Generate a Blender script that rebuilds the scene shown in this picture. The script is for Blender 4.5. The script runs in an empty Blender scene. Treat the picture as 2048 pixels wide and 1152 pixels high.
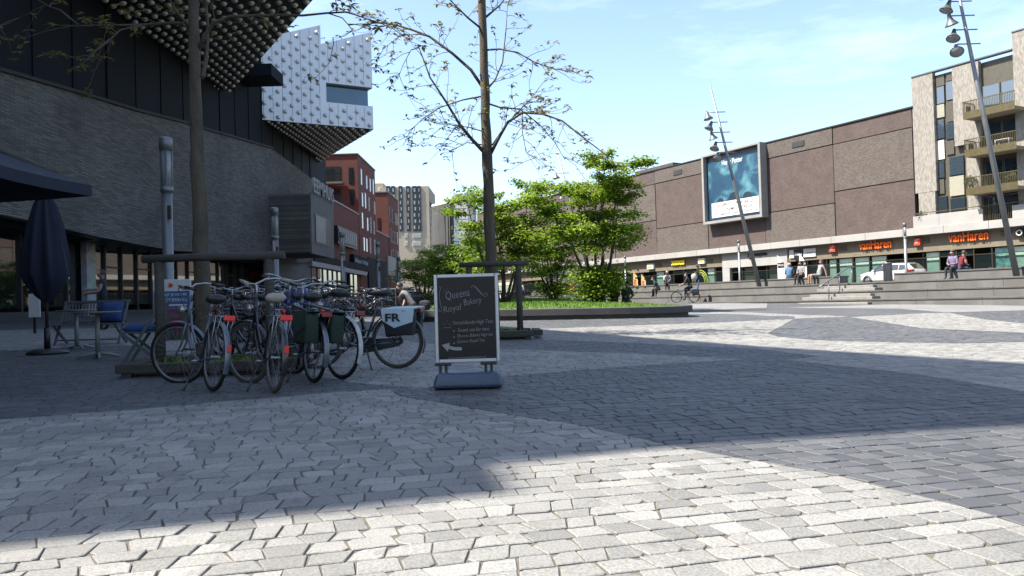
import bpy, bmesh, math, random
from mathutils import Vector, Matrix, noise
from mathutils.geometry import tessellate_polygon

random.seed(7)
SC = bpy.context.scene
COL = SC.collection

# ------------------------------------------------------------------ camera
FPX = 1580.0                       # focal length in pixels of the 2048 wide photograph
CAMZ = 0.97
ROLL = 0.029
PITCH = math.atan(27.0 / FPX)
_F = Vector((0, math.cos(PITCH), math.sin(PITCH)))
_Zp = Vector((0, -math.sin(PITCH), math.cos(PITCH)))
_X = Vector((1, 0, 0))
_R = _X * math.cos(ROLL) - _Zp * math.sin(ROLL)
_U = _X * math.sin(ROLL) + _Zp * math.cos(ROLL)
CAMP = Vector((0, 0, CAMZ))
cam_d = bpy.data.cameras.new("camera")
cam_d.sensor_width = 36.0
cam_d.lens = FPX / 2048 * 36.0
cam_d.clip_start = 0.05
cam_d.clip_end = 2000
cam = bpy.data.objects.new("camera", cam_d)
COL.objects.link(cam)
M = Matrix(((_R.x, _U.x, -_F.x, CAMP.x), (_R.y, _U.y, -_F.y, CAMP.y), (_R.z, _U.z, -_F.z, CAMP.z), (0, 0, 0, 1)))
cam.matrix_world = M
SC.camera = cam

# ------------------------------------------------------------------ light
SUN_H = Vector((-0.985, -0.172, 0)).normalized()     # horizontal direction towards the sun
SUN_EL = math.radians(54)
world = bpy.data.worlds.new("World")
SC.world = world
world.use_nodes = True
wt = world.node_tree
wt.nodes.clear()
w_out = wt.nodes.new("ShaderNodeOutputWorld")
w_bg = wt.nodes.new("ShaderNodeBackground")
w_sky = wt.nodes.new("ShaderNodeTexSky")
w_sky.sky_type = 'NISHITA'
w_sky.sun_disc = False
w_sky.sun_elevation = SUN_EL
w_sky.sun_rotation = math.atan2(SUN_H.x, SUN_H.y)
w_sky.air_density = 1.0
w_sky.dust_density = 1.3
w_sky.ozone_density = 1.0
w_bg.inputs[1].default_value = 0.103
# thin cirrus streaks high in the sky
w_tc = wt.nodes.new("ShaderNodeTexCoord")
w_map = wt.nodes.new("ShaderNodeMapping")
w_map.inputs['Rotation'].default_value = (0.0, math.radians(14), math.radians(-25))
w_map.inputs['Scale'].default_value = (1.2, 1.2, 6.0)
w_n = wt.nodes.new("ShaderNodeTexNoise")
w_n.inputs['Scale'].default_value = 1.7
w_n.inputs['Detail'].default_value = 8
w_n.inputs['Roughness'].default_value = 0.62
w_r = wt.nodes.new("ShaderNodeMapRange")
w_r.inputs[1].default_value = 0.5
w_r.inputs[2].default_value = 0.82
w_r.inputs[3].default_value = 0.0
w_r.inputs[4].default_value = 0.3
w_mx = wt.nodes.new("ShaderNodeMix")
w_mx.data_type = 'RGBA'
w_mx.inputs[7].default_value = (9.0, 9.2, 9.6, 1)
wt.links.new(w_tc.outputs['Generated'], w_map.inputs[0])
wt.links.new(w_map.outputs[0], w_n.inputs['Vector'])
wt.links.new(w_n.outputs[0], w_r.inputs[0])
wt.links.new(w_r.outputs[0], w_mx.inputs[0])
wt.links.new(w_sky.outputs[0], w_mx.inputs[6])
wt.links.new(w_mx.outputs[2], w_bg.inputs[0])
wt.links.new(w_bg.outputs[0], w_out.inputs[0])

sun_d = bpy.data.lights.new("sun", 'SUN')
sun_d.energy = 5.0
sun_d.angle = math.radians(0.55)
sun_d.color = (1.0, 0.93, 0.82)
sun = bpy.data.objects.new("sun", sun_d)
COL.objects.link(sun)
_sd = Vector((SUN_H.x * math.cos(SUN_EL), SUN_H.y * math.cos(SUN_EL), math.sin(SUN_EL)))
sun.rotation_euler = _sd.to_track_quat('Z', 'Y').to_euler()
sun.location = _sd * 60

SC.view_settings.view_transform = 'Standard'
SC.view_settings.look = 'None'
SC.view_settings.exposure = 1.7
SC.view_settings.gamma = 1.0
SC.view_settings.use_curve_mapping = False
SC.cycles.max_bounces = 6
SC.cycles.transparent_max_bounces = 16

# ------------------------------------------------------------------ pixels to places
def ray(px, py):
    a = (px - 1024) / FPX
    b = (576 - py) / FPX
    return _R * a + _U * b + _F

GA, GB = 0.0146, -0.011            # the plaza rises gently to the back and falls to the right
def gz(x, y):
    return GA * max(-8.0, min(52.0, y)) + GB * max(-24.0, min(26.0, x))

def ground(px, py):
    d = ray(px, py)
    t = -CAMZ / (d.z - GA * d.y - GB * d.x)
    p = CAMP + d * t
    return Vector((p.x, p.y, gz(p.x, p.y)))

def depth(px, py, Y):
    d = ray(px, py)
    return CAMP + d * (Y / d.y)

def planex(px, py, X):
    d = ray(px, py)
    return CAMP + d * (X / d.x)

def planez(px, py, Z):
    d = ray(px, py)
    return CAMP + d * ((Z - CAMZ) / d.z)

# frame of the shopping centre on the right: s runs along the facade to the right, d into the building
VPU = ray(136, 629)
E_U = Vector((-VPU.x, -VPU.y, 0)).normalized()          # along the facade, to the right
E_M = Vector((-E_U.y, E_U.x, 0))                         # into the building
_p = ray(1985, 440)
P0 = Vector((CAMP.x + _p.x * 62 / _p.y, 62, 0))
ANG_R = math.atan2(E_U.y, E_U.x)

def facd(px, py, off=0.0):
    """pixel on a plane parallel to the right facade, off metres into the building -> (s, z)"""
    d = ray(px, py)
    o = P0 + E_M * off
    t = (o - CAMP).dot(E_M) / d.dot(E_M)
    p = CAMP + d * t
    return (p - P0).dot(E_U), p.z

def sdw(s, d, z=0.0):
    p = P0 + E_U * s + E_M * d
    return Vector((p.x, p.y, z))

# ------------------------------------------------------------------ materials
MATS = {}
ALB = 0.385
def nodes(name):
    m = bpy.data.materials.new(name)
    m.use_nodes = True
    nt = m.node_tree
    b = nt.nodes.get("Principled BSDF")
    return m, nt, b

def mat(name, col, rough=0.6, metal=0.0, var=0.12, scale=6.0, bump=0.0, bscale=None, spec=0.5, coat=0.0, tint=None, streak=None):
    """plain surface with uneven tone, fine relief and worn gloss"""
    if name in MATS:
        return MATS[name]
    m, nt, b = nodes(name)
    L = nt.links
    tc = nt.nodes.new("ShaderNodeTexCoord")
    n1 = nt.nodes.new("ShaderNodeTexNoise")
    n1.inputs['Scale'].default_value = scale
    n1.inputs['Detail'].default_value = 5
    src = tc.outputs['Object']
    if streak:
        mp = nt.nodes.new("ShaderNodeMapping")
        mp.inputs['Scale'].default_value = streak
        L.new(src, mp.inputs[0])
        src = mp.outputs[0]
    L.new(src, n1.inputs['Vector'])
    cr = nt.nodes.new("ShaderNodeValToRGB")
    c = Vector(col) * ALB
    lo = c * (1 - var)
    hi = c * (1 + var)
    if tint:
        hi = c * (1 - var) + Vector(tint) * ALB * var
    cr.color_ramp.elements[0].position = 0.3
    cr.color_ramp.elements[1].position = 0.7
    cr.color_ramp.elements[0].color = (lo.x, lo.y, lo.z, 1)
    cr.color_ramp.elements[1].color = (min(1, hi.x), min(1, hi.y), min(1, hi.z), 1)
    L.new(n1.outputs[0], cr.inputs[0])
    L.new(cr.outputs[0], b.inputs['Base Color'])
    mr = nt.nodes.new("ShaderNodeMapRange")
    mr.inputs[3].default_value = max(0.03, rough - 0.1)
    mr.inputs[4].default_value = min(1, rough + 0.1)
    L.new(n1.outputs[0], mr.inputs[0])
    L.new(mr.outputs[0], b.inputs['Roughness'])
    b.inputs['Metallic'].default_value = metal
    b.inputs['Specular IOR Level'].default_value = spec
    b.inputs['Coat Weight'].default_value = coat
    if bump:
        n2 = nt.nodes.new("ShaderNodeTexNoise")
        n2.inputs['Scale'].default_value = bscale or scale * 6
        n2.inputs['Detail'].default_value = 4
        L.new(tc.outputs['Object'], n2.inputs['Vector'])
        bp = nt.nodes.new("ShaderNodeBump")
        bp.inputs['Strength'].default_value = bump
        bp.inputs['Distance'].default_value = 0.02
        L.new(n2.outputs[0], bp.inputs['Height'])
        L.new(bp.outputs[0], b.inputs['Normal'])
    MATS[name] = m
    return m

def brick(name, c1, c2, mortar, bw=0.22, bh=0.065, gap=0.01, axes=('X', 'Z'), rough=0.85, bump=0.4, patch=0.25, pscale=0.35, offset=0.5, bias=0.0):
    if name in MATS:
        return MATS[name]
    m, nt, b = nodes(name)
    L = nt.links
    tc = nt.nodes.new("ShaderNodeTexCoord")
    sp = nt.nodes.new("ShaderNodeSeparateXYZ")
    cb = nt.nodes.new("ShaderNodeCombineXYZ")
    L.new(tc.outputs['Object'], sp.inputs[0])
    L.new(sp.outputs[axes[0]], cb.inputs[0])
    L.new(sp.outputs[axes[1]], cb.inputs[1])
    bt = nt.nodes.new("ShaderNodeTexBrick")
    bt.offset = offset
    c1, c2, mortar = [tuple(k * ALB for k in c) for c in (c1, c2, mortar)]
    bt.inputs['Color1'].default_value = (*c1, 1)
    bt.inputs['Color2'].default_value = (*c2, 1)
    bt.inputs['Mortar'].default_value = (*mortar, 1)
    bt.inputs['Scale'].default_value = 1.0
    bt.inputs['Mortar Size'].default_value = gap
    bt.inputs['Bias'].default_value = bias
    bt.inputs['Brick Width'].default_value = bw
    bt.inputs['Row Height'].default_value = bh
    L.new(cb.outputs[0], bt.inputs['Vector'])
    n = nt.nodes.new("ShaderNodeTexNoise")
    n.inputs['Scale'].default_value = pscale
    n.inputs['Detail'].default_value = 9
    n.inputs['Roughness'].default_value = 0.65
    L.new(tc.outputs['Object'], n.inputs['Vector'])
    mr = nt.nodes.new("ShaderNodeMapRange")
    mr.inputs[1].default_value = 0.3
    mr.inputs[2].default_value = 0.7
    mr.inputs[3].default_value = 1 - patch
    mr.inputs[4].default_value = 1 + patch
    L.new(n.outputs[0], mr.inputs[0])
    mx = nt.nodes.new("ShaderNodeVectorMath")
    mx.operation = 'SCALE'
    L.new(bt.outputs[0], mx.inputs[0])
    L.new(mr.outputs[0], mx.inputs['Scale'])
    L.new(mx.outputs[0], b.inputs['Base Color'])
    b.inputs['Roughness'].default_value = rough
    bp = nt.nodes.new("ShaderNodeBump")
    bp.inputs['Strength'].default_value = bump
    bp.inputs['Distance'].default_value = 0.02
    bp.invert = True
    L.new(bt.outputs['Fac'], bp.inputs['Height'])
    L.new(bp.outputs[0], b.inputs['Normal'])
    MATS[name] = m
    return m

def glass(name, tint=(0.75, 0.85, 0.85), refl=0.12, clear=0.75, dark=(0.02, 0.03, 0.035)):
    """window pane: tinted see-through, a grey film of dirt and mirror reflection"""
    if name in MATS:
        return MATS[name]
    m, nt, b = nodes(name)
    L = nt.links
    out = nt.nodes.get("Material Output")
    tr = nt.nodes.new("ShaderNodeBsdfTransparent")
    tr.inputs[0].default_value = (*tint, 1)
    b.inputs['Base Color'].default_value = (*dark, 1)
    b.inputs['Roughness'].default_value = 0.04
    b.inputs['Specular IOR Level'].default_value = 0.8
    m1 = nt.nodes.new("ShaderNodeMixShader")
    m1.inputs[0].default_value = clear
    L.new(b.outputs[0], m1.inputs[1])
    L.new(tr.outputs[0], m1.inputs[2])
    gl = nt.nodes.new("ShaderNodeBsdfGlossy")
    gl.inputs['Roughness'].default_value = 0.02
    fr = nt.nodes.new("ShaderNodeFresnel")
    fr.inputs[0].default_value = 1.5
    ad = nt.nodes.new("ShaderNodeMath")
    ad.operation = 'ADD'
    ad.use_clamp = True
    ad.inputs[1].default_value = refl
    L.new(fr.outputs[0], ad.inputs[0])
    ge = nt.nodes.new("ShaderNodeNewGeometry")
    sb = nt.nodes.new("ShaderNodeMath")
    sb.operation = 'SUBTRACT'
    sb.inputs[0].default_value = 1.0
    L.new(ge.outputs['Backfacing'], sb.inputs[1])
    ml = nt.nodes.new("ShaderNodeMath")
    ml.operation = 'MULTIPLY'
    L.new(ad.outputs[0], ml.inputs[0])
    L.new(sb.outputs[0], ml.inputs[1])
    m2 = nt.nodes.new("ShaderNodeMixShader")
    L.new(ml.outputs[0], m2.inputs[0])
    L.new(m1.outputs[0], m2.inputs[1])
    L.new(gl.outputs[0], m2.inputs[2])
    L.new(m2.outputs[0], out.inputs[0])
    MATS[name] = m
    return m

# ------------------------------------------------------------------ mesh helpers
class MB:
    """collects shapes; build() links them as ONE mesh object"""
    def __init__(self):
        self.v = []
        self.f = []
        self.mi = []
        self.cur = 0
        self.sm = []
        self.smooth = False

    def add(self, vs, fs):
        o = len(self.v)
        self.v.extend([tuple(x) for x in vs])
        for f in fs:
            self.f.append(tuple(i + o for i in f))
            self.mi.append(self.cur)
            self.sm.append(self.smooth)
        return self

    def box(self, x0, x1, y0, y1, z0, z1):
        vs = [(x0, y0, z0), (x1, y0, z0), (x1, y1, z0), (x0, y1, z0), (x0, y0, z1), (x1, y0, z1), (x1, y1, z1), (x0, y1, z1)]
        return self.add(vs, [(0, 3, 2, 1), (4, 5, 6, 7), (0, 1, 5, 4), (1, 2, 6, 5), (2, 3, 7, 6), (3, 0, 4, 7)])

    def rbox(self, x0, x1, y0, y1, z0, z1, r=0.01):
        """box with chamfered edges"""
        bm = bmesh.new()
        bmesh.ops.create_cube(bm, size=1.0)
        for v in bm.verts:
            v.co = Vector(((x0 + x1) / 2 + v.co.x * (x1 - x0), (y0 + y1) / 2 + v.co.y * (y1 - y0), (z0 + z1) / 2 + v.co.z * (z1 - z0)))
        bmesh.ops.bevel(bm, geom=bm.edges[:], offset=r, segments=1, affect='EDGES', profile=0.5)
        self.bm(bm)
        return self

    def bm(self, bm):
        bm.verts.index_update()
        self.add([v.co for v in bm.verts], [[v.index for v in f.verts] for f in bm.faces])
        bm.free()
        return self

    def quad(self, a, b, c, d):
        return self.add([a, b, c, d], [(0, 1, 2, 3)])

    def prism(self, poly, z0, z1, cap0=True):
        """poly: ccw list of (x, y)"""
        n = len(poly)
        vs = [(p[0], p[1], z0) for p in poly] + [(p[0], p[1], z1) for p in poly]
        fs = [(i, (i + 1) % n, n + (i + 1) % n, n + i) for i in range(n)]
        tri = tessellate_polygon([[Vector((p[0], p[1], 0)) for p in poly]])
        for t in tri:
            t = list(t)
            a, b, c = [poly[i] for i in t]
            if (b[0] - a[0]) * (c[1] - a[1]) - (b[1] - a[1]) * (c[0] - a[0]) < 0:
                t.reverse()
            fs.append(tuple(n + i for i in t))
            if cap0:
                fs.append(tuple(reversed(t)))
        return self.add(vs, fs)

    def tube(self, pts, rad, n=8, cap=True, sm=True):
        pts = [Vector(p) for p in pts]
        if not hasattr(rad, '__len__'):
            rad = [rad] * len(pts)
        vs = []
        ref = None
        for i, p in enumerate(pts):
            if i == 0:
                t = pts[1] - p
            elif i == len(pts) - 1:
                t = p - pts[i - 1]
            else:
                t = (pts[i + 1] - p).normalized() + (p - pts[i - 1]).normalized()
            if t.length < 1e-9:
                t = Vector((0, 0, 1))
            t.normalize()
            if ref is None:
                ref = Vector((0, 0, 1)) if abs(t.z) < 0.9 else Vector((1, 0, 0))
            a = (ref - t * ref.dot(t))
            if a.length < 1e-6:
                a = t.orthogonal()
            a.normalize()
            ref = a
            b = t.cross(a)
            for k in range(n):
                w = 2 * math.pi * k / n
                vs.append(p + (a * math.cos(w) + b * math.sin(w)) * rad[i])
        fs = []
        for i in range(len(pts) - 1):
            for k in range(n):
                k2 = (k + 1) % n
                fs.append((i * n + k, i * n + k2, (i + 1) * n + k2, (i + 1) * n + k))
        s0 = self.smooth
        self.smooth = sm
        self.add(vs, fs)
        self.smooth = False
        if cap:
            o = len(self.v) - len(vs)
            self.f.append(tuple(o + k for k in reversed(range(n))))
            self.f.append(tuple(o + (len(pts) - 1) * n + k for k in range(n)))
            self.mi += [self.cur] * 2
            self.sm += [False] * 2
        self.smooth = s0
        return self

    def bar(self, a, b, w, h=None):
        """straight bar of rectangular section"""
        a, b = Vector(a), Vector(b)
        h = h or w
        t = (b - a).normalized()
        up = Vector((0, 0, 1)) if abs(t.z) < 0.95 else Vector((0, 1, 0))
        s = t.cross(up).normalized() * w / 2
        u = s.cross(t).normalized() * h / 2
        vs = [a - s - u, a + s - u, a + s + u, a - s + u, b - s - u, b + s - u, b + s + u, b - s + u]
        return self.add(vs, [(0, 3, 2, 1), (4, 5, 6, 7), (0, 1, 5, 4), (1, 2, 6, 5), (2, 3, 7, 6), (3, 0, 4, 7)])

    def lathe(self, prof, n=16, c=(0, 0, 0), sm=True):
        """prof: list of (radius, z)"""
        vs = []
        for r, z in prof:
            for k in range(n):
                w = 2 * math.pi * k / n
                vs.append((c[0] + r * math.cos(w), c[1] + r * math.sin(w), c[2] + z))
        fs = []
        for i in range(len(prof) - 1):
            for k in range(n):
                k2 = (k + 1) % n
                fs.append((i * n + k, i * n + k2, (i + 1) * n + k2, (i + 1) * n + k))
        fs.append(tuple(reversed(range(n))))
        fs.append(tuple((len(prof) - 1) * n + k for k in range(n)))
        s0 = self.smooth
        self.smooth = sm
        self.add(vs, fs)
        self.smooth = s0
        return self

    def torus(self, c, R, r, n=32, k=8, axis='Y', flat=1.0):
        vs, fs = [], []
        for i in range(n):
            a = 2 * math.pi * i / n
            for j in range(k):
                b = 2 * math.pi * j / k
                rr = R + r * math.cos(b)
                h = r * math.sin(b) * flat
                if axis == 'Y':
                    vs.append((c[0] + rr * math.cos(a), c[1] + h, c[2] + rr * math.sin(a)))
                else:
                    vs.append((c[0] + rr * math.cos(a), c[1] + rr * math.sin(a), c[2] + h))
        for i in range(n):
            for j in range(k):
                i2, j2 = (i + 1) % n, (j + 1) % k
                fs.append((i * k + j, i * k + j2, i2 * k + j2, i2 * k + j))
        s0 = self.smooth
        self.smooth = True
        self.add(vs, fs)
        self.smooth = s0
        return self

    def xform(self, mtx, start=0):
        for i in range(start, len(self.v)):
            self.v[i] = tuple(mtx @ Vector(self.v[i]))
        return self

    def mesh(self, name, mats):
        me = bpy.data.meshes.new(name)
        me.from_pydata(self.v, [], self.f)
        if not isinstance(mats, (list, tuple)):
            mats = [mats]
        for m in mats:
            me.materials.append(m)
        me.polygons.foreach_set("material_index", self.mi)
        me.polygons.foreach_set("use_smooth", self.sm)
        me.update()
        if any('glass' in m.name for m in mats):
            bm = bmesh.new()
            bm.from_mesh(me)
            bmesh.ops.recalc_face_normals(bm, faces=bm.faces)
            bm.to_mesh(me)
            bm.free()
        return me

    def build(self, name, mats, parent=None, loc=None, label=None):
        o = bpy.data.objects.new(name, self.mesh(name, mats))
        COL.objects.link(o)
        if parent:
            o.parent = parent
        if loc is not None:
            o.location = loc
        if label:
            o["label"] = label
        return o

def empty(name, loc=(0, 0, 0), rz=0.0):
    o = bpy.data.objects.new(name, None)
    o.empty_display_size = 0.3
    COL.objects.link(o)
    o.location = loc
    o.rotation_euler = (0, 0, rz)
    return o

def tag(o, label, cat, group=None, kind=None):
    if label:
        o["label"] = label
    if cat:
        o["category"] = cat
    if group:
        o["group"] = group
    if kind:
        o["kind"] = kind
    return o

def thing(name, label, cat, loc=(0, 0, 0), rz=0.0, group=None):
    return tag(empty(name, loc, rz), label, cat, group)

def copy_tree(o, parent=None):
    c = o.copy()
    COL.objects.link(c)
    c.parent = parent
    for ch in list(o.children):
        copy_tree(ch, c)
    return c

_fc = {}
def text_mesh(s, size=1.0, depth=0.0, shear=0.0, align='LEFT', spacing=1.0, bold=0.0):
    """flat lettering from the built in font, in the local XY plane"""
    cu = bpy.data.curves.new("lettering", 'FONT')
    cu.body = s
    cu.size = size
    cu.extrude = depth
    cu.shear = shear
    cu.align_x = align
    cu.space_character = spacing
    cu.offset = bold
    cu.resolution_u = 3
    o = bpy.data.objects.new("lettering_tmp", cu)
    COL.objects.link(o)
    dg = bpy.context.evaluated_depsgraph_get()
    me = bpy.data.meshes.new_from_object(o.evaluated_get(dg))
    bpy.data.objects.remove(o)
    bpy.data.curves.remove(cu)
    return me

def lettering(s, m, parent, loc, width=None, size=1.0, depth=0.0, rot=None, name="lettering", shear=0.0, bold=0.0, tilt=0.0, height=None):
    """upright lettering: local x to the right, z up, facing -y; loc is the lower left corner"""
    me = text_mesh(s, size, depth, shear, bold=bold)
    xs = [v.co.x for v in me.vertices]
    ys = [v.co.y for v in me.vertices]
    w = max(xs) - min(xs)
    k = (width / w) if width else 1.0
    ky = (height / (max(ys) - min(ys))) if height else k
    x0, y0 = min(xs), min(ys)
    ct, st = math.cos(tilt), math.sin(tilt)
    for v in me.vertices:
        x, y = (v.co.x - x0) * k, (v.co.y - y0) * ky
        v.co = Vector((x * ct - y * st, -v.co.z, x * st + y * ct))
    me.materials.clear()
    me.materials.append(m)
    me.name = name
    o = bpy.data.objects.new(name, me)
    COL.objects.link(o)
    o.parent = parent
    o.location = loc
    if rot:
        o.rotation_euler = rot
    return o

# ================================================================== THE GROUND
def paving_mat(name, c1, c2, joint, pebble=0.0):
    c1, c2, joint = [tuple(k * ALB for k in c) for c in (c1, c2, joint)]
    """stone setts seen from afar: the pieces are too small to model there"""
    m, nt, b = nodes(name)
    L = nt.links
    tc = nt.nodes.new("ShaderNodeTexCoord")
    mp = nt.nodes.new("ShaderNodeMapping")
    mp.inputs['Rotation'].default_value = (0, 0, -0.26)
    L.new(tc.outputs['Object'], mp.inputs[0])
    bt = nt.nodes.new("ShaderNodeTexBrick")
    bt.inputs['Color1'].default_value = (*c1, 1)
    bt.inputs['Color2'].default_value = (*c2, 1)
    bt.inputs['Mortar'].default_value = (*joint, 1)
    bt.inputs['Scale'].default_value = 1.0
    bt.inputs['Mortar Size'].default_value = 0.012
    bt.inputs['Brick Width'].default_value = 0.2
    bt.inputs['Row Height'].default_value = 0.15
    L.new(mp.outputs[0], bt.inputs['Vector'])
    n = nt.nodes.new("ShaderNodeTexNoise")
    n.inputs['Scale'].default_value = 0.6
    n.inputs['Detail'].default_value = 8
    L.new(tc.outputs['Object'], n.inputs['Vector'])
    mr = nt.nodes.new("ShaderNodeMapRange")
    mr.inputs[1].default_value = 0.3
    mr.inputs[2].default_value = 0.7
    mr.inputs[3].default_value = 0.82
    mr.inputs[4].default_value = 1.15
    L.new(n.outputs[0], mr.inputs[0])
    mx = nt.nodes.new("ShaderNodeVectorMath")
    mx.operation = 'SCALE'
    L.new(bt.outputs[0], mx.inputs[0])
    L.new(mr.outputs[0], mx.inputs['Scale'])
    L.new(mx.outputs[0], b.inputs['Base Color'])
    b.inputs['Roughness'].default_value = 0.75
    bp = nt.nodes.new("ShaderNodeBump")
    bp.invert = True
    bp.inputs['Strength'].default_value = 0.5
    bp.inputs['Distance'].default_value = 0.02
    L.new(bt.outputs['Fac'], bp.inputs['Height'])
    L.new(bp.outputs[0], b.inputs['Normal'])
    return m

def sett_mat(name, c_lo, c_hi, speck, rough):
    c_lo, c_hi = [tuple(k * ALB for k in c) for c in (c_lo, c_hi)]
    """a single stone sett: its own tone (stored per stone), crystals and scuffs"""
    m, nt, b = nodes(name)
    L = nt.links
    at = nt.nodes.new("ShaderNodeAttribute")
    at.attribute_name = "tone"
    cr = nt.nodes.new("ShaderNodeValToRGB")
    cr.color_ramp.elements[0].color = (*c_lo, 1)
    cr.color_ramp.elements[1].color = (*c_hi, 1)
    L.new(at.outputs['Fac'], cr.inputs[0])
    tc = nt.nodes.new("ShaderNodeTexCoord")
    n = nt.nodes.new("ShaderNodeTexNoise")
    n.inputs['Scale'].default_value = 95
    n.inputs['Detail'].default_value = 3
    L.new(tc.outputs['Object'], n.inputs['Vector'])
    n2 = nt.nodes.new("ShaderNodeTexNoise")
    n2.inputs['Scale'].default_value = 1.3
    n2.inputs['Detail'].default_value = 7
    L.new(tc.outputs['Object'], n2.inputs['Vector'])
    r1 = nt.nodes.new("ShaderNodeMapRange")
    r1.inputs[1].default_value = 0.34
    r1.inputs[2].default_value = 0.62
    r1.inputs[3].default_value = 1 - speck
    r1.inputs[4].default_value = 1 + speck * 0.5
    L.new(n.outputs[0], r1.inputs[0])
    r2 = nt.nodes.new("ShaderNodeMapRange")
    r2.inputs[1].default_value = 0.3
    r2.inputs[2].default_value = 0.7
    r2.inputs[3].default_value = 0.86
    r2.inputs[4].default_value = 1.1
    L.new(n2.outputs[0], r2.inputs[0])
    n3 = nt.nodes.new("ShaderNodeTexNoise")
    n3.inputs['Scale'].default_value = 7.5
    n3.inputs['Detail'].default_value = 6
    L.new(tc.outputs['Object'], n3.inputs['Vector'])
    r3 = nt.nodes.new("ShaderNodeMapRange")
    r3.inputs[1].default_value = 0.60
    r3.inputs[2].default_value = 0.72
    r3.inputs[3].default_value = 1.0
    r3.inputs[4].default_value = 0.74
    L.new(n3.outputs[0], r3.inputs[0])
    m3 = nt.nodes.new("ShaderNodeMath")
    m3.operation = 'MULTIPLY'
    L.new(r2.outputs[0], m3.inputs[0])
    L.new(r3.outputs[0], m3.inputs[1])
    mm = nt.nodes.new("ShaderNodeMath")
    mm.operation = 'MULTIPLY'
    L.new(r1.outputs[0], mm.inputs[0])
    L.new(m3.outputs[0], mm.inputs[1])
    mx = nt.nodes.new("ShaderNodeVectorMath")
    mx.operation = 'SCALE'
    L.new(cr.outputs[0], mx.inputs[0])
    L.new(mm.outputs[0], mx.inputs['Scale'])
    L.new(mx.outputs[0], b.inputs['Base Color'])
    b.inputs['Roughness'].default_value = rough
    bp = nt.nodes.new("ShaderNodeBump")
    bp.inputs['Strength'].default_value = 0.35
    bp.inputs['Distance'].default_value = 0.004
    L.new(n.outputs[0], bp.inputs['Height'])
    L.new(bp.outputs[0], b.inputs['Normal'])
    return m

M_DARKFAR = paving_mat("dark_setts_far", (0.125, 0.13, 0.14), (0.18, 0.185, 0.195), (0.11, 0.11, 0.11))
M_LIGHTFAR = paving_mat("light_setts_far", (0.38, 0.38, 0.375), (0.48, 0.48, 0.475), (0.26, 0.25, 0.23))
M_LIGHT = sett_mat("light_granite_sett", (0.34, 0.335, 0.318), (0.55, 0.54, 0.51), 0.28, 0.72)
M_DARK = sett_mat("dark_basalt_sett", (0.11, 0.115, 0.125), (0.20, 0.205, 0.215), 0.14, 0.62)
M_SAND = mat("joint_sand", (0.22, 0.198, 0.16), 0.95, var=0.3, scale=9)

# one sheet to the horizon
def grid_sheet(xs, ys, dz):
    b = MB()
    idx = {}
    for i, x in enumerate(xs):
        for j, y in enumerate(ys):
            idx[i, j] = len(b.v)
            b.v.append((x, y, gz(x, y) + dz))
    for i in range(len(xs) - 1):
        for j in range(len(ys) - 1):
            b.f.append((idx[i, j], idx[i + 1, j], idx[i + 1, j + 1], idx[i, j + 1]))
            b.mi.append(0)
            b.sm.append(False)
    return b
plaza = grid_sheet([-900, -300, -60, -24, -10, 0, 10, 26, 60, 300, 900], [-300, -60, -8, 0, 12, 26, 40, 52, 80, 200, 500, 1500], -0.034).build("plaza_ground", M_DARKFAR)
tag(plaza, None, None, kind="structure")

def gpts(px):
    return [ground(*p) for p in px]
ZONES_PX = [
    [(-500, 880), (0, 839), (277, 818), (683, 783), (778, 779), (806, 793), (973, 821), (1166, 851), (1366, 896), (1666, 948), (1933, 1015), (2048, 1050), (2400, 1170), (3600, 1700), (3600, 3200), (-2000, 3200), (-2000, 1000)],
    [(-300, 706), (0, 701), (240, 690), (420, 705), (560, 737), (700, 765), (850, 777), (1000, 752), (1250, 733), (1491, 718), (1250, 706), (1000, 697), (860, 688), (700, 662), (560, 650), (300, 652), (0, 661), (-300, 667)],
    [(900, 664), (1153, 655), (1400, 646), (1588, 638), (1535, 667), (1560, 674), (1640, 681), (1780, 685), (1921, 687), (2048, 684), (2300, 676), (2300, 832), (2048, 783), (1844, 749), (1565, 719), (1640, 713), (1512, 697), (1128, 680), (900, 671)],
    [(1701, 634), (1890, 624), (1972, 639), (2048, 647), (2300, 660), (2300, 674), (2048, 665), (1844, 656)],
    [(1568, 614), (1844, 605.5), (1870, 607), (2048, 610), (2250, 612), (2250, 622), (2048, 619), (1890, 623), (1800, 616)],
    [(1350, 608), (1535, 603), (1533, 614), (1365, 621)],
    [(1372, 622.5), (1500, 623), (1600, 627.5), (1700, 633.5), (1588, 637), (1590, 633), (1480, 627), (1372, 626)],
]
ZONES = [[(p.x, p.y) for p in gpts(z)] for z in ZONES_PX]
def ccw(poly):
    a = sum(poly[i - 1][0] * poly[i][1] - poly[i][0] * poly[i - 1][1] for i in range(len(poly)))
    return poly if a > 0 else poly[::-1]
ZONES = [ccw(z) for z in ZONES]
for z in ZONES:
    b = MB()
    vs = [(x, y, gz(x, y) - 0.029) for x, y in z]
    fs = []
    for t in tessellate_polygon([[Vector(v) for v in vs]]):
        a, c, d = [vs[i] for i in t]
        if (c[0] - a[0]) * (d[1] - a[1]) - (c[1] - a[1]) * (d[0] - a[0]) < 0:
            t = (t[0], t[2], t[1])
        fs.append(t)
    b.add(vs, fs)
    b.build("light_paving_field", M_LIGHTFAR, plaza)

# ---- the setts that can be told apart: real stones with joints
def inside(x, y, poly):
    r = False
    n = len(poly)
    j = n - 1
    for i in range(n):
        xi, yi = poly[i]
        xj, yj = poly[j]
        if (yi > y) != (yj > y) and x < (xj - xi) * (y - yi) / (yj - yi) + xi:
            r = not r
        j = i
    return r
def is_light(x, y):
    return any(inside(x, y, z) for z in ZONES)
SEGS = []
for z in ZONES:
    for i in range(len(z)):
        SEGS.append((z[i - 1], z[i]))
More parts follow.
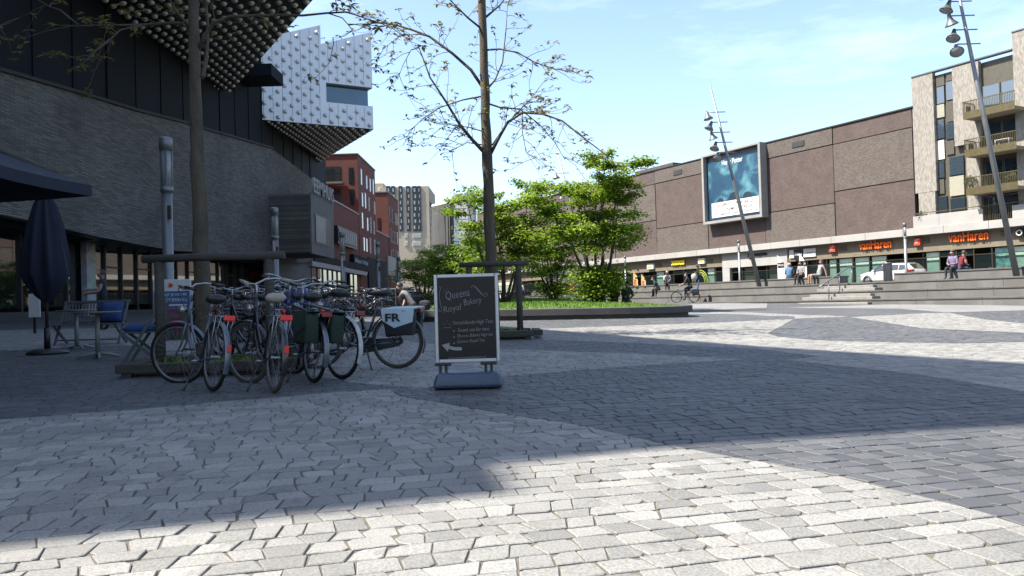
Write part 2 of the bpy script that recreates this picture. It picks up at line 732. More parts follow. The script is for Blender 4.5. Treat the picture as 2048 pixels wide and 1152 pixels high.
# bucket the border segments so that a stone only looks at those nearby
from collections import defaultdict
SB = defaultdict(list)
for a, c in SEGS:
    L_ = math.hypot(c[0] - a[0], c[1] - a[1])
    n = max(1, int(L_ / 0.25))
    for k in range(n + 1):
        x, y = a[0] + (c[0] - a[0]) * k / n, a[1] + (c[1] - a[1]) * k / n
        if abs(x) < 40 and -2 < y < 40:
            key = (int(math.floor(x)), int(math.floor(y)))
            if not SB[key] or SB[key][-1] != (a, c):
                SB[key].append((a, c))
def clip_half(poly, ax, ay, nx, ny, off):
    out = []
    n = len(poly)
    for i in range(n):
        p, q = poly[i], poly[(i + 1) % n]
        dp = (p[0] - ax) * nx + (p[1] - ay) * ny - off
        dq = (q[0] - ax) * nx + (q[1] - ay) * ny - off
        if dp >= 0:
            out.append(p)
        if (dp >= 0) != (dq >= 0):
            t = dp / (dp - dq)
            out.append((p[0] + (q[0] - p[0]) * t, p[1] + (q[1] - p[1]) * t))
    return out
def area(p):
    return 0.5 * sum(p[i - 1][0] * p[i][1] - p[i][0] * p[i - 1][1] for i in range(len(p)))
def inset(poly, d):
    n = len(poly)
    cx = sum(p[0] for p in poly) / n
    cy = sum(p[1] for p in poly) / n
    out = []
    for p in poly:
        dx, dy = cx - p[0], cy - p[1]
        l = math.hypot(dx, dy) or 1
        k = min(0.6, d * 1.25 / l)
        out.append((p[0] + dx * k, p[1] + dy * k))
    return out

rs = random.Random(11)
E1 = (math.cos(0.26), math.sin(0.26))
E2 = (-E1[1], E1[0])
STONES = []          # (poly, light, tone, dz, tilt)
YMAX = 25.0
def warp(a, c):
    w = 0.010 * math.sin(a * 0.9 + c * 0.31) + 0.010 * math.sin(a * 0.37 - c * 0.8 + 1.7)
    u = 0.012 * math.sin(c * 1.1 + a * 0.2 + 0.6)
    a, c = a + u, c + w
    return (a * E1[0] + c * E2[0], a * E1[1] + c * E2[1])
v = -9.0
while v < YMAX + 8:
    h = rs.uniform(0.115, 0.165)
    a = -22 + rs.uniform(0, 0.2)
    prev = (a, a)
    while a < 24:
        far = v > 12
        w = rs.uniform(0.10, 0.195)
        a2 = a + w
        sk = rs.uniform(-0.022, 0.022)
        nxt = (a2 + sk, a2 - sk)
        mx, my = warp((prev[0] + nxt[0]) / 2, v + h / 2)
        if 1.6 < my < YMAX and -0.74 * my - 0.6 < mx < 0.72 * my + 0.6:
            g = rs.uniform(0.0025, 0.0055)
            gv = rs.uniform(0.004, 0.0075)
            q = [(prev[0] + g, v + gv), (nxt[0] - g, v + gv), (nxt[1] - g, v + h - gv), (prev[1] + g, v + h - gv)]
            pl = []
            for k in range(4):
                p = q[k]
                if rs.random() < 0.2:
                    o, n_ = q[k - 1], q[(k + 1) % 4]
                    cl = rs.uniform(0.012, 0.04)
                    lo = math.hypot(o[0] - p[0], o[1] - p[1]) or 1
                    ln = math.hypot(n_[0] - p[0], n_[1] - p[1]) or 1
                    cl = min(cl, lo * 0.4, ln * 0.4)
                    pl.append((p[0] + (o[0] - p[0]) * cl / lo, p[1] + (o[1] - p[1]) * cl / lo))
                    pl.append((p[0] + (n_[0] - p[0]) * cl / ln, p[1] + (n_[1] - p[1]) * cl / ln))
                else:
                    pl.append((p[0] + rs.uniform(-0.0045, 0.0045), p[1] + rs.uniform(-0.0035, 0.0035)))
            pl = [warp(*p) for p in pl]
            pieces = [pl]
            cx = sum(p[0] for p in pl) / len(pl)
            cy = sum(p[1] for p in pl) / len(pl)
            best = None
            bx, by = int(math.floor(cx)), int(math.floor(cy))
            for ox in (-1, 0, 1):
                for oy in (-1, 0, 1):
                    for sa, sb in SB.get((bx + ox, by + oy), ()):
                        dx, dy = sb[0] - sa[0], sb[1] - sa[1]
                        l2 = dx * dx + dy * dy
                        if l2 < 1e-9:
                            continue
                        t = max(0, min(1, ((cx - sa[0]) * dx + (cy - sa[1]) * dy) / l2))
                        d = math.hypot(cx - sa[0] - dx * t, cy - sa[1] - dy * t)
                        if best is None or d < best[0]:
                            best = (d, sa, dx / math.sqrt(l2), dy / math.sqrt(l2))
            if best and best[0] < 0.2:
                _, sa, dx, dy = best
                pieces = [clip_half(pl, sa[0], sa[1], -dy, dx, 0.004), clip_half(pl, sa[0], sa[1], dy, -dx, 0.004)]
            for pc in pieces:
                if len(pc) < 3 or area(pc) < 0.0012:
                    continue
                ccx = sum(p[0] for p in pc) / len(pc)
                ccy = sum(p[1] for p in pc) / len(pc)
                STONES.append((pc, is_light(ccx, ccy), min(1, max(0, rs.gauss(0.5, 0.3))), rs.gauss(0, 0.0012), (rs.gauss(0, 0.007), rs.gauss(0, 0.007)), ccx, ccy))
        a = a2
        prev = nxt
    v += h

def stone_geo(b, tones, st):
    pc, light, tone, dz, tl, cx, cy = st
    n = len(pc)
    top = inset(pc, 0.0035)
    vs = []
    def zz(p, o):
        return gz(p[0], p[1]) + dz + o + (p[0] - cx) * tl[0] + (p[1] - cy) * tl[1]
    for p in pc:
        vs.append((p[0], p[1], gz(p[0], p[1]) - 0.04))
    for p in pc:
        vs.append((p[0], p[1], zz(p, -0.0035)))
    for p in top:
        vs.append((p[0], p[1], zz(p, 0.0)))
    fs = []
    for i in range(n):
        j = (i + 1) % n
        fs.append((i, j, n + j, n + i))
        fs.append((n + i, n + j, 2 * n + j, 2 * n + i))
    fs.append(tuple(range(2 * n, 3 * n)))
    b.add(vs, fs)
    tones.extend([tone] * len(fs))

def set_tone(me, tones):
    at = me.attributes.new("tone", 'FLOAT', 'FACE')
    at.data.foreach_set("value", tones)

# the 300 stones that show largest, each an object of its own; in view only
def shows(st):
    x, y = st[5], st[6]
    return 2.75 < y and abs(x / y) < 0.63
order = sorted([i for i, s in enumerate(STONES) if shows(s)], key=lambda i: STONES[i][6] ** 3 / max(1e-4, area(STONES[i][0])))
single = set(order[:300])
for i in order[:300]:
    b, t = MB(), []
    stone_geo(b, t, STONES[i])
    o = b.build("paving_stone", M_LIGHT if STONES[i][1] else M_DARK, plaza)
    set_tone(o.data, t)
for light in (True, False):
    b, t = MB(), []
    for i, s in enumerate(STONES):
        if i not in single and s[1] == light:
            stone_geo(b, t, s)
    o = b.build("light_setts" if light else "dark_setts", M_LIGHT if light else M_DARK, plaza)
    set_tone(o.data, t)
    o["kind"] = "stuff"
# sand bed that shows in the joints
b = MB()
bp_ = [(-19.0, YMAX + 0.2), (-19.5, YMAX - 1), (-3.2, 1.4), (3.2, 1.4), (19.0, YMAX - 1), (18.6, YMAX + 0.2)]
vs = [(x, y, gz(x, y) - 0.0075) for x, y in bp_]
b.add(vs, [(0, 1, 2, 3, 4, 5)])
b.build("joint_bed", M_SAND, plaza)

# ================================================================== RAISED TERRACE WITH SEATING STEPS
TZS = 1.85                         # top of the uppermost seating tier
TZ = TZS - 0.42                    # terrace floor behind it
_e = planez(1905, 540, TZS)
D_EDGE = (Vector((_e.x, _e.y, 0)) - P0).dot(E_M)         # negative: in front of the facade
M_RISER = mat("pale_concrete_riser", (0.235, 0.23, 0.222), 0.85, var=0.22, scale=1.5, bump=0.25, bscale=40, streak=(1, 1, 0.35))
M_COPE = mat("grey_step_coping", (0.15, 0.147, 0.143), 0.8, var=0.2, scale=2.5, bump=0.2, bscale=50)
M_TERR = brick("terrace_slabs", (0.24, 0.235, 0.22), (0.31, 0.30, 0.28), (0.16, 0.15, 0.14), 0.6, 0.4, 0.012, axes=("X", "Y"), patch=0.15, pscale=0.4, bump=0.2)
terrace = empty("terrace", sdw(0, 0, 0), ANG_R)
tag(terrace, None, None, kind="structure")
S0, S1 = -95.0, 60.0
b = MB()
b.box(S0, S1, D_EDGE - 0.5, 60, -0.5, TZ - 0.006)
b.build("terrace_floor", M_TERR, terrace)
STEP_H, TREAD = 0.42, 0.85
for k in range(5):
    zt = TZS - k * STEP_H
    d0 = D_EDGE - k * TREAD
    # precast blocks laid end to end with fine joints
    x = S0
    gapL, gapR = facd(1676, 555, D_EDGE)[0], facd(1787, 550, D_EDGE)[0]
    rr = random.Random(k + 3)
    while x < S1:
        L_ = 3.0 + rr.uniform(-0.02, 0.02)
        if k == 0 and x < gapL < x + L_:
            L_ = max(0.3, gapL - x)
        if k == 0 and gapL - 0.01 <= x < gapR:
            x = gapR
            gapL = -999
            continue
        if x + L_ > -48 and x < 34:
            b = MB()
            b.box(x + 0.006, min(x + L_, S1) - 0.006, d0 + 0.035, d0 + TREAD + (0.1 if k else -0.03), zt - STEP_H - (0.3 if k else 0.02), zt - 0.085)
            b.build("step_riser", M_RISER, terrace)
            b = MB()
            b.rbox(x + 0.004, min(x + L_, S1) - 0.004, d0, d0 + TREAD + 0.08 - (0.0 if k else -0.0), zt - 0.085, zt, 0.012)
            b.build("step_coping", M_COPE, terrace)
        x += L_
    if True:
        b = MB()
        b.box(34.3, S1, d0 + 0.02, d0 + TREAD + 0.1, zt - STEP_H - 0.3, zt)
        b.build('step_run', M_RISER, terrace)
        b = MB()
        b.box(S0, -48.2, d0 + 0.02, d0 + TREAD + 0.1, zt - STEP_H - 0.3, zt)
        b.build("step_run", M_RISER, terrace)

# narrow stair of pale stone set into the seating steps
M_STAIR = mat("pale_stair_stone", (0.42, 0.41, 0.39), 0.8, var=0.12, scale=3, bump=0.2)
def sx(px, z):
    p = planez(px, 600, z)
    return p
for k in range(2, 5):
    zt = TZS - k * STEP_H
    st_s0 = facd({2: 1634, 3: 1604, 4: 1580}[k], 580, D_EDGE - k * TREAD + 0.3)[0]
    st_s1 = facd({2: 1750, 3: 1744, 4: 1738}[k], 580, D_EDGE - k * TREAD + 0.3)[0]
    for h in range(2):
        b = MB()
        d0 = D_EDGE - k * TREAD
        zz = zt + STEP_H * (0.34 if h == 0 else 0.67)
        yy = d0 + TREAD * (0.34 if h == 0 else 0.67)
        b.rbox(st_s0 + 0.25 * h, st_s1 - 0.3 * h, yy, d0 + TREAD + 0.02, zt - 0.02, zz, 0.012)
        b.build("stair_step", M_STAIR, terrace)

# ================================================================== SHOPPING CENTRE ON THE RIGHT
M_BRA = brick("dark_brown_brick", (0.135, 0.088, 0.082), (0.215, 0.145, 0.132), (0.12, 0.10, 0.09), 0.24, 0.07, 0.012, patch=0.2, pscale=0.8)
M_BRB = brick("pale_textured_brick", (0.16, 0.13, 0.115), (0.315, 0.26, 0.225), (0.14, 0.12, 0.105), 0.22, 0.09, 0.02, patch=0.15, pscale=0.9, bump=1.0)
M_JOINT = mat("dark_joint", (0.03, 0.03, 0.032), 0.8)
M_WHITEP = mat("white_stone_panel", (0.62, 0.61, 0.59), 0.7, var=0.07, scale=0.8, bump=0.05)
M_BEIGE = mat("beige_fascia", (0.32, 0.27, 0.19), 0.6, var=0.08, scale=2)
M_BRONZE = mat("bronze_mullion", (0.10, 0.085, 0.06), 0.45, metal=0.4, var=0.1)
M_GLASS = glass("shop_glass", (0.8, 0.88, 0.86), 0.05, 0.8)
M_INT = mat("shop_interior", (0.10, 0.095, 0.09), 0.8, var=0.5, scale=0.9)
M_PALEGREEN = mat("pale_green_display", (1.3, 1.55, 1.36), 0.6, var=0.1, scale=2)
M_ORANGE = mat("orange_sign", (2.3, 0.34, 0.03), 0.5, var=0.04)
M_YELLOW = mat("yellow_sign", (2.0, 1.45, 0.06), 0.5, var=0.05)
M_REDS = mat("red_sign", (1.2, 0.12, 0.04), 0.5, var=0.05)
M_BLACK = mat("black_plastic", (0.018, 0.018, 0.02), 0.45, var=0.3, scale=12)
M_WHITE = mat("white_paint", (1.25, 1.25, 1.23), 0.5, var=0.05)
M_LIME = mat("lime_decal", (0.45, 0.6, 0.05), 0.5, var=0.05)
M_GREYM = mat("grey_metal", (0.30, 0.31, 0.32), 0.45, metal=0.6, var=0.1, scale=8)
M_ZINC = mat("galvanised_steel", (0.42, 0.44, 0.46), 0.45, metal=0.55, var=0.14, scale=7, streak=(1, 1, 0.3))

MS0 = facd(953, 403)[0]
mall = thing("shopping_centre", "long brown brick shopping centre with pale canopy band and shop windows", "building", sdw(0, 0, 0), ANG_R)
b = MB()
b.box(MS0, -6.4, 0.16, 38, 5.9, 16.55)
b.build("wall", M_JOINT, mall)
cols = [-6.4, -14.5, -23.1, -31.5, -40.5, -49.0, -57.5, -66.0, -74.5, MS0]
for i in range(len(cols) - 1):
    s1, s0 = cols[i], cols[i + 1]
    if i % 2 == 0:
        rows = [(16.6, 14.95, M_BRA), (14.95, 10.47, M_BRB), (10.47, 6.1, M_BRA)]
    else:
        rows = [(16.6, 14.97, M_BRB), (14.97, 9.4, M_BRA), (9.4, 6.1, M_BRB)]
    for z1, z0, m in rows:
        b = MB()
        y0 = 0.0 if m is M_BRA else -0.04
        b.box(s0 + 0.045, s1 - 0.045, y0, 0.2, z0 + 0.045, z1 - 0.045)
        b.build("brick_panel", m, mall)
b = MB()
b.box(MS0, -6.3, -0.12, 0.5, 16.6, 16.72)
b.build("roof_coping", M_JOINT, mall)
b = MB()
b.box(-52, -44, 6, 14, 16.72, 18.6)
b.build("roof_plant_room", M_BRA, mall)
for px, py in ((1597, 288), (1356, 345)):
    s, z = facd(px, py)
    b = MB()
    b.box(s - 0.75, s + 0.75, -0.09, 0.1, z - 0.28, z + 0.28)
    g = b.build("vent_grille", M_JOINT, mall)
    for k in range(5):
        b = MB()
        b.box(s - 0.7, s + 0.7, -0.11, -0.09, z - 0.23 + k * 0.1, z - 0.19 + k * 0.1)
        b.build("louvre", M_GREYM, g)

# canopy band of pale panels
CB0, CB1, CBY = 5.57, 6.2, -0.75
x = 22.0
while x > MS0 + 3.7:
    b = MB()
    b.rbox(x - 3.64, x - 0.012, CBY, 0.14, CB0, CB1, 0.01)
    b.build("canopy_panel", M_WHITEP, mall)
    x -= 3.65
b = MB()
b.box(MS0, 22, CBY + 0.04, 0.3, CB0 - 0.05, CB0 + 0.02)
b.build("canopy_soffit", M_GREYM, mall)

def Sx(px, py=500, off=0.0):
    return facd(px, py, off)[0]
FZ0, FZ1 = 4.17, CB0 - 0.05      # fascia
GZ0 = TZ                          # shop floor
# shared interior: back wall, floor and ceiling behind the glass
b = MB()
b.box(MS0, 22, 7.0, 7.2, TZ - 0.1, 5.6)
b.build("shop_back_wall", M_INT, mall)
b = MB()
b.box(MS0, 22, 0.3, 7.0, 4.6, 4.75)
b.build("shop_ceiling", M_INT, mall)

def shop_bay(s0, s1, fascia=M_BEIGE, npan=3, display=None, fz0=FZ0, transom=True, door=None):
    if fascia:
        b = MB()
        b.box(s0 + 0.01, s1 - 0.01, -0.06, 0.24, fz0, FZ1)
        b.build("fascia", fascia, mall)
    w = (s1 - s0) / npan
    for k in range(npan + 1):
        x = s0 + w * k
        b = MB()
        b.box(x - 0.04, x + 0.04, 0.02, 0.14, GZ0, fz0)
        b.build("mullion", M_BRONZE, mall)
    b = MB()
    b.box(s0 + 0.04, s1 - 0.04, 0.0, 0.16, GZ0, GZ0 + 0.14)
    b.build("shop_plinth", M_BRONZE, mall)
    if transom:
        b = MB()
        b.box(s0 + 0.04, s1 - 0.04, 0.04, 0.12, fz0 - 0.55, fz0 - 0.48)
        b.build("transom", M_BRONZE, mall)
    for k in range(npan):
        if door is not None and k in door:
            b = MB()
            b.box(s0 + w * k + 0.04, s0 + w * (k + 1) - 0.04, 0.07, 0.09, fz0 - 0.48, fz0)
            b.build("shop_pane", M_GLASS, mall)
            continue
        b = MB()
        b.box(s0 + w * k + 0.04, s0 + w * (k + 1) - 0.04, 0.07, 0.09, GZ0 + 0.14, fz0 - (0.55 if transom else 0))
        b.build("shop_pane", M_GLASS, mall)
        if display and k in display:
            b = MB()
            b.box(s0 + w * k + 0.1, s0 + w * (k + 1) - 0.1, 0.3, 0.34, GZ0 + 0.16, fz0 - 0.1)
            b.build("display_panel", display[k], mall)

M_POSTER1 = mat("display_poster", (0.5, 1.0, 1.0), 0.5, var=0.5, scale=3)
shop_bay(MS0, -72, M_BEIGE, 4)
shop_bay(-72, -60, M_BEIGE, 6)
shop_bay(-60, Sx(1222, 540), M_BEIGE, 5)
shop_bay(Sx(1222, 540), Sx(1308, 530), M_BEIGE, 4, door=(2,))
shop_bay(Sx(1308, 530), Sx(1410, 530), M_BEIGE, 5, {0: M_PALEGREEN}, door=(2, 3))
shop_bay(Sx(1410, 530), Sx(1447, 530), M_BEIGE, 2, {0: M_PALEGREEN})
pL, pR = Sx(1447, 530), Sx(1577, 510)
shop_bay(pL + 1.0, pR - 1.2, None, 4, {1: M_BEIGE, 3: M_BEIGE}, fz0=3.95, door=(0,))
h0, h1 = Sx(1577, 510), Sx(1633, 505)
shop_bay(h0, h1, M_BEIGE, 3, {2: M_BLACK})
h2 = Sx(1672, 500)
shop_bay(h1, h2, M_BEIGE, 2, {0: M_BLACK, 1: M_PALEGREEN})
v1 = Sx(1845, 480)
shop_bay(h2, v1, M_BEIGE, 5, {0: M_PALEGREEN, 1: M_PALEGREEN, 2: M_PALEGREEN})
v2 = Sx(2020, 470)
shop_bay(v1, v2, M_BEIGE, 5, {0: M_PALEGREEN, 4: M_POSTER1}, door=(1, 2))
shop_bay(v2, 21, M_BEIGE, 7, {0: M_PALEGREEN})
# pale stone portal
b = MB()
for k in range(4):
    w = (pR - pL) / 4
    b = MB()
    b.rbox(pL + w * k + 0.006, pL + w * (k + 1) - 0.006, -0.2, 0.2, 3.95, CB0 - 0.06, 0.01)
    b.build("portal_panel", M_WHITEP, mall)
for a0, a1 in ((pL, pL + 1.1), (pR - 1.3, pR)):
    for z0, z1 in ((TZ, 2.9), (2.9, 3.945)):
        b = MB()
        b.rbox(a0 + 0.006, a1 - 0.006, -0.2, 0.2, z0 + 0.005, z1 - 0.005, 0.01)
        b.build("portal_panel", M_WHITEP, mall)

def sign_at(text, m, pxl, pxr, py, h, off=-0.1, bold=0.02, dep=0.06, name="sign_lettering"):
    s0, z0 = facd(pxl, py, off)
    s1, _ = facd(pxr, py, off)
    return lettering(text, m, mall, (s0, off, z0), width=s1 - s0, depth=dep, bold=bold, name=name, height=h)
sign_at("vanHaren", M_ORANGE, 1719, 1783, 500, 0.8, off=-0.24, bold=0.0)
sign_at("vanHaren", M_ORANGE, 1898, 1977, 485, 0.8, off=-0.24, bold=0.0)
sign_at("xenos", M_YELLOW, 1343, 1369, 531, 0.55, off=-0.24, bold=0.03)
sign_at("eemplein", M_BLACK, 1506, 1534, 515, 0.5, off=-0.27, dep=0.02, bold=0.02)
s, z = facd(1500, 512, -0.22)
b = MB()
b.torus((s, -0.23, z), 0.26, 0.07, 16, 6)
b.build("round_logo", M_BLACK, mall)
def sign_box(pxl, pxr, pyt, pyb, m, off=-0.36, name="box_sign"):
    s0, z1 = facd(pxl, pyt, off)
    s1, z0 = facd(pxr, pyb, off)
    b = MB()
    b.rbox(s0, s1, off, -0.062, min(z0, z1), max(z0, z1), 0.02)
    return b.build(name, m, mall), s0, s1, min(z0, z1), max(z0, z1)
for args in ((1657, 1670, 490, 503.5, M_REDS), (1827, 1840, 477, 490.5, M_REDS)):
    o, s0, s1, z0, z1 = sign_box(*args)
    b = MB()
    c = (s0 + s1) / 2
    y = -0.366
    b.tube([(c + 0.16, y, z0 + 0.12), (c + 0.02, y, z0 + 0.3), (c + 0.1, y, z0 + 0.5), (c + 0.2, y, z1 - 0.1)], 0.03, 5)
    b.tube([(c - 0.2, y, z0 + 0.3), (c - 0.05, y, z0 + 0.48), (c + 0.1, y, z0 + 0.5)], 0.03, 5)
    b.tube([(c - 0.16, y, z0 + 0.1), (c - 0.02, y, z0 + 0.3)], 0.03, 5)
    b.build("figure_mark", M_WHITE, o)
o, s0, s1, z0, z1 = sign_box(2031, 2046, 459, 472, M_BLACK)
b = MB()
b.torus(((s0 + s1) / 2, -0.37, (z0 + z1) / 2), 0.2, 0.05, 14, 5)
b.build("round_mark", M_WHITE, o)
o, s0, s1, z0, z1 = sign_box(1578, 1631, 500, 513, M_WHITE, off=-0.2, name="shop_sign")
z0, z1 = 4.25, 5.35
hs0 = s0 + 0.6
b = MB()
b.box(hs0, hs0 + 1.15, -0.235, -0.2, z0 + 0.05, z1 - 0.05)
o2 = b.build("black_square", M_BLACK, mall)
lettering("Hico", M_WHITE, mall, (hs0 + 0.15, -0.245, z0 + 0.45), width=0.85, name="sign_lettering", bold=0.02)
lettering("wonen tag mode", M_GREYM, mall, (hs0 + 1.5, -0.215, z0 + 0.5), width=2.3, name="sign_lettering")
for px, py in ((1300, 533), (1402, 522)):
    o, s0, s1, z0, z1 = sign_box(px - 6.5, px + 6.5, py - 5, py + 5, M_WHITE, off=-0.34)
    b = MB()
    b.box(s0 + 0.15, s1 - 0.15, -0.352, -0.341, z0 + 0.16, z1 - 0.28)
    b.build("yellow_strip", M_YELLOW, o)
for px, py in ((1686, 497), (1850, 481), (1318, 530), (1420, 522), (2012, 466)):
    s, z = facd(px, py, -0.08)
    g = MB().box(s - 0.42, s + 0.42, -0.075, -0.062, z - 0.24, z + 0.24).build("fascia_vent", M_JOINT, mall)
    for k in range(4):
        MB().box(s - 0.4, s + 0.4, -0.1, -0.075, z - 0.2 + k * 0.12, z - 0.14 + k * 0.12).build("louvre", M_BEIGE, g)
for px, py in ((1400, 556), (1237, 566)):
    s, z = facd(px, py, 0.05)
    for r in (0.62, 0.82, 1.0):
        b = MB()
        pts = [(s + r * 1.25 * math.cos(a), 0.04, z - 0.35 + r * 1.25 * math.sin(a)) for a in [math.pi * (-0.1 + 1.15 * k / 14) for k in range(15)]]
        b.tube(pts, 0.05, 5)
        b.build("ring_decal", M_LIME, mall)
for px in (1640, 1652):
    s, z = facd(px, 535, 0.8)
    MB().box(s - 0.3, s + 0.3, 0.78, 0.8, TZ + 0.7, TZ + 1.9).build("window_poster", M_WHITE, mall)

# big advertising frame on the brick wall
ad = thing("wall_billboard", "large pale framed blue poster hung on the brown brick wall", "billboard", sdw(0, 0, 0), ANG_R)
a_s0, a_z1 = facd(1402, 316, -1.0)
_, a_z0 = facd(1406, 450, -1.0)
a_s1, _ = facd(1523, 400, -1.0)
a_z1 = facd(1520, 283, -1.0)[1]
FT = 0.3
M_FRAMEP = mat("pale_frame_panel", (0.5, 0.49, 0.47), 0.65, var=0.08, scale=1.2)
def frame_bits(s0, s1, z0, z1, name, n, horiz):
    for k in range(n):
        b = MB()
        if horiz:
            w = (s1 - s0) / n
            b.rbox(s0 + w * k + 0.004, s0 + w * (k + 1) - 0.004, -1.0, -0.045, z0, z1, 0.008)
        else:
            w = (z1 - z0) / n
            b.rbox(s0, s1, -1.0, -0.045, z0 + w * k + 0.004, z0 + w * (k + 1) - 0.004, 0.008)
        b.build(name, M_FRAMEP, ad)
frame_bits(a_s0, a_s0 + FT, a_z0 + FT, a_z1 - 0.2, "frame_side", 5, False)
frame_bits(a_s1 - FT, a_s1, a_z0 + FT, a_z1 - 0.2, "frame_side", 5, False)
frame_bits(a_s0, a_s1, a_z0, a_z0 + FT, "frame_bottom", 4, True)
frame_bits(a_s0, a_s1, a_z1 - 0.2, a_z1, "frame_top", 4, True)
def poster_mat():
    m, nt, b = nodes("blue_cloud_print")
    L = nt.links
    tc = nt.nodes.new("ShaderNodeTexCoord")
    n = nt.nodes.new("ShaderNodeTexNoise")
    n.inputs['Scale'].default_value = 0.55
    n.inputs['Detail'].default_value = 7
    n.inputs['Distortion'].default_value = 0.8
    L.new(tc.outputs['Object'], n.inputs['Vector'])
    cr = nt.nodes.new("ShaderNodeValToRGB")
    e = cr.color_ramp.elements
    e[0].position = 0.28
    e[0].color = (0.006, 0.025, 0.05, 1)
    e[1].position = 0.72
    e[1].color = (0.075, 0.19, 0.23, 1)
    k = e.new(0.5)
    k.color = (0.008, 0.045, 0.085, 1)
    L.new(n.outputs[0], cr.inputs[0])
    L.new(cr.outputs[0], b.inputs['Base Color'])
    b.inputs['Roughness'].default_value = 0.35
    return m
M_POST = poster_mat()
M_NAVY = mat("navy_print", (0.02, 0.045, 0.085), 0.4, var=0.3, scale=1.0)
ps0, ps1, pz0, pz1 = a_s0 + FT, a_s1 - FT, a_z0 + FT, a_z1 - 0.2
MB().box(ps0 + 0.002, ps1 - 0.002, -0.5, -0.46, pz0 + 0.002, pz1 - 0.002).build("poster", M_NAVY, ad)
MB().box(ps0 + 0.25, ps1 - 0.25, -0.515, -0.5, pz0 + 0.25, pz1 - 0.45).build("print", M_POST, ad)
M_INK = mat("dark_red_ink", (0.09, 0.02, 0.03), 0.5)
W_ = ps1 - ps0
H_ = pz1 - pz0
# plain dark coats of the print's lower half
for cx, w, h in ((0.25, 0.22, 0.34), (0.5, 0.26, 0.40), (0.74, 0.25, 0.37)):
    b = MB()
    c = ps0 + W_ * cx
    hw = W_ * w / 2
    zt = pz0 + H_ * h
    pts = [(c - hw, -0.52, pz0 + 0.3), (c + hw, -0.52, pz0 + 0.3), (c + hw * 0.8, -0.52, zt - 0.8), (c + hw * 0.45, -0.52, zt - 0.15), (c, -0.52, zt), (c - hw * 0.45, -0.52, zt - 0.15), (c - hw * 0.8, -0.52, zt - 0.8)]
    b.add(pts + [(p[0], -0.515, p[2]) for p in pts], [tuple(range(7))] + [(i, i + 7, (i + 1) % 7 + 7, (i + 1) % 7) for i in range(7)])
    b.build("dark_print_shape", M_NAVY, ad)
lb0, lb1, lz0, lz1 = ps0 + W_ * 0.08, ps0 + W_ * 0.94, pz0 + H_ * 0.05, pz0 + H_ * 0.275
MB().box(lb0, lb1, -0.535, -0.5205, lz0, lz1).build("ticket_label", M_WHITE, ad)
LW, LH = lb1 - lb0, lz1 - lz0
def ad_text(t, fx0, fx1, fz, fh, m=M_INK):
    return lettering(t, m, ad, (lb0 + LW * fx0, -0.541, lz0 + LH * fz), width=LW * (fx1 - fx0), height=LH * fh, bold=0.012)
ad_text("KOOP", 0.03, 0.17, 0.66, 0.2)
ad_text("- NU -", 0.04, 0.16, 0.42, 0.16)
ad_text("TICKETS", 0.03, 0.17, 0.14, 0.18)
ad_text("OPENT 11 FEBRUARI 2017", 0.21, 0.97, 0.66, 0.24)
ad_text("CINEMEC - UTRECHT", 0.28, 0.9, 0.36, 0.2)
ad_text("MEER INFO: HARRYPOTTEREXPO.NL", 0.21, 0.97, 0.1, 0.14)
MB().box(lb0 + LW * 0.187, lb0 + LW * 0.193, -0.541, -0.5355, lz0 + LH * 0.06, lz0 + LH * 0.94).build("label_rule", M_INK, ad)
lettering("Harry Potter", M_WHITE, ad, (ps0 + W_ * 0.3, -0.523, pz0 + H_ * 0.80), width=W_ * 0.38, height=H_ * 0.10, bold=0.01)

# ------------------------------------------------------------------ apartment block beside it
def speckle():
    m, nt, b = nodes("speckled_grey_brick")
    L = nt.links
    tc = nt.nodes.new("ShaderNodeTexCoord")
    sp = nt.nodes.new("ShaderNodeSeparateXYZ")
    cb = nt.nodes.new("ShaderNodeCombineXYZ")
    L.new(tc.outputs['Object'], sp.inputs[0])
    L.new(sp.outputs['Z'], cb.inputs[0])
    L.new(sp.outputs['X'], cb.inputs[1])
    bt = nt.nodes.new("ShaderNodeTexBrick")
    bt.inputs['Color1'].default_value = (0.155, 0.143, 0.125, 1)
    bt.inputs['Color2'].default_value = (0.255, 0.24, 0.22, 1)
    bt.inputs['Mortar'].default_value = (0.15, 0.14, 0.12, 1)
    bt.inputs['Scale'].default_value = 1
    bt.inputs['Mortar Size'].default_value = 0.012
    bt.inputs['Brick Width'].default_value = 0.3
    bt.inputs['Row Height'].default_value = 0.1
    L.new(cb.outputs[0], bt.inputs['Vector'])
    L.new(bt.outputs[0], b.inputs['Base Color'])
    b.inputs['Roughness'].default_value = 0.85
    bp = nt.nodes.new("ShaderNodeBump")
    bp.invert = True
    bp.inputs['Strength'].default_value = 0.5
    bp.inputs['Distance'].default_value = 0.02
    L.new(bt.outputs['Fac'], bp.inputs['Height'])
    L.new(bp.outputs[0], b.inputs['Normal'])
    return m
M_SPECK = speckle()
M_OLIVE = mat("olive_cladding", (0.17, 0.155, 0.115), 0.5, metal=0.2, var=0.1)
M_CREAM = mat("cream_cladding", (0.6, 0.58, 0.46), 0.5, var=0.05)
M_WINB = glass("apartment_glass", (0.5, 0.6, 0.65), 0.16, 0.35, (0.03, 0.045, 0.06))
M_RAIL = mat("brass_olive_railing", (0.24, 0.20, 0.095), 0.45, metal=0.5, var=0.15)
M_SLAB = mat("balcony_soffit", (0.42, 0.37, 0.28), 0.8, var=0.08)
apt = thing("apartment_block", "speckled grey brick apartment block with olive balconies above the shops", "building", sdw(0, 0, 0), ANG_R)
TOPZ = 19.15
MB().box(-6.28, 16, 0.42, 30, 6.19, TOPZ - 0.25).build("wall", M_OLIVE, apt)
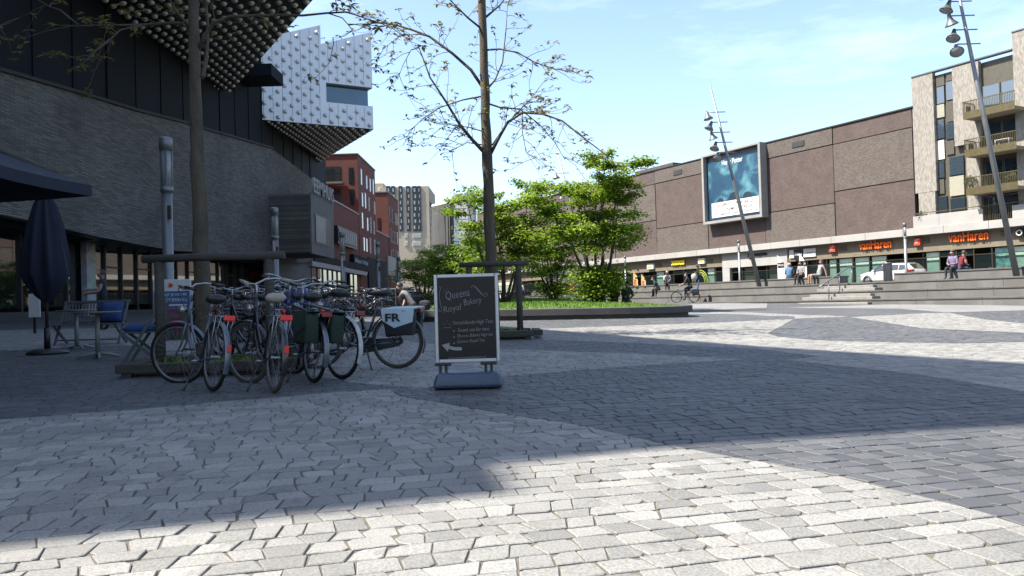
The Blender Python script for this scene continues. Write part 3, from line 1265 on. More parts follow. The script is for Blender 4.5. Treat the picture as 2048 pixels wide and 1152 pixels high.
def pxbox(name, m, pxl, pxr, pyt, pyb, y0, y1, parent=apt):
    pm = (pyt + pyb) / 2
    xm = (pxl + pxr) / 2
    s0 = facd(pxl, pm, y0)[0]
    s1 = facd(pxr, pm, y0)[0]
    z1 = facd(xm, pyt, y0)[1]
    z0 = facd(xm, pyb, y0)[1]
    return MB().box(s0, s1, y0, y1, z0, z1).build(name, m, parent)
S_ = lambda px: facd(px, 280)[0]
for (a, c, z0, z1) in ((1827, 1869.5, 9.2, TOPZ), (1833, 1866, 6.9, 9.17), (1909, 1962, 12.6, TOPZ - 0.12), (1930.5, 1958, 6.3, 12.55), (2032, 2160, 6.3, TOPZ + 1.3)):
    b = MB()
    b.box(S_(a), S_(c), 0.0, 0.415, z0, z1)
    b.build("brick_pier", M_SPECK, apt)
MB().box(-6.33, S_(2031), -0.06, 0.5, TOPZ, TOPZ + 0.1).build("roof_coping", M_GREYM, apt)
MB().box(S_(2031.5), 16, -0.06, 0.5, TOPZ + 1.3, TOPZ + 1.4).build("roof_coping", M_GREYM, apt)
def window(pxl, pxr, pyt, pyb, par=apt, y=0.3):
    w = pxbox("window", M_OLIVE, pxl - 0.8, pxr + 0.8, pyt - 0.8, pyb + 0.8, y, y + 0.1)
    pxbox("pane", M_WINB, pxl, pxr, pyt, pyb, y - 0.03, y - 0.004, w)
    return w
for pyt, pyb, k in ((150, 172, 'o'), (174, 207, 'w'), (209, 235, 'c'), (240, 277, 'w'), (281, 319, 'p'), (323, 356, 'w'), (359, 388, 'o')):
    if k == 'w':
        window(1872, 1888, pyt, pyb)
    else:
        pxbox("cladding_panel", {'o': M_OLIVE, 'c': M_CREAM, 'p': M_WHITE}[k], 1872, 1888.5, pyt, pyb, 0.3, 0.4)
for pyt, pyb, k in ((145, 161, 'o'), (163, 199, 'w'), (202, 243, 'o'), (246, 278, 'w'), (281, 309, 'o')):
    if k == 'w':
        window(1892.5, 1908, pyt, pyb)
    else:
        pxbox("cladding_panel", M_OLIVE, 1892.5, 1908, pyt, pyb, 0.3, 0.4)
window(1899, 1927, 313, 349)
pxbox("cladding_panel", M_CREAM, 1899, 1928, 352, 391, 0.28, 0.4)
w1 = window(1868, 1894, 394, 426)
w2 = window(1901, 1930, 396, 422)
pxbox("blind", M_WHITE, 1869, 1893, 394, 411, 0.32, 0.33, w1)
pxbox("blind", M_WHITE, 1902, 1929, 396, 407, 0.32, 0.33, w2)
bs0, bs1 = facd(1926, 220, -1.5)[0], facd(2030, 220, -1.5)[0]
for zf in (8.55, 11.55, 14.55):
    # glazed wall behind the balcony
    for k in range(3):
        x0 = S_(1962) + 0.1 + k * 1.42
        w = MB().box(x0, x0 + 1.36, 0.3, 0.4, zf + 0.05, zf + 2.45).build("balcony_door", M_OLIVE, apt)
        MB().box(x0 + 0.07, x0 + 1.29, 0.27, 0.296, zf + 0.12, zf + 2.38).build("pane", M_WINB, w)
    bal = MB().box(bs0, bs1, -1.5, 0.29, zf - 0.24, zf).build("balcony", M_SLAB, apt)
    MB().box(bs0 - 0.01, bs1 + 0.01, -1.53, -1.5, zf - 0.26, zf + 0.3).build("front_panel", M_RAIL, bal)
    b = MB()
    n = int((bs1 - bs0) / 0.12)
    for k in range(n + 1):
        x = bs0 + (bs1 - bs0) * k / n
        b.box(x - 0.014, x + 0.014, -1.52, -1.49, zf + 0.3, zf + 1.08)
    for k in range(14):
        y = -1.45 + k * 0.12
        b.box(bs0 - 0.01, bs0 + 0.01, y - 0.014, y + 0.014, zf, zf + 1.08)
    b.build("railing_bars", M_RAIL, bal)
    b = MB()
    b.box(bs0 - 0.03, bs1 + 0.03, -1.54, -1.47, zf + 1.08, zf + 1.14)
    b.box(bs0 - 0.03, bs0 + 0.03, -1.47, 0.0, zf + 1.08, zf + 1.14)
    b.build("handrail", M_RAIL, bal)
# first floor roof terrace
MB().box(S_(1962) + 0.1, S_(2030), 0.3, 0.4, 6.3, 8.2).build("balcony_door", M_WINB, apt)
x = facd(1826, 440, -0.5)[0]
for w in (2.3, 3.6):
    b = MB()
    b.rbox(x, x + w - 0.012, -0.5, -0.3, 6.205, 7.2, 0.01)
    b.build("parapet_panel", M_WHITEP, apt)
    x += w
xr0, xr1 = x, facd(2024, 430, -0.5)[0]
b = MB()
n = int((xr1 - xr0) / 0.13)
for k in range(n + 1):
    xx = xr0 + (xr1 - xr0) * k / n
    b.box(xx - 0.014, xx + 0.014, -0.44, -0.41, 6.2, 7.4)
b.box(xr0 - 6.0, xr1 + 3, -0.45, -0.4, 7.4, 7.46)
b.build("terrace_railing", M_RAIL, apt)
MB().rbox(xr1 + 0.02, xr1 + 6, -0.5, -0.3, 6.205, 7.2, 0.01).build("parapet_panel", M_WHITEP, apt)
# balcony clutter: chairs, table, pot plants, a paper windmill
M_LEAFB = mat("balcony_leaf", (0.09, 0.12, 0.04), 0.7, var=0.4, scale=9)
def pot_plant(s, d, z, r, n, label, parent_loc=None):
    t = thing("pot_plant", label, "plant", sdw(s, d, z), ANG_R)
    MB().lathe([(0.14, 0), (0.2, 0.3), (0.18, 0.3)], 10).build("pot", M_WHITE, t)
    rr = random.Random(int(s * 100))
    b = MB()
    for k in range(n):
        v = Vector((rr.gauss(0, 1), rr.gauss(0, 1), rr.gauss(0, 1))).normalized() * r * rr.uniform(0.5, 1)
        c = Vector((0, 0, 0.3 + r * 1.1)) + v
        u = Vector((rr.gauss(0, 1), rr.gauss(0, 1), rr.gauss(0, 1))).normalized() * 0.07
        w = u.orthogonal().normalized() * 0.04
        b.quad(c - u, c + w, c + u, c - w)
    b.build("foliage", M_LEAFB, t)["kind"] = "stuff"
    MB().tube([(0, 0, 0.28), (0, 0, 0.3 + r)], 0.02, 5).build("stem", M_BRONZE, t)
pot_plant(facd(2023, 370, -0.9)[0], -0.9, 8.55, 0.42, 260, "round clipped little tree in a pot on the lowest balcony")
pot_plant(facd(1941, 370, -0.9)[0], -0.9, 8.55, 0.5, 240, "bushy pot plant at the left end of the lowest balcony")
pot_plant(facd(1843, 430, -0.1)[0], -0.12, 6.2, 0.55, 260, "leafy pot plant behind the pale parapet of the roof terrace")
def balcony_chair(s, d, z, label):
    t = thing("balcony_chair", label, "chair", sdw(s, d, z), ANG_R)
    MB().rbox(-0.3, 0.3, -0.28, 0.28, 0.34, 0.42, 0.02).build("seat", M_BLACK, t)
    MB().rbox(-0.36, -0.28, -0.28, 0.28, 0.36, 0.85, 0.02).build("backrest", M_BLACK, t)
    for x in (-0.28, 0.28):
        for y in (-0.25, 0.25):
            MB().box(x - 0.02, x + 0.02, y - 0.02, y + 0.02, 0, 0.34).build("leg", M_BLACK, t)
balcony_chair(facd(1945, 215, -0.8)[0], -0.8, 14.55, "dark lounge chair on the topmost balcony")
balcony_chair(facd(1950, 290, -0.8)[0], -0.8, 11.55, "dark chair on the middle balcony beside a white table")
t = thing("balcony_table", "small white table on the middle balcony", "table", sdw(facd(2008, 290, -0.8)[0], -0.8, 11.55), ANG_R)
MB().rbox(-0.55, 0.55, -0.3, 0.3, 0.7, 0.75, 0.01).build("table_top", M_WHITE, t)
for x in (-0.5, 0.5):
    for y in (-0.26, 0.26):
        MB().box(x - 0.02, x + 0.02, y - 0.02, y + 0.02, 0, 0.7).build("leg", M_WHITE, t)
ws, wz = facd(1977, 390, -0.35)
t = thing("paper_windmill", "colourful paper windmill turning above the roof terrace railing", "windmill", sdw(ws, -0.35, 6.2), ANG_R)
MB().tube([(0, 0, 0), (0, 0, wz - 6.2)], 0.02, 6).build("stick", M_GREYM, t)
for k, c in enumerate(((0.7, 0.05, 0.03), (0.8, 0.5, 0.02), (0.1, 0.45, 0.08), (0.05, 0.15, 0.6), (0.4, 0.05, 0.4), (0.02, 0.4, 0.5))):
    a = k * math.pi / 3
    b = MB()
    h = wz - 6.2
    p = lambda r, w: (r * math.cos(w), -0.03 - 0.02 * r, h + r * math.sin(w))
    b.add([(0, -0.03, h), p(0.3, a), p(0.34, a + 0.5), (0, -0.05, h), (p(0.3, a)[0], -0.06, p(0.3, a)[2]), (p(0.34, a + 0.5)[0], -0.06, p(0.34, a + 0.5)[2])], [(0, 1, 2), (3, 5, 4), (0, 3, 4, 1), (1, 4, 5, 2), (2, 5, 3, 0)])
    b.build("blade", mat("windmill_colour_%d" % k, c, 0.5, var=0.02), t)

# ================================================================== MUSEUM ON THE LEFT
M_MBRICK = brick("grey_long_brick", (0.17, 0.162, 0.15), (0.37, 0.355, 0.33), (0.09, 0.086, 0.08), 0.6, 0.075, 0.014, patch=0.35, pscale=0.22, bump=0.8)
M_CONC = mat("grey_concrete", (0.27, 0.265, 0.26), 0.85, var=0.2, scale=0.6, bump=0.2, bscale=20)
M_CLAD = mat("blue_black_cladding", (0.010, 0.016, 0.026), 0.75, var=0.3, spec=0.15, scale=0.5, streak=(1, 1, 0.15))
M_SILVER = mat("silver_metal_panel", (1.55, 1.64, 1.75), 0.45, metal=0.15, var=0.06, scale=0.4)
M_STUD = mat("silver_stud", (1.35, 1.40, 1.45), 0.4, metal=0.35, var=0.08)
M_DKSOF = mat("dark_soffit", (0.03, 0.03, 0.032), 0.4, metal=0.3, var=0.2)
M_STUD2 = mat("pale_metal_stud", (1.1, 1.1, 1.08), 0.36, metal=0.5, var=0.12)
M_GLASS2 = glass("museum_glass", (0.45, 0.55, 0.55), 0.14, 0.55, (0.012, 0.018, 0.02))
M_BLUEGL = glass("blue_window_glass", (0.15, 0.4, 0.55), 0.0, 0.25, (0.012, 0.09, 0.17))
WX = -19.5
museum = thing("museum_building", "museum with sloping grey brick wall and studded silver boxes jutting out above", "building", (WX, 0, 0), math.pi / 2)
def wl(px, py, off=0.0):
    p = planex(px, py, WX - off)
    return (p.y, p.z)
def lw(x, y, z):
    """museum local point from world x, y"""
    return (y, -(x - WX), z)
def wall_poly(pts, y0, y1, name, m, parent):
    """pts: (x, z) outline; slab between local y0 (front) and y1"""
    n = len(pts)
    b = MB()
    vs = [(p[0], y0, p[1]) for p in pts] + [(p[0], y1, p[1]) for p in pts]
    fs = [(i, i + n, (i + 1) % n + n, (i + 1) % n) for i in range(n)]
    for t in tessellate_polygon([[Vector((p[0], p[1], 0)) for p in pts]]):
        fs.append(tuple(t))
        fs.append(tuple(i + n for i in reversed(t)))
    b.add(vs, fs)
    o = b.build(name, m, parent)
    bm = bmesh.new()
    bm.from_mesh(o.data)
    bmesh.ops.recalc_face_normals(bm, faces=bm.faces)
    bm.to_mesh(o.data)
    bm.free()
    return o
top = [wl(*p) for p in ((0, 142), (133, 180), (273, 222), (377, 248), (407, 258), (512, 288), (544, 297))]
bot = [wl(*p) for p in ((545, 522), (417, 506), (350, 501), (267, 487), (167, 467), (67, 442), (0, 429))]
top = [(23.5, top[0][1] - 1.0)] + top
bot = bot + [(23.5, bot[-1][1] - 0.1)]
wall_poly(top + bot, 0.0, 0.5, "brick_wall", M_MBRICK, museum)
c1 = [wl(*p) for p in ((545, 297.6), (592, 333), (641, 371), (668, 398), (668, 520), (545, 530))]
wall_poly(c1, 0.03, 0.5, "ramp_wall", M_MBRICK, museum)
# coping on the wall
b = MB()
for i in range(len(top) - 1):
    a, c = top[i], top[i + 1]
    b.bar((a[0], 0.2, a[1] + 0.05), (c[0], 0.2, c[1] + 0.05), 0.7, 0.14)
b.build("wall_coping", M_JOINT, museum)
# soffit and set back glass front
GB_ = 2.2
zt_at = lambda x: min(bot[0][1], 4.55)
sof = MB()
for i in range(len(bot) - 1):
    a, c = bot[i], bot[i + 1]
    sof.quad((a[0], 0.1, a[1] + 0.02), (c[0], 0.1, c[1] + 0.02), (c[0], GB_ + 2, c[1] + 0.02), (a[0], GB_ + 2, a[1] + 0.02))
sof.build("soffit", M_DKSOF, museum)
M_PLINTH = mat("dark_plinth", (0.06, 0.063, 0.066), 0.7, var=0.2, scale=2)
def gl(x):
    return gz(WX - GB_, x)
x = 24.0
k = 0
while x < 64:
    z0 = gl(x) + 0.55
    zt = 5.0
    MB().box(x + 0.06, x + 1.74, GB_, GB_ + 0.02, z0, zt).build("museum_pane", M_GLASS2, museum)
    MB().box(x - 0.06, x + 0.06, GB_ - 0.12, GB_ + 0.08, gl(x), zt).build("museum_mullion", M_BLACK, museum)
    if k % 2 == 0:
        MB().box(x + 0.06, x + 1.74, GB_ - 0.05, GB_ + 0.07, z0 + 2.0, z0 + 2.08).build("museum_transom", M_BLACK, museum)
    x += 1.8
    k += 1
MB().box(23.5, 65, GB_ - 0.25, GB_ + 0.3, -0.2, gl(23.5) + 0.55).build("glass_plinth", M_PLINTH, museum)
MB().box(23.5, 65, 9.0, 9.2, -0.2, 5.2).build("cafe_back_wall", mat("cafe_wall", (0.16, 0.12, 0.08), 0.8, var=0.6, scale=0.8), museum)
# pillar covered with posters
M_PRINTS = None
def prints():
    m, nt, b = nodes("pasted_prints")
    L = nt.links
    tc = nt.nodes.new("ShaderNodeTexCoord")
    v = nt.nodes.new("ShaderNodeTexVoronoi")
    v.inputs['Scale'].default_value = 2.2
    L.new(tc.outputs['Object'], v.inputs['Vector'])
    hs = nt.nodes.new("ShaderNodeHueSaturation")
    hs.inputs['Saturation'].default_value = 0.55
    hs.inputs['Value'].default_value = 0.35
    L.new(v.outputs['Color'], hs.inputs['Color'])
    mx = nt.nodes.new("ShaderNodeMix")
    mx.data_type = 'RGBA'
    mx.inputs[0].default_value = 0.45
    mx.inputs[7].default_value = (0.25, 0.24, 0.23, 1)
    L.new(hs.outputs[0], mx.inputs[6])
    L.new(mx.outputs[2], b.inputs['Base Color'])
    b.inputs['Roughness'].default_value = 0.6
    return m
M_PRINTS = prints()
p0 = wl(168, 540, 1.9)
p1 = wl(186, 540, 1.9)
MB().rbox(p0[0], p1[0], GB_ - 0.45, GB_ - 0.13, gl(p0[0]), 4.6, 0.02).build("poster_pillar", M_PRINTS, museum)

# main dark body, clad in tall strips
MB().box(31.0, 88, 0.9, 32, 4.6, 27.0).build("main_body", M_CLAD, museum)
x = 30.4
i = 0
rr = random.Random(5)
while x < 82:
    w = 1.55
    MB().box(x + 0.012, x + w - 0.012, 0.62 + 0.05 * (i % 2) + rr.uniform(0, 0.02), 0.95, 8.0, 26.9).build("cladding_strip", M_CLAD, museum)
    x += w
    i += 1

HB = 16.55
def studs(b, pts, r, down=True, n=8, ax=None):
    prof = [(1.0, 0.0), (0.87, 0.42), (0.5, 0.78), (0.0, 0.95)]
    for p in pts:
        o = len(b.v)
        for rr_, h in prof[:-1]:
            for k in range(n):
                a = 2 * math.pi * k / n
                b.v.append((p[0] + r * rr_ * math.cos(a), p[1] + r * rr_ * math.sin(a), p[2] - r * h))
        b.v.append((p[0], p[1], p[2] - r * prof[-1][1]))
        for i in range(2):
            for k in range(n):
                k2 = (k + 1) % n
                b.f.append((o + i * n + k2, o + i * n + k, o + (i + 1) * n + k, o + (i + 1) * n + k2))
        for k in range(n):
            b.f.append((o + 2 * n + (k + 1) % n, o + 2 * n + k, o + 3 * n))
        m_ = 3 * n
        b.mi += [b.cur] * m_
        b.sm += [True] * m_
def W2(p):
    return Vector((p.x, p.y, 0))
# first box: only its studded underside shows
Pa = W2(planez(620, 4, HB))
Pb = W2(planez(463, 181, HB))
dirE = (Pa - Pb).normalized()
Pc = Pa + dirE * 3.5
Pd = Pc - E_M * 16
Pb2 = Vector((WX - 1.2, Pb.y + (Pb.x - (WX - 1.2)) * (-dirE.y / dirE.x) * -1, 0)) if False else Pb - E_M * 1.2
foot1 = [Pb2, Pb, Pc, Pd, Vector((WX - 3, Pd.y, 0)), Vector((WX - 3, Pb2.y, 0))]
b = MB()
b.prism([lw(p.x, p.y, 0)[:2] for p in foot1], HB, 21.0)
box1 = b.build("jutting_box", M_SILVER, museum)
b = MB()
b.prism([lw(p.x, p.y, 0)[:2] for p in foot1], HB - 0.05, HB - 0.004)
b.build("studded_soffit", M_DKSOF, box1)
pts = []
poly1 = [(p.x, p.y) for p in foot1]
for i in range(-60, 90):
    for j in range(-70, 70):
        p = Pb + dirE * (i * 0.66 + 0.25) + E_M * (j * 0.8 + (0.4 if i % 2 else 0) - 0.25)
        if inside(p.x, p.y, poly1) and p.x > WX - 0.9 and p.y > 30:
            pts.append(lw(p.x, p.y, HB - 0.05))
b = MB()
studs(b, pts, 0.19, n=10)
b.build("soffit_studs", M_STUD2, box1)["kind"] = "stuff"

# second box: silver end wall with studs and a long window
Q = W2(planez(747, 258, HB))                 # lower right corner
def onface(px, py, off=0.0):
    d = ray(px, py)
    n = E_U
    o = Q + E_U * off
    t = (o - CAMP).dot(n) / d.dot(n)
    p = CAMP + d * t
    return (p - Q).dot(E_M), p.z              # a along the face (right positive), z
def fw(a, z, off=0.0):
    p = Q + E_M * a + E_U * off
    return lw(p.x, p.y, z)
back = W2(planez(620, 325, HB))
DEP = (Q - back).length
aL = onface(488, 235)[0]
aR = 0.0
zp = onface(640, 50)[1]
zd = onface(642, 88)[1]
zr = onface(741, 64)[1]
a1 = onface(641, 70)[0]
zl = onface(560, 76)[1]
slope = (zr - zd) / (aR - a1)
prof = [(aL, HB), (aR, HB), (aR, zr), (a1, zd), (a1, zp), (aL, zp - slope * (a1 - aL))]
w_a0, w_z1 = onface(652, 165)
w_z0 = onface(652, 204)[1]
def face_slab(pts, off0, off1, name, m, parent):
    n = len(pts)
    b = MB()
    vs = [fw(p[0], p[1], off0) for p in pts] + [fw(p[0], p[1], off1) for p in pts]
    fs = [(i, i + n, (i + 1) % n + n, (i + 1) % n) for i in range(n)]
    for t in tessellate_polygon([[Vector((p[0], p[1], 0)) for p in pts]]):
        fs.append(tuple(t))
        fs.append(tuple(i + n for i in reversed(t)))
    b.add(vs, fs)
    o = b.build(name, m, parent)
    bm = bmesh.new()
    bm.from_mesh(o.data)
    bmesh.ops.recalc_face_normals(bm, faces=bm.faces)
    bm.to_mesh(o.data)
    bm.free()
    return o
# end wall in pieces round the window opening, then the body behind it
box2 = face_slab([(aL, HB), (aR, HB), (aR, w_z0), (aL, w_z0)], 0.0, -DEP, "jutting_box", M_SILVER, museum)
face_slab([(aL, w_z0), (w_a0, w_z0), (w_a0, w_z1), (aL, w_z1)], 0.0, -DEP, "box_wall", M_SILVER, box2)
face_slab([(aL, w_z1), (aR, w_z1)] + prof[2:], 0.0, -DEP, "box_wall", M_SILVER, box2)
face_slab([(w_a0, w_z0), (aR - 0.25, w_z0), (aR - 0.25, w_z1), (w_a0, w_z1)], -0.55, -0.6, "long_window", M_BLUEGL, box2)
face_slab([(w_a0, w_z0), (aR - 0.3, w_z0), (aR - 0.3, w_z1), (w_a0, w_z1)], -3.5, -3.7, "room_back_wall", mat("blue_room", (0.1, 0.35, 0.55), 0.7), box2)
fb = MB()
ua, ub = onface(668, 168), onface(708, 205)
fb.bar(fw(ua[0], ua[1], -1.0), fw(ub[0], ub[1], -1.0), 0.35)
fb.build("diagonal_brace", M_WHITE, box2)
for z in (w_z0, w_z1):
    b = MB()
    b.bar(fw(w_a0, z, -0.3), fw(aR, z, -0.3), 0.5, 0.08)
    b.build("window_surround", M_WHITEP, box2)
# panel seams
b = MB()
for k in range(1, 14):
    a = aL + (aR - aL) * k / 14
    zt = zp - slope * (a1 - a) if a < a1 else zd + slope * (a - a1)
    if a < w_a0 - 0.1:
        b.bar(fw(a, HB + 0.02, 0.004), fw(a, zt - 0.05, 0.004), 0.02, 0.02)
    else:
        b.bar(fw(a, HB + 0.02, 0.004), fw(a, w_z0 - 0.1, 0.004), 0.02, 0.02)
        b.bar(fw(a, w_z1 + 0.1, 0.004), fw(a, zt - 0.05, 0.004), 0.02, 0.02)
b.build("panel_seams", M_GREYM, box2)
me_st = None
cell_a = 1.13
cell_z = (zr - HB) / 10.5
for i in range(-1, 15):
    for j in range(0, 24):
        a = aL + 0.45 * cell_a + i * cell_a + (cell_a * 0.5 if j % 2 else 0)
        z = HB + 0.3 + j * 0.54
        if a < aL + 0.2 or a > aR - 0.2:
            continue
        zt = zp - slope * (a1 - a) if a < a1 else zd + slope * (a - a1)
        if z > zt - 0.35:
            continue
        if a > w_a0 - 0.35 and w_z0 - 0.4 < z < w_z1 + 0.4:
            continue
        if me_st is None:
            b = MB()
            b.smooth = True
            n = 12
            vs, fs = [], []
            pr = [(1.0, 0.0), (0.92, 0.35), (0.68, 0.7), (0.35, 0.93)]
            for r_, h in pr:
                for k in range(n):
                    w = 2 * math.pi * k / n
                    p = E_M * (r_ * 0.2 * math.cos(w)) + E_U * (h * 0.2)
                    l = (p.y, -p.x, r_ * 0.2 * math.sin(w))
                    vs.append(l)
            p = E_U * 0.2
            vs.append((p.y, -p.x, 0))
            for q in range(3):
                for k in range(n):
                    k2 = (k + 1) % n
                    fs.append((q * n + k, q * n + k2, (q + 1) * n + k2, (q + 1) * n + k))
            for k in range(n):
                fs.append((3 * n + k, 3 * n + (k + 1) % n, 4 * n))
            b.add(vs, fs)
            me_st = b.mesh("stud", M_STUD)
        o = bpy.data.objects.new("stud", me_st)
        COL.objects.link(o)
        o.parent = box2
        o.location = fw(a, z, 0.0)
foot2 = [Q, Q - E_U * DEP, Q - E_U * DEP + E_M * aL, Q + E_M * aL]
b = MB()
b.prism(ccw([lw(p.x, p.y, 0)[:2] for p in foot2]), HB - 0.05, HB - 0.004)
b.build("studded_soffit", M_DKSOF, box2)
pts = []
for i in range(0, 70):
    for j in range(0, 60):
        p = Q - E_U * (0.25 + i * 0.66) - E_M * (0.25 + j * 0.8 + (0.4 if i % 2 else 0))
        if i * 0.66 < DEP - 0.3 and p.x > WX - 0.5:
            pts.append(lw(p.x, p.y, HB - 0.05))
b = MB()
studs(b, pts, 0.19)
b.build("soffit_studs", M_STUD2, box2)["kind"] = "stuff"
# small dark box
Y_ = 58.0
pA, pB = depth(496, 128, Y_), depth(543, 150, Y_)
MB().box(Y_, Y_ + 3, -(pB.x - WX), 1.0, pB.z, pA.z).build("dark_projection", M_CLAD, museum)

# entrance block with the lettering
eY = 64.0
cor = depth(620, 450, eY)
eX = cor.x
ez0, ez1 = depth(600, 505, eY).z, depth(600, 388, eY).z
eY2 = planex(665, 470, eX).y
ent = MB().box(eY, eY2, -(eX - WX), 0.4, ez0, ez1 - 0.001).build("entrance_block", M_MBRICK, museum)
fx = -(eX - WX)
MB().box(eY - 0.02, eY2, fx - 0.12, fx - 0.002, ez0 - 0.1, ez1 + 0.1).build("concrete_face", M_CONC, ent)
wy0, wz1 = planex(626, 425, eX).y, planex(640, 432, eX).z
wy1, wz0 = planex(656, 470, eX).y, planex(640, 490, eX).z
f = MB().box(wy0, wy1, fx - 0.16, fx - 0.125, wz0, wz1).build("wide_window", M_BLACK, ent)
MB().box(wy0 + 0.15, wy1 - 1.6, fx - 0.19, fx - 0.165, wz0 + 0.15, wz1 - 0.15).build("pane", mat("pale_blind", (0.42, 0.41, 0.38), 0.5, var=0.25, scale=1.2), f)
zl_ = planex(630, 402, eX).z
lettering("EEMHUIS", M_WHITEP, ent, (eY + 0.1, fx - 0.3, ez1 + 0.12), width=eY2 - eY - 0.8, height=1.25, depth=0.08, bold=0.01)
MB().box(eY + 0.05, 96, 0.3, 0.6, 0, ez0 - 0.02).build("lower_wall", M_CONC, museum)

# unseen building added for the foreground shadow, roof outline worked back from it
COT = 1 / math.tan(SUN_EL)
WH = 20.0
SHADOW = [(-30.4, -6.5), (-2.03, 3.1), (0.01, 3.8), (-0.1, 4.4), (1.12, 4.85), (3.41, 5.33), (7.0, 6.25), (7.2, 6.9), (6.01, 9.33), (3.89, 12.7), (0.9, 18.83), (-2.6, 26.0), (-8, 29), (-31, 29)]
caster = []
for x, y in SHADOW:
    h = WH - gz(x, y)
    caster.append((x + SUN_H.x * h * COT, y + SUN_H.y * h * COT))
b = MB()
b.prism(ccw([lw(x, y, 0)[:2] for x, y in caster]), -0.3, WH)
b.build("unseen_shadow_building", M_MBRICK, museum)

# ================================================================== RED BRICK BUILDINGS
M_RED = brick("red_brick", (0.27, 0.05, 0.03), (0.36, 0.08, 0.05), (0.18, 0.07, 0.05), 0.24, 0.07, 0.01, patch=0.12, pscale=0.2)
M_REDY = brick("red_brick_end", (0.27, 0.05, 0.03), (0.36, 0.08, 0.05), (0.18, 0.07, 0.05), 0.24, 0.07, 0.01, axes=('Y', 'Z'), patch=0.12, pscale=0.2)
M_WIN = glass("street_window_glass", (0.5, 0.55, 0.6), 0.2, 0.3, (0.03, 0.04, 0.05))
RX = -20.0
def rl(px, py, off=0.0):
    p = planex(px, py, RX - off)
    return p.y, p.z
def narrow_windows(root, y0, y1, zlist, n, seed, w=0.75, h=1.9):
    rr = random.Random(seed)
    for z in zlist:
        for k in range(n):
            y = y0 + (y1 - y0) * (k + 0.5 + rr.uniform(-0.28, 0.28)) / n
            hh = h * rr.choice((1.0, 1.0, 1.15))
            f = MB().box(y - w / 2, y + w / 2, -0.07, 0.05, z, z + hh).build("window", M_WHITE, root)
            MB().box(y - w / 2 + 0.08, y + w / 2 - 0.08, -0.095, -0.072, z + 0.08, z + hh - 0.08).build("pane", M_WIN, f)
def end_window(root, px0, px1, py0, py1, Y, dark=True):
    """window on the end wall that faces the square"""
    a, c = depth(px0, py1, Y), depth(px1, py0, Y)
    f = MB().box(Y - 0.08, Y + 0.05, -(c.x - RX), -(a.x - RX), a.z, c.z).build("window", M_BLACK, root)
    MB().box(Y - 0.11, Y - 0.085, -(c.x - RX) + 0.08, -(a.x - RX) - 0.08, a.z + 0.08, c.z - 0.08).build("pane", M_WIN, f)
red1 = thing("red_brick_building", "tall red brick apartment building with balconies behind the entrance block", "building", (RX, 0, 0), math.pi / 2)
Y1 = rl(717, 400)[0]
zroof = rl(717, 311)[1]
Y1b = rl(751, 400)[0]
MB().box(76, Y1 - 0.01, 0.05, 14, 0, 13.0).build("podium", M_RED, red1)
MB().box(76, Y1 - 0.02, -0.05, 0.35, 13.0, 13.18).build("podium_coping", M_WHITEP, red1)
MB().box(Y1, Y1b, 0.0, 16, 0, zroof).build("tower", M_RED, red1)
MB().box(Y1 - 0.06, Y1, 0.004, 16, 13.2, zroof - 0.1).build("end_wall", M_REDY, red1)
MB().box(Y1 - 0.15, Y1b + 0.1, -0.12, 16.1, zroof, zroof + 0.15).build("roof_edge", M_GREYM, red1)
narrow_windows(red1, Y1 + 0.6, Y1b - 0.3, [5.4, 8.4, 11.4, 14.4, 17.3], 4, 3)
end_window(red1, 698, 706.5, 335, 368, Y1)
end_window(red1, 700, 708.5, 378, 411, Y1)
end_window(red1, 592, 611, 328, 352, Y1)
for py0, py1, k in ((333, 367, 0), (377, 411, 1)):
    a, c = depth(636, py1, Y1), depth(681, py0, Y1)
    ry0, ry1 = -(c.x - RX), -(a.x - RX)
    r = MB().box(Y1 - 0.1, Y1 + 0.04, ry0, ry1, a.z, c.z).build("loggia", M_BLACK, red1)
    MB().box(Y1 - 0.13, Y1 - 0.105, ry0 + 0.9, ry0 + 2.6, a.z + 0.1, c.z - 0.3).build("pane", M_WIN, r)
    MB().box(Y1 - 1.3, Y1 - 0.11, ry0 - 0.5, ry1 + 0.1, a.z - 0.25, a.z).build("balcony_slab", M_CONC, r)
    b = MB()
    nn = 26
    for q in range(nn + 1):
        y = ry0 - 0.45 + (ry1 - ry0 + 0.5) * q / nn
        b.box(Y1 - 1.28, Y1 - 1.25, y - 0.03, y + 0.03, a.z, a.z + 1.1)
    b.box(Y1 - 1.3, Y1 - 1.22, ry0 - 0.5, ry1 + 0.1, a.z + 1.1, a.z + 1.16)
    b.build("balcony_railing", M_BLACK, r)
# shop fronts at street level
def street_box(name, m, px0, px1, pyt, pyb, off=0.0, th=0.3, root=red1):
    ym = (pyt + pyb) / 2
    y0 = rl(px0, ym, off)[0]
    y1 = rl(px1, ym, off)[0]
    z1 = rl((px0 + px1) / 2, pyt, off)[1]
    z0 = rl((px0 + px1) / 2, pyb, off)[1]
    return MB().box(y0, y1, off, off + th, z0, z1).build(name, m, root), y0, y1, z0, z1
o, y0, y1, z0, z1 = street_box("sign_frame", M_BLACK, 676, 714, 459, 493, -0.5, 0.4)
nl = 9
for k in range(nl):
    MB().box(y0 + 0.3 + (y1 - y0 - 0.5) * k / nl, y0 + 0.3 + (y1 - y0 - 0.5) * (k + 0.7) / nl, -0.62, -0.51, z0 + 0.3, z1 - 0.3).build("louvre", M_WHITEP, o)
o, y0, y1, z0, z1 = street_box("sign_board", M_CLAD, 708, 740, 513, 541, -0.5, 0.4)
lettering("Albert Heijn", mat("pale_blue_sign", (0.45, 0.62, 0.72), 0.5), red1, (y0 + 0.3, -0.56, z0 + (z1 - z0) * 0.35), width=(y1 - y0) * 0.8, height=(z1 - z0) * 0.42, depth=0.03, name="sign_lettering")
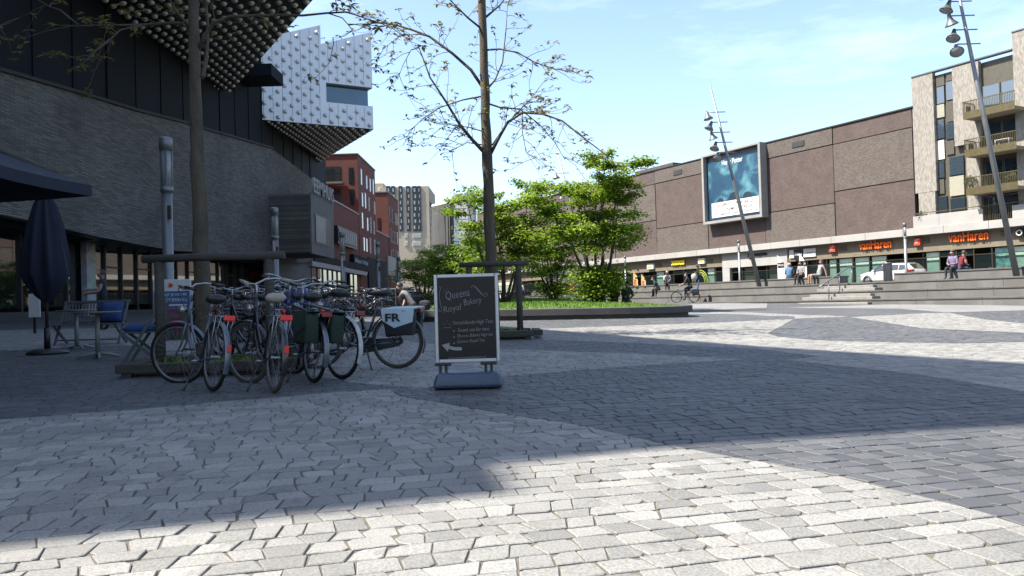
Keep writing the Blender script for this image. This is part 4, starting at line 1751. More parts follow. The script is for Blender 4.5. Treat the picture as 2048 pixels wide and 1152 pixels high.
for k in range(10):
    ya = 78 + k * 2.3
    MB().box(ya, ya + 0.14, -0.3, 0.0, 0.6, 5.0).build("shop_mullion", M_GREYM, red1)
    MB().box(ya + 0.15, ya + 2.29, -0.2, -0.17, 1.0, 4.9).build("shop_pane", M_GLASS2, red1)
MB().box(77, 106, -0.6, 0.04, 5.0, 5.5).build("shop_canopy", M_WHITEP, red1)
MB().box(78, 101, -0.6, -0.25, 5.52, 6.3).build("dark_fascia", M_CLAD, red1)

red2 = thing("red_brick_building", "smaller red brick block with rows of narrow windows next to the beige tower", "building", (RX, 0, 0), math.pi / 2)
Y2 = rl(777, 420)[0]
Y2b = rl(796, 420)[0]
z2 = rl(777, 386)[1]
MB().box(Y1b + 0.02, Y2 - 0.01, 0.1, 14, 0, rl(760, 466)[1]).build("podium", M_RED, red2)
MB().box(Y1b + 0.02, Y2 - 0.02, -0.02, 0.4, rl(760, 466)[1], rl(760, 466)[1] + 0.2).build("podium_coping", M_WHITEP, red2)
MB().box(Y2, Y2b, 0.0, 16, 0, z2).build("tower", M_RED, red2)
MB().box(Y2 - 0.06, Y2, 0.004, 16, 12, z2 - 0.1).build("end_wall", M_REDY, red2)
MB().box(Y2 - 0.15, Y2b + 0.1, -0.12, 16.1, z2, z2 + 0.15).build("roof_edge", M_GREYM, red2)
narrow_windows(red2, Y2 + 0.5, Y2b - 0.3, [4.8, 8.2, 11.6, 15.0], 4, 9, w=0.9)
end_window(red2, 755, 761.5, 436, 460, Y2)
street_box("dark_entrance", M_CLAD, 738, 775, 520, 590, -0.2, 0.25, red2)
street_box("louvred_panel", M_WHITEP, 777, 792, 514, 552, -0.2, 0.2, red2)

# ================================================================== BUILDINGS AT THE FAR END
def far_root(name, label, Y, px):
    p = depth(px, 600, Y)
    return thing(name, label, "building", (p.x, Y, 0)), p.x
TY = 260.0
tow, tx = far_root("beige_tower", "tall beige tower with dark vertical window strips and side balconies", TY, 805)
M_TAN = mat("beige_brick", (0.85, 0.72, 0.54), 0.85, var=0.08, scale=0.3)
M_STRIP = mat("dark_window_strip", (0.03, 0.03, 0.045), 0.3, var=0.3, scale=0.4)
def fb_(px0, px1, pyt, pyb, Y, x0, name, m, root, y0, y1):
    a, c = depth(px0, pyb, Y), depth(px1, pyt, Y)
    return MB().box(a.x - x0, c.x - x0, y0, y1, max(a.z, 0), c.z).build(name, m, root)
fb_(766, 857, 372, 640, TY, tx, "wall", M_TAN, tow, 0, 22)
fb_(752, 766.2, 366, 640, TY, tx, "wall", M_TAN, tow, 0.4, 18)
for a, c in ((775, 780.5), (784.5, 790), (799.5, 804.5), (814.5, 819.5), (827, 833), (836.5, 841)):
    s = fb_(a, c, 372, 463, TY, tx, "window_strip", M_STRIP, tow, -0.3, -0.02)
    for k in range(7):
        fb_(a + 0.8 + (k % 2) * 1.6, c - 2.2 + (k % 2) * 1.6, 377 + k * 12.4, 384 + k * 12.4, TY, tx, "pane", M_WHITE if False else M_WIN, s, -0.36, -0.31)
for y in (467, 483):
    for a, c in ((809.5, 816), (825, 842.5)):
        w = fb_(a, c, y, y + 9, TY, tx, "window", M_WHITE, tow, -0.25, -0.02)
        fb_(a + 1, c - 1, y + 1, y + 8, TY, tx, "pane", M_WIN, w, -0.31, -0.26)
fb_(756, 763, 374, 382, TY, tx, "window", M_WHITE, tow, 0.2, 0.39)
for k in range(7):
    fb_(857.2, 862.5, 408 + k * 14, 409.5 + k * 14, TY, tx, "balcony_slab", M_WHITEP, tow, 2, 8)
    fb_(861.5, 862.3, 401 + k * 14, 408 + k * 14, TY, tx, "balcony_rail", M_GREYM, tow, 2, 8)
CY = 178.0
cin, cx0 = far_root("curved_building", "white building with a curved dark ribbed corner beyond the trees", CY, 905)
arc = [(863, 14), (865, 9.5), (869, 6), (876, 3), (886, 1.0), (897, 0.2), (908, 0.0)]
M_RIB = mat("dark_ribbed_cladding", (0.07, 0.06, 0.05), 0.6, var=0.2, scale=0.4)
b = MB()
b2 = MB()
for (a, da), (c, dc) in zip(arc[:-1], arc[1:]):
    def pt(px, dd, py):
        p = depth(px, py, CY + dd)
        return (p.x - cx0, dd, p.z)
    ta, tc_ = 413 - (a - 863) * 0.22, 413 - (c - 863) * 0.22
    b.quad((pt(a, da, 600)[0], da, 0), (pt(c, dc, 600)[0], dc, 0), pt(c, dc, tc_), pt(a, da, ta))
    b2.quad(pt(a, da, ta), pt(c, dc, tc_), pt(c, dc, tc_ - 3 - (c - 863) * 0.12), pt(a, da, ta - 3 - (a - 863) * 0.12))
b.build("curved_wall", M_RIB, cin)
b2.build("white_parapet", M_WHITE, cin)
for k in range(8):
    px = 866 + k * 5.3
    dd = 14 * max(0, (1 - (px - 863) / 40)) ** 2
    p, q = depth(px, 600, CY + dd - 0.3), depth(px, 416 - (px - 863) * 0.2, CY + dd - 0.3)
    MB().box(p.x - cx0 - 0.06, p.x - cx0 + 0.06, dd - 0.35, dd - 0.05, 0, q.z).build("fin", M_WHITEP, cin)
for k in range(10):
    pyy = 395 + k * 22
    a, c = depth(908.3, pyy + 21.7, CY), depth(940, pyy, CY)
    MB().box(a.x - cx0, c.x - cx0, 0.0, 12, max(0, a.z), c.z).build("white_panel", M_WHITE, cin)
fb_(908.2, 940, 387, 394.7, CY, cx0, "white_panel", M_WHITE, cin, 0.02, 12)
fb_(940.1, 947, 383.5, 600, CY, cx0, "end_pier", M_WHITEP, cin, -0.6, 12)

# ================================================================== PLANTERS
M_KERB = mat("dark_planter_stone", (0.12, 0.118, 0.115), 0.8, var=0.2, scale=2.5, bump=0.2)
M_SOIL = mat("planter_soil", (0.07, 0.05, 0.035), 0.95, var=0.4, scale=6, bump=0.5)
def grass_mat():
    m, nt, b = nodes("lawn_grass")
    L = nt.links
    tc = nt.nodes.new("ShaderNodeTexCoord")
    n = nt.nodes.new("ShaderNodeTexNoise")
    n.inputs['Scale'].default_value = 1.6
    n.inputs['Detail'].default_value = 9
    L.new(tc.outputs['Object'], n.inputs['Vector'])
    cr = nt.nodes.new("ShaderNodeValToRGB")
    e = cr.color_ramp.elements
    e[0].position, e[0].color = 0.3, (0.045, 0.11, 0.006, 1)
    e[1].position, e[1].color = 0.72, (0.11, 0.19, 0.012, 1)
    L.new(n.outputs[0], cr.inputs[0])
    L.new(cr.outputs[0], b.inputs['Base Color'])
    b.inputs['Roughness'].default_value = 0.7
    return m
M_GRASS = grass_mat()
def rounded(poly, it=2):
    for _ in range(it):
        out = []
        n = len(poly)
        for i in range(n):
            p, q = poly[i], poly[(i + 1) % n]
            out.append((p[0] * 0.75 + q[0] * 0.25, p[1] * 0.75 + q[1] * 0.25))
            out.append((p[0] * 0.25 + q[0] * 0.75, p[1] * 0.25 + q[1] * 0.75))
        poly = out
    return poly
def planter(poly, h, label, lawn_label, seed):
    poly = ccw(rounded(poly))
    n = len(poly)
    cx = sum(p[0] for p in poly) / n
    cy = sum(p[1] for p in poly) / n
    z0 = gz(cx, cy)
    t = thing("lawn_planter", label, "planter", (cx, cy, z0))
    def off(i, d):
        a, b_, c = poly[i - 1], poly[i], poly[(i + 1) % n]
        tx, ty = c[0] - a[0], c[1] - a[1]
        l = math.hypot(tx, ty)
        return (b_[0] - ty / l * d * -1 * -1, b_[1] + tx / l * d) if False else (b_[0] - ty / l * d, b_[1] + tx / l * d)
    # blocks of the kerb, each with an undercut base
    step = 2
    for i in range(0, n, step):
        ids = [(i + k) % n for k in range(step + 1)]
        b = MB()
        ring = []
        for q, j in enumerate(ids):
            o, inn, und = off(j, 0.0), off(j, 0.42), off(j, 0.14)
            ring.append((o, inn, und))
        for (o1, i1, u1), (o2, i2, u2) in zip(ring[:-1], ring[1:]):
            def v(p, z):
                return (p[0] - cx, p[1] - cy, gz(p[0], p[1]) - z0 + z)
            zl, zh = 0.14, h
            b.quad(v(o1, zl), v(o2, zl), v(o2, zh - 0.02), v(o1, zh - 0.02))
            oo1 = (o1[0] + (i1[0] - o1[0]) * 0.05, o1[1] + (i1[1] - o1[1]) * 0.05)
            oo2 = (o2[0] + (i2[0] - o2[0]) * 0.05, o2[1] + (i2[1] - o2[1]) * 0.05)
            b.quad(v(o1, zh - 0.02), v(o2, zh - 0.02), v(oo2, zh), v(oo1, zh))
            b.quad(v(oo1, zh), v(oo2, zh), v(i2, zh), v(i1, zh))
            b.quad(v(i1, zh), v(i2, zh), v(i2, 0), v(i1, 0))
            b.quad(v(u1, zl), v(u2, zl), v(o2, zl), v(o1, zl))
            b.quad(v(u1, -0.1), v(u2, -0.1), v(u2, zl), v(u1, zl))
        b.build("kerb_block", M_KERB, t)
    inner = [off(i, 0.40) for i in range(n)]
    b = MB()
    def lz(x, y):
        r = math.hypot((x - cx) / 5, (y - cy) / 6)
        return gz(x, y) + h - 0.05 + 0.14 * max(0, 1 - r)
    # lawn surface: fan with rings
    rings = [[(cx + (p[0] - cx) * f, cy + (p[1] - cy) * f) for p in inner] for f in (1.0, 0.8, 0.55, 0.3, 0.08)]
    vs, fs = [], []
    for rg in rings:
        for p in rg:
            vs.append((p[0], p[1], lz(*p)))
    for r in range(len(rings) - 1):
        for k in range(n):
            k2 = (k + 1) % n
            fs.append((r * n + k, r * n + k2, (r + 1) * n + k2, (r + 1) * n + k))
    fs.append(tuple((len(rings) - 1) * n + k for k in range(n)))
    b.smooth = True
    b.add(vs, fs)
    b.smooth = False
    rr = random.Random(seed)
    xs = [p[0] for p in inner]
    ys = [p[1] for p in inner]
    made = 0
    while made < 14000:
        x, y = rr.uniform(min(xs), max(xs)), rr.uniform(min(ys), max(ys))
        if not inside(x, y, inner):
            continue
        made += 1
        z = lz(x, y)
        a = rr.uniform(0, 6.28)
        w, hh = rr.uniform(0.01, 0.02), rr.uniform(0.04, 0.11)
        lx, ly = rr.uniform(-0.03, 0.03), rr.uniform(-0.03, 0.03)
        b.add([(x - w * math.cos(a), y - w * math.sin(a), z - 0.01), (x + w * math.cos(a), y + w * math.sin(a), z - 0.01), (x + lx, y + ly, z + hh)], [(0, 1, 2)])
    g = b.build("lawn", M_GRASS)
    tag(g, lawn_label, "grass", kind="stuff")
    return t, lz
PL1 = [(-3.4, 25.7), (0, 25.1), (3.6, 25.0), (5.6, 25.4), (6.3, 27.2), (5.6, 30), (4.4, 33), (2.6, 36.5), (-0.5, 38), (-3.2, 37.4), (-4.6, 34), (-4.5, 29)]
PL2 = [(-4, 43.5), (0, 42), (4.0, 42.5), (5.2, 45), (4.6, 49), (2, 53), (-3, 54), (-5.5, 49)]
pl1, lz1 = planter(PL1, 0.36, "low dark stone planter with a curved end holding the bright lawn", "short bright green lawn inside the near stone planter", 3)
pl2, lz2 = planter(PL2, 0.34, "second low stone planter behind the first one", "short lawn inside the rear stone planter", 4)

# ================================================================== TREES
def leaf_mat(name, c_lo, c_hi, trans=0.35):
    m, nt, b = nodes(name)
    L = nt.links
    out = nt.nodes.get("Material Output")
    at = nt.nodes.new("ShaderNodeAttribute")
    at.attribute_name = "tone"
    cr = nt.nodes.new("ShaderNodeValToRGB")
    cr.color_ramp.elements[0].color = (*c_lo, 1)
    cr.color_ramp.elements[1].color = (*c_hi, 1)
    L.new(at.outputs['Fac'], cr.inputs[0])
    L.new(cr.outputs[0], b.inputs['Base Color'])
    b.inputs['Roughness'].default_value = 0.5
    tr = nt.nodes.new("ShaderNodeBsdfTranslucent")
    L.new(cr.outputs[0], tr.inputs[0])
    mx = nt.nodes.new("ShaderNodeMixShader")
    mx.inputs[0].default_value = trans
    L.new(b.outputs[0], mx.inputs[1])
    L.new(tr.outputs[0], mx.inputs[2])
    L.new(mx.outputs[0], out.inputs[0])
    return m
M_LEAF = leaf_mat("fresh_green_leaf", (0.055, 0.12, 0.009), (0.26, 0.36, 0.027), 0.55)
M_LEAFY = leaf_mat("young_bronze_leaf", (0.09, 0.08, 0.022), (0.22, 0.19, 0.06), 0.5)
M_BARK = mat("tree_bark", (0.16, 0.13, 0.09), 0.9, var=0.45, scale=9, bump=0.9, bscale=40, streak=(1, 1, 0.25))
M_BARK2 = mat("shrub_bark", (0.13, 0.10, 0.08), 0.9, var=0.3, scale=10, bump=0.5)

def leaf(b, tones, c, d, up, ln, wd, tone):
    """leaf of four faces folded along its midrib"""
    d = d.normalized()
    s = d.cross(up)
    if s.length < 1e-4:
        s = d.orthogonal()
    s.normalize()
    n = s.cross(d)
    a = c
    e = c + d * ln
    m1 = c + d * ln * 0.45 + s * wd / 2 + n * wd * 0.15
    m2 = c + d * ln * 0.45 - s * wd / 2 + n * wd * 0.15
    mid = c + d * ln * 0.5
    b.add([a, m1, e, m2, mid], [(0, 1, 4), (1, 2, 4), (2, 3, 4), (3, 0, 4)])
    tones.extend([tone] * 4)

def bushy_tree(name, label, base, H, R, seed, nleaf, low=False, group=None, stems=6, flat=0.55):
    rr = random.Random(seed)
    t = thing(name, label, "tree", base, 0, group)
    bw = MB()
    tips = []
    for k in range(stems):
        a = 2 * math.pi * k / stems + rr.uniform(-0.4, 0.4)
        lean = rr.uniform(0.25, 0.75)
        p = Vector((0.12 * math.cos(a), 0.12 * math.sin(a), -0.1))
        d = Vector((math.cos(a) * lean * 0.55, math.sin(a) * lean * 0.55, 1)).normalized()
        h = H * rr.uniform(0.7, 0.95)
        pts, rad = [p.copy()], [0.075]
        ns = 8
        for i in range(ns):
            d = (d + Vector((rr.gauss(0, 0.11), rr.gauss(0, 0.11), 0.05))).normalized()
            p = p + d * h / ns
            pts.append(p.copy())
            rad.append(0.075 * (1 - 0.85 * (i + 1) / ns))
        bw.tube(pts, rad, 6)
        for i in range(4 if low else 3, ns + 1):
            nb = rr.choice((2, 3, 3))
            for _ in range(nb):
                aa = rr.uniform(0, 2 * math.pi)
                fr = i / ns
                ln = R * rr.uniform(0.35, 0.8) * (1.05 - 0.45 * fr)
                q = pts[i].copy()
                dd = Vector((math.cos(aa), math.sin(aa), rr.uniform(0.0, 0.5))).normalized()
                bp, br = [q.copy()], [rad[i] * 0.6 + 0.006]
                for s_ in range(4):
                    dd = (dd + Vector((rr.gauss(0, 0.12), rr.gauss(0, 0.12), rr.gauss(-0.02, 0.07)))).normalized()
                    q = q + dd * ln / 4
                    bp.append(q.copy())
                    br.append(br[0] * (1 - 0.22 * (s_ + 1)))
                    if s_ > 0:
                        tips.append((q.copy(), dd.copy(), 0.05 + ln * 0.13))
                bw.tube(bp, br, 4, cap=False)
        tips.append((pts[-1].copy(), d.copy(), 0.25))
    if low:
        for k in range(70):
            a = rr.uniform(0, 6.28)
            r = R * 0.3 * math.sqrt(rr.random())
            tips.append((Vector((r * math.cos(a), r * math.sin(a), rr.uniform(0.25, H * 0.22))), Vector((math.cos(a), math.sin(a), 0.2)), 0.4))
    bw.build("trunk", M_BARK2, t)
    b = MB()
    tones = []
    per = max(6, nleaf // len(tips))
    for q, d, sp in tips:
        clump = rr.gauss(0.5, 0.22)
        for _ in range(per):
            o = Vector((rr.gauss(0, 1) * sp, rr.gauss(0, 1) * sp, rr.gauss(0, 1) * sp * 0.42))
            dr = Vector((rr.gauss(0, 1), rr.gauss(0, 1), rr.gauss(-0.35, 0.35))) + d * 0.5
            up = Vector((rr.gauss(0, 0.35), rr.gauss(0, 0.35), 1))
            sz = rr.uniform(0.10, 0.19)
            leaf(b, tones, q + o, dr, up, sz, sz * 0.62, min(1, max(0, clump + rr.gauss(0, 0.18))))
    o = b.build("crown", M_LEAF, t)
    set_tone(o.data, tones)
    return t
def lawn_at(x, y, f):
    return (x, y, f(x, y) - 0.03)
bushy_tree("lawn_tree", "dense fresh green multi-stemmed tree with a bushy skirt on the near lawn", lawn_at(3.55, 32.6, lz1), 6.7, 2.8, 21, 27000, low=True, stems=7)
bushy_tree("lawn_tree", "spreading light green tree on the lawn behind the chalkboard sign", lawn_at(-0.4, 34.5, lz1), 5.7, 3.0, 34, 17000, stems=6)
bushy_tree("lawn_tree", "round green tree on the rear planter between two bigger trees", lawn_at(2.4, 46.0, lz2), 4.4, 2.3, 45, 12000, low=True, stems=6)
bushy_tree("lawn_tree", "lower green tree on the rear planter next to the bicycles", lawn_at(-3.2, 47.0, lz2), 3.8, 3.0, 56, 15000, low=True, stems=6)
bushy_tree("street_tree", "low spreading green tree in front of the beige tower", (-6.5, 58.0, gz(-6.5, 58) - 0.05), 4.2, 3.3, 67, 14000, low=True, stems=6)

def sparse_tree(name, label, base, Y, trunk_px, limbs_px, r0, seed, ntwig):
    """young street tree just coming into leaf; limbs are laid out at the tree's own distance"""
    rr = random.Random(seed)
    t = thing(name, label, "tree", base)
    B = Vector(base)
    tp = [Vector((base[0], base[1], base[2] - 0.05))] + [depth(px, py, Y) for px, py in trunk_px]
    fine = []
    for i in range(len(tp) - 1):
        for k in range(4):
            q = tp[i].lerp(tp[i + 1], k / 4)
            fine.append(q + (Vector((rr.gauss(0, 0.006), rr.gauss(0, 0.006), 0)) if i or k else Vector()))
    tp = fine + [tp[-1]]
    n = len(tp)
    b = MB()
    b.tube([p - B for p in tp], [r0 * (1.2 if i == 0 else (1 - 0.55 * i / (n - 1)) * (1 + rr.uniform(-0.05, 0.05))) for i in range(n)], 14)
    b.build("trunk", M_BARK, t)
    bl = MB()
    lv = MB()
    tones = []
    def cluster(c, big):
        tn = rr.gauss(0.5, 0.25)
        for _ in range(rr.randint(3, 6)):
            a = rr.uniform(0, 6.28)
            d = Vector((math.cos(a), math.sin(a), rr.uniform(-0.7, 0.15)))
            leaf(lv, tones, c, d, Vector((0, 0, 1)), big * rr.uniform(0.6, 1.1), big * 0.42, min(1, max(0, tn + rr.gauss(0, 0.15))))
    def twig(p, d, ln, r):
        pts = [p.copy()]
        q = p.copy()
        d = d.normalized()
        for i in range(5):
            d = (d + Vector((rr.gauss(0, 0.16), rr.gauss(0, 0.16), (-0.16 if i < 3 else 0.22) + rr.gauss(0, 0.05)))).normalized()
            q = q + d * ln / 5
            pts.append(q.copy())
            if i >= 1 and rr.random() < 0.6:
                e = q + Vector((rr.gauss(0, 0.05), rr.gauss(0, 0.05), rr.uniform(0.03, 0.12)))
                bl.tube([q, e], [r * 0.45, r * 0.3], 3, cap=False)
                cluster(e, 0.11)
        bl.tube(pts, [r * (1 - 0.13 * i) for i in range(6)], 4, cap=False)
        cluster(q, 0.13)
    for k, (pxs, r, dy) in enumerate(limbs_px):
        pts = []
        m = len(pxs)
        for i, (px, py) in enumerate(pxs):
            pts.append(depth(px, py, Y + dy * (i / (m - 1)) ** 0.9) - B)
        rads = [r * (1 - 0.75 * i / (m - 1)) for i in range(m)]
        bl.tube(pts, rads, 6)
        L_ = sum((pts[i + 1] - pts[i]).length for i in range(m - 1))
        nt = max(3, int(L_ * ntwig))
        for _ in range(nt):
            f = rr.uniform(0.18, 1.0) * (m - 1)
            i = min(m - 2, int(f))
            p = pts[i].lerp(pts[i + 1], f - i)
            dr = (pts[i + 1] - pts[i]).normalized()
            side = Vector((rr.gauss(0, 1), rr.gauss(0, 1), rr.gauss(0.25, 0.6)))
            twig(p, dr * 0.7 + side.normalized() * 0.8, rr.uniform(0.35, 1.0), 0.007)
    bl.build("limbs", M_BARK, t)
    o = lv.build("leaves", M_LEAFY, t)
    set_tone(o.data, tones)
    o["kind"] = "stuff"
    return t
T2Y = 16.4
b2 = ground(986, 672)
b2 = depth(987, 640, T2Y)
sparse_tree("young_tree", "slender young tree with few leaves behind the chalkboard sign", (b2.x, T2Y, gz(b2.x, T2Y)), T2Y,
    [(984, 580), (980, 480), (975, 330), (970, 200), (966, 80), (963, -60), (960, -220)],
    [([(967, 303), (945, 280), (920, 250), (893, 205), (860, 155), (838, 95)], 0.045, -0.4),
     ([(969, 180), (942, 140), (905, 107), (859, 73), (825, 60), (792, 50), (765, 45), (742, 47), (715, 60)], 0.035, 0.5),
     ([(859, 73), (835, 68), (800, 72), (770, 95), (745, 130)], 0.014, 0.6),
     ([(838, 95), (822, 100), (806, 130), (795, 160)], 0.014, -0.6),
     ([(980, 310), (998, 275), (1015, 245), (1045, 225), (1085, 228), (1125, 242), (1170, 278), (1215, 312)], 0.04, -0.9),
     ([(985, 290), (1012, 250), (1028, 232), (1060, 200), (1090, 160)], 0.022, 0.8),
     ([(973, 180), (990, 160), (1005, 125), (1012, 60), (1015, 10)], 0.025, 0.7),
     ([(972, 100), (1000, 98), (1035, 105), (1070, 125), (1110, 138), (1155, 145)], 0.022, -0.7),
     ([(970, 205), (1000, 215), (1040, 218), (1080, 250), (1110, 285), (1130, 320)], 0.022, 1.2),
     ([(966, 192), (925, 200), (880, 215), (845, 238), (820, 262), (806, 292)], 0.018, 0.9),
     ([(972, 265), (940, 255), (905, 250), (872, 248)], 0.014, -1.1),
     ([(967, 290), (935, 285), (910, 297), (890, 310)], 0.014, 0.5),
     ([(966, 60), (935, 35), (905, 5), (880, -30)], 0.028, -0.5),
     ([(965, 40), (1000, 10), (1030, -30)], 0.028, 0.5),
     ([(1045, 225), (1045, 265), (1052, 305), (1075, 318)], 0.012, -0.3)], 0.14, 77, 6.0)
T1Y = 10.7
b1 = depth(408, 660, T1Y)
sparse_tree("young_tree", "young tree standing in the bicycle jumble before the museum", (b1.x, T1Y, gz(b1.x, T1Y)), T1Y,
    [(406, 590), (401, 450), (396, 330), (392, 210), (388, 80), (384, -60), (380, -220)],
    [([(382, 62), (368, 48), (345, 46), (285, 50), (220, 51), (160, 52), (85, 50)], 0.03, 0.5),
     ([(396, 100), (410, 70), (428, 45), (460, 33), (512, 31), (560, 30), (605, 31), (655, 26), (692, 24), (712, 30), (745, 42)], 0.03, -0.5),
     ([(405, 155), (412, 120), (416, 60), (412, 0), (405, -60)], 0.035, 0.6),
     ([(384, 60), (350, 20), (330, -20)], 0.025, -0.5),
     ([(285, 50), (240, 60), (215, 85), (180, 110), (140, 115)], 0.013, -0.5),
     ([(160, 52), (120, 20), (90, 10), (30, 40), (-20, 70)], 0.012, 0.3),
     ([(655, 26), (685, 36), (705, 60), (690, 72), (665, 75)], 0.01, 0.3)], 0.118, 91, 4.0)

# ---- timber guards round the young trees
M_TIMBER = mat("weathered_timber", (0.10, 0.092, 0.078), 0.9, var=0.3, scale=5, bump=0.5, streak=(1, 1, 6))
def tree_guard(label, x, y, rz, W, D, H, sc=1.0):
    t = thing("tree_guard", label, "tree guard", (x, y, gz(x, y)), rz)
    for xx in (-W / 2 + 0.12, W / 2 - 0.12):
        MB().lathe([(0.065, -0.05), (0.062, H * 0.5), (0.06, H)], 10, (xx, 0, 0)).build("post", M_TIMBER, t)
    b = MB()
    b.tube([(-W / 2 - 0.08, -0.02, H + 0.04), (0, 0.0, H + 0.05), (W / 2 + 0.08, 0.0, H + 0.045)], 0.052, 10)
    b.build("cross_bar", M_TIMBER, t)
    for q in ((-W / 2 - 0.12, W / 2 + 0.12, -D / 2, -D / 2 + 0.16), (-W / 2 - 0.12, W / 2 + 0.12, D / 2 - 0.16, D / 2)):
        MB().rbox(q[0], q[1], q[2], q[3], 0.05, 0.16, 0.01).build("base_beam", M_TIMBER, t)
    for x0 in (-W / 2 - 0.12, W / 2 + 0.14):
        MB().rbox(x0, x0 + 0.16, -D / 2 + 0.161, D / 2 - 0.161, 0.05, 0.16, 0.01).build("base_beam", M_TIMBER, t)
    for x0 in (-W / 2, 0, W / 2):
        for yy in (-D / 2 + 0.08, D / 2 - 0.08):
            MB().box(x0 - 0.06, x0 + 0.06, yy - 0.05, yy + 0.05, -0.03, 0.05).build("block", M_TIMBER, t)
    b = MB()
    rr = random.Random(int(W * 100))
    b.box(-W / 2 + 0.05, W / 2 - 0.05, -D / 2 + 0.17, D / 2 - 0.17, -0.03, 0.03)
    b.build("soil_bed", M_SOIL, t)
    g = MB()
    tones = []
    for _ in range(420):
        p = Vector((rr.uniform(-W / 2, W / 2), rr.uniform(-D / 2 + 0.2, D / 2 - 0.2), 0.03))
        leaf(g, tones, p, Vector((rr.gauss(0, 0.5), rr.gauss(0, 0.5), 1)), Vector((0, 1, 0)), rr.uniform(0.06, 0.2), 0.03, rr.uniform(0, 0.8))
    o = g.build("weeds", M_LEAF, t)
    set_tone(o.data, tones)
    o["kind"] = "stuff"
    return t
gp = depth(990, 640, 15.9)
tree_guard("timber tree guard with cross bar behind the chalkboard sign", gp.x + 0.0, 16.1, 0.03, 1.25, 1.5, 1.46)
gp = depth(425, 640, 10.1)
tree_guard("timber tree guard among the parked bicycles", gp.x, 10.2, 0.03, 1.65, 1.5, 1.42)

# ================================================================== STREET FURNITURE
M_LAMPG = mat("lamp_diffuser", (0.5, 0.53, 0.56), 0.25, var=0.05)
def lamp_post(x, y, z, label, group, H=4.0):
    t = thing("lamp_post", label, "lamp post", (x, y, z), 0, group)
    MB().lathe([(0.105, -0.05), (0.105, 0.6), (0.092, 0.65), (0.092, H - 1.0)], 16).build("pole", M_ZINC, t)
    MB().lathe([(0.112, H - 1.0), (0.112, H - 0.9)], 16).build("collar", M_ZINC, t)
    d = MB().lathe([(0.088, H - 0.9), (0.088, H - 0.24)], 16).build("diffuser", M_LAMPG, t)
    for k in range(4):
        a = k * math.pi / 2 + 0.4
        MB().box(0.098 * math.cos(a) - 0.012, 0.098 * math.cos(a) + 0.012, 0.098 * math.sin(a) - 0.012, 0.098 * math.sin(a) + 0.012, H - 0.9, H - 0.24).build("rib", M_ZINC, t)
    MB().lathe([(0.115, H - 0.24), (0.115, H - 0.03), (0.09, H)], 16).build("cap", M_ZINC, t)
    MB().box(0.05, 0.11, -0.11, -0.07, H - 1.5, H - 1.25).build("hatch", M_BRONZE, t)
    return t
for px, py, Y, lab in ((331, 275, 14.3, "grey cylindrical lamp post beside the young tree before the museum"),
                       (549, 415, 25.0, "grey cylindrical lamp post before the dark entrance block"),
                       (684, 463, 34.0, "grey cylindrical lamp post before the white louvred sign"),
                       (755, 484, 40.5, "grey cylindrical lamp post before the dark shop entrance"),
                       (797, 513, 52.0, "grey cylindrical lamp post at the corner of the red brick block")):
    p = depth(px, py, Y)
    z = gz(p.x, Y)
    lamp_post(p.x, Y, z, lab, "lamp posts along the museum side", H=p.z - z)
for px, py, Y, lab in ((1809, 446, 52.0, "grey cylindrical lamp post behind the white car"),
                       (1477, 480, 66.0, "grey cylindrical lamp post before the pale stone portal"),
                       (1250, 512, 78.0, "grey cylindrical lamp post before the shop with the green rings")):
    p = depth(px, py, Y)
    lamp_post(p.x, Y, TZ, lab, "lamp posts on the terrace", H=p.z - TZ)

def light_mast(base, top, label, nl=5, fr=(0.335, 0.05)):
    t = thing("light_mast", label, "light mast", base)
    B, T = Vector(base), Vector(top)
    d = T - B
    MB().tube([(0, 0, -0.05), d * 0.5, d], [0.13, 0.10, 0.045], 14).build("pole", M_ZINC, t)
    dn = d.normalized()
    side = Vector((1, 0, 0))
    for k in range(nl):
        c = d * (1 - fr[0] + fr[1] * (nl - 1 - k))
        MB().tube([c - side * 0.5, c + side * 0.5], 0.03, 6).build("arm", M_ZINC, t)
        rr = random.Random(k)
        h = c - side * 0.55 + Vector((0, 0, -0.22))
        aim = Vector((rr.uniform(-0.5, 0.3), rr.uniform(-0.8, 0.1), -0.9)).normalized()
        q = aim.to_track_quat('Z', 'Y').to_matrix().to_4x4()
        b = MB()
        b.lathe([(0.07, -0.3), (0.1, -0.12), (0.13, -0.02), (0.27, 0.17), (0.29, 0.2), (0.27, 0.2)], 14)
        b.xform(Matrix.Translation(h) @ q)
        f = b.build("floodlight", M_GREYM, t)
        b = MB()
        b.lathe([(0.25, 0.201), (0.25, 0.21)], 14)
        b.xform(Matrix.Translation(h) @ q)
        b.build("lens", M_LAMPG, f)
    return t
def on_tread(px, k=1):
    z = TZS - k * STEP_H
    p = sdw(facd(px, 560, D_EDGE - k * TREAD + 0.45)[0], D_EDGE - k * TREAD + 0.45, z)
    return p
mb = on_tread(1519)
mt = depth(1420, 170, mb.y)
light_mast(mb, mt, "leaning light mast with five floodlights before the blue poster")
mb = on_tread(2034)
mt = depth(1897, -110, mb.y)
light_mast(mb, mt, "leaning light mast with floodlights before the balconies", fr=(0.30, 0.043))
mb = Vector((6.6, 62, gz(6.6, 62)))
mt = depth(1113, 297, 62)
light_mast(mb, mt, "distant leaning light mast rising behind the lawn trees", nl=3, fr=(0.29, 0.065))

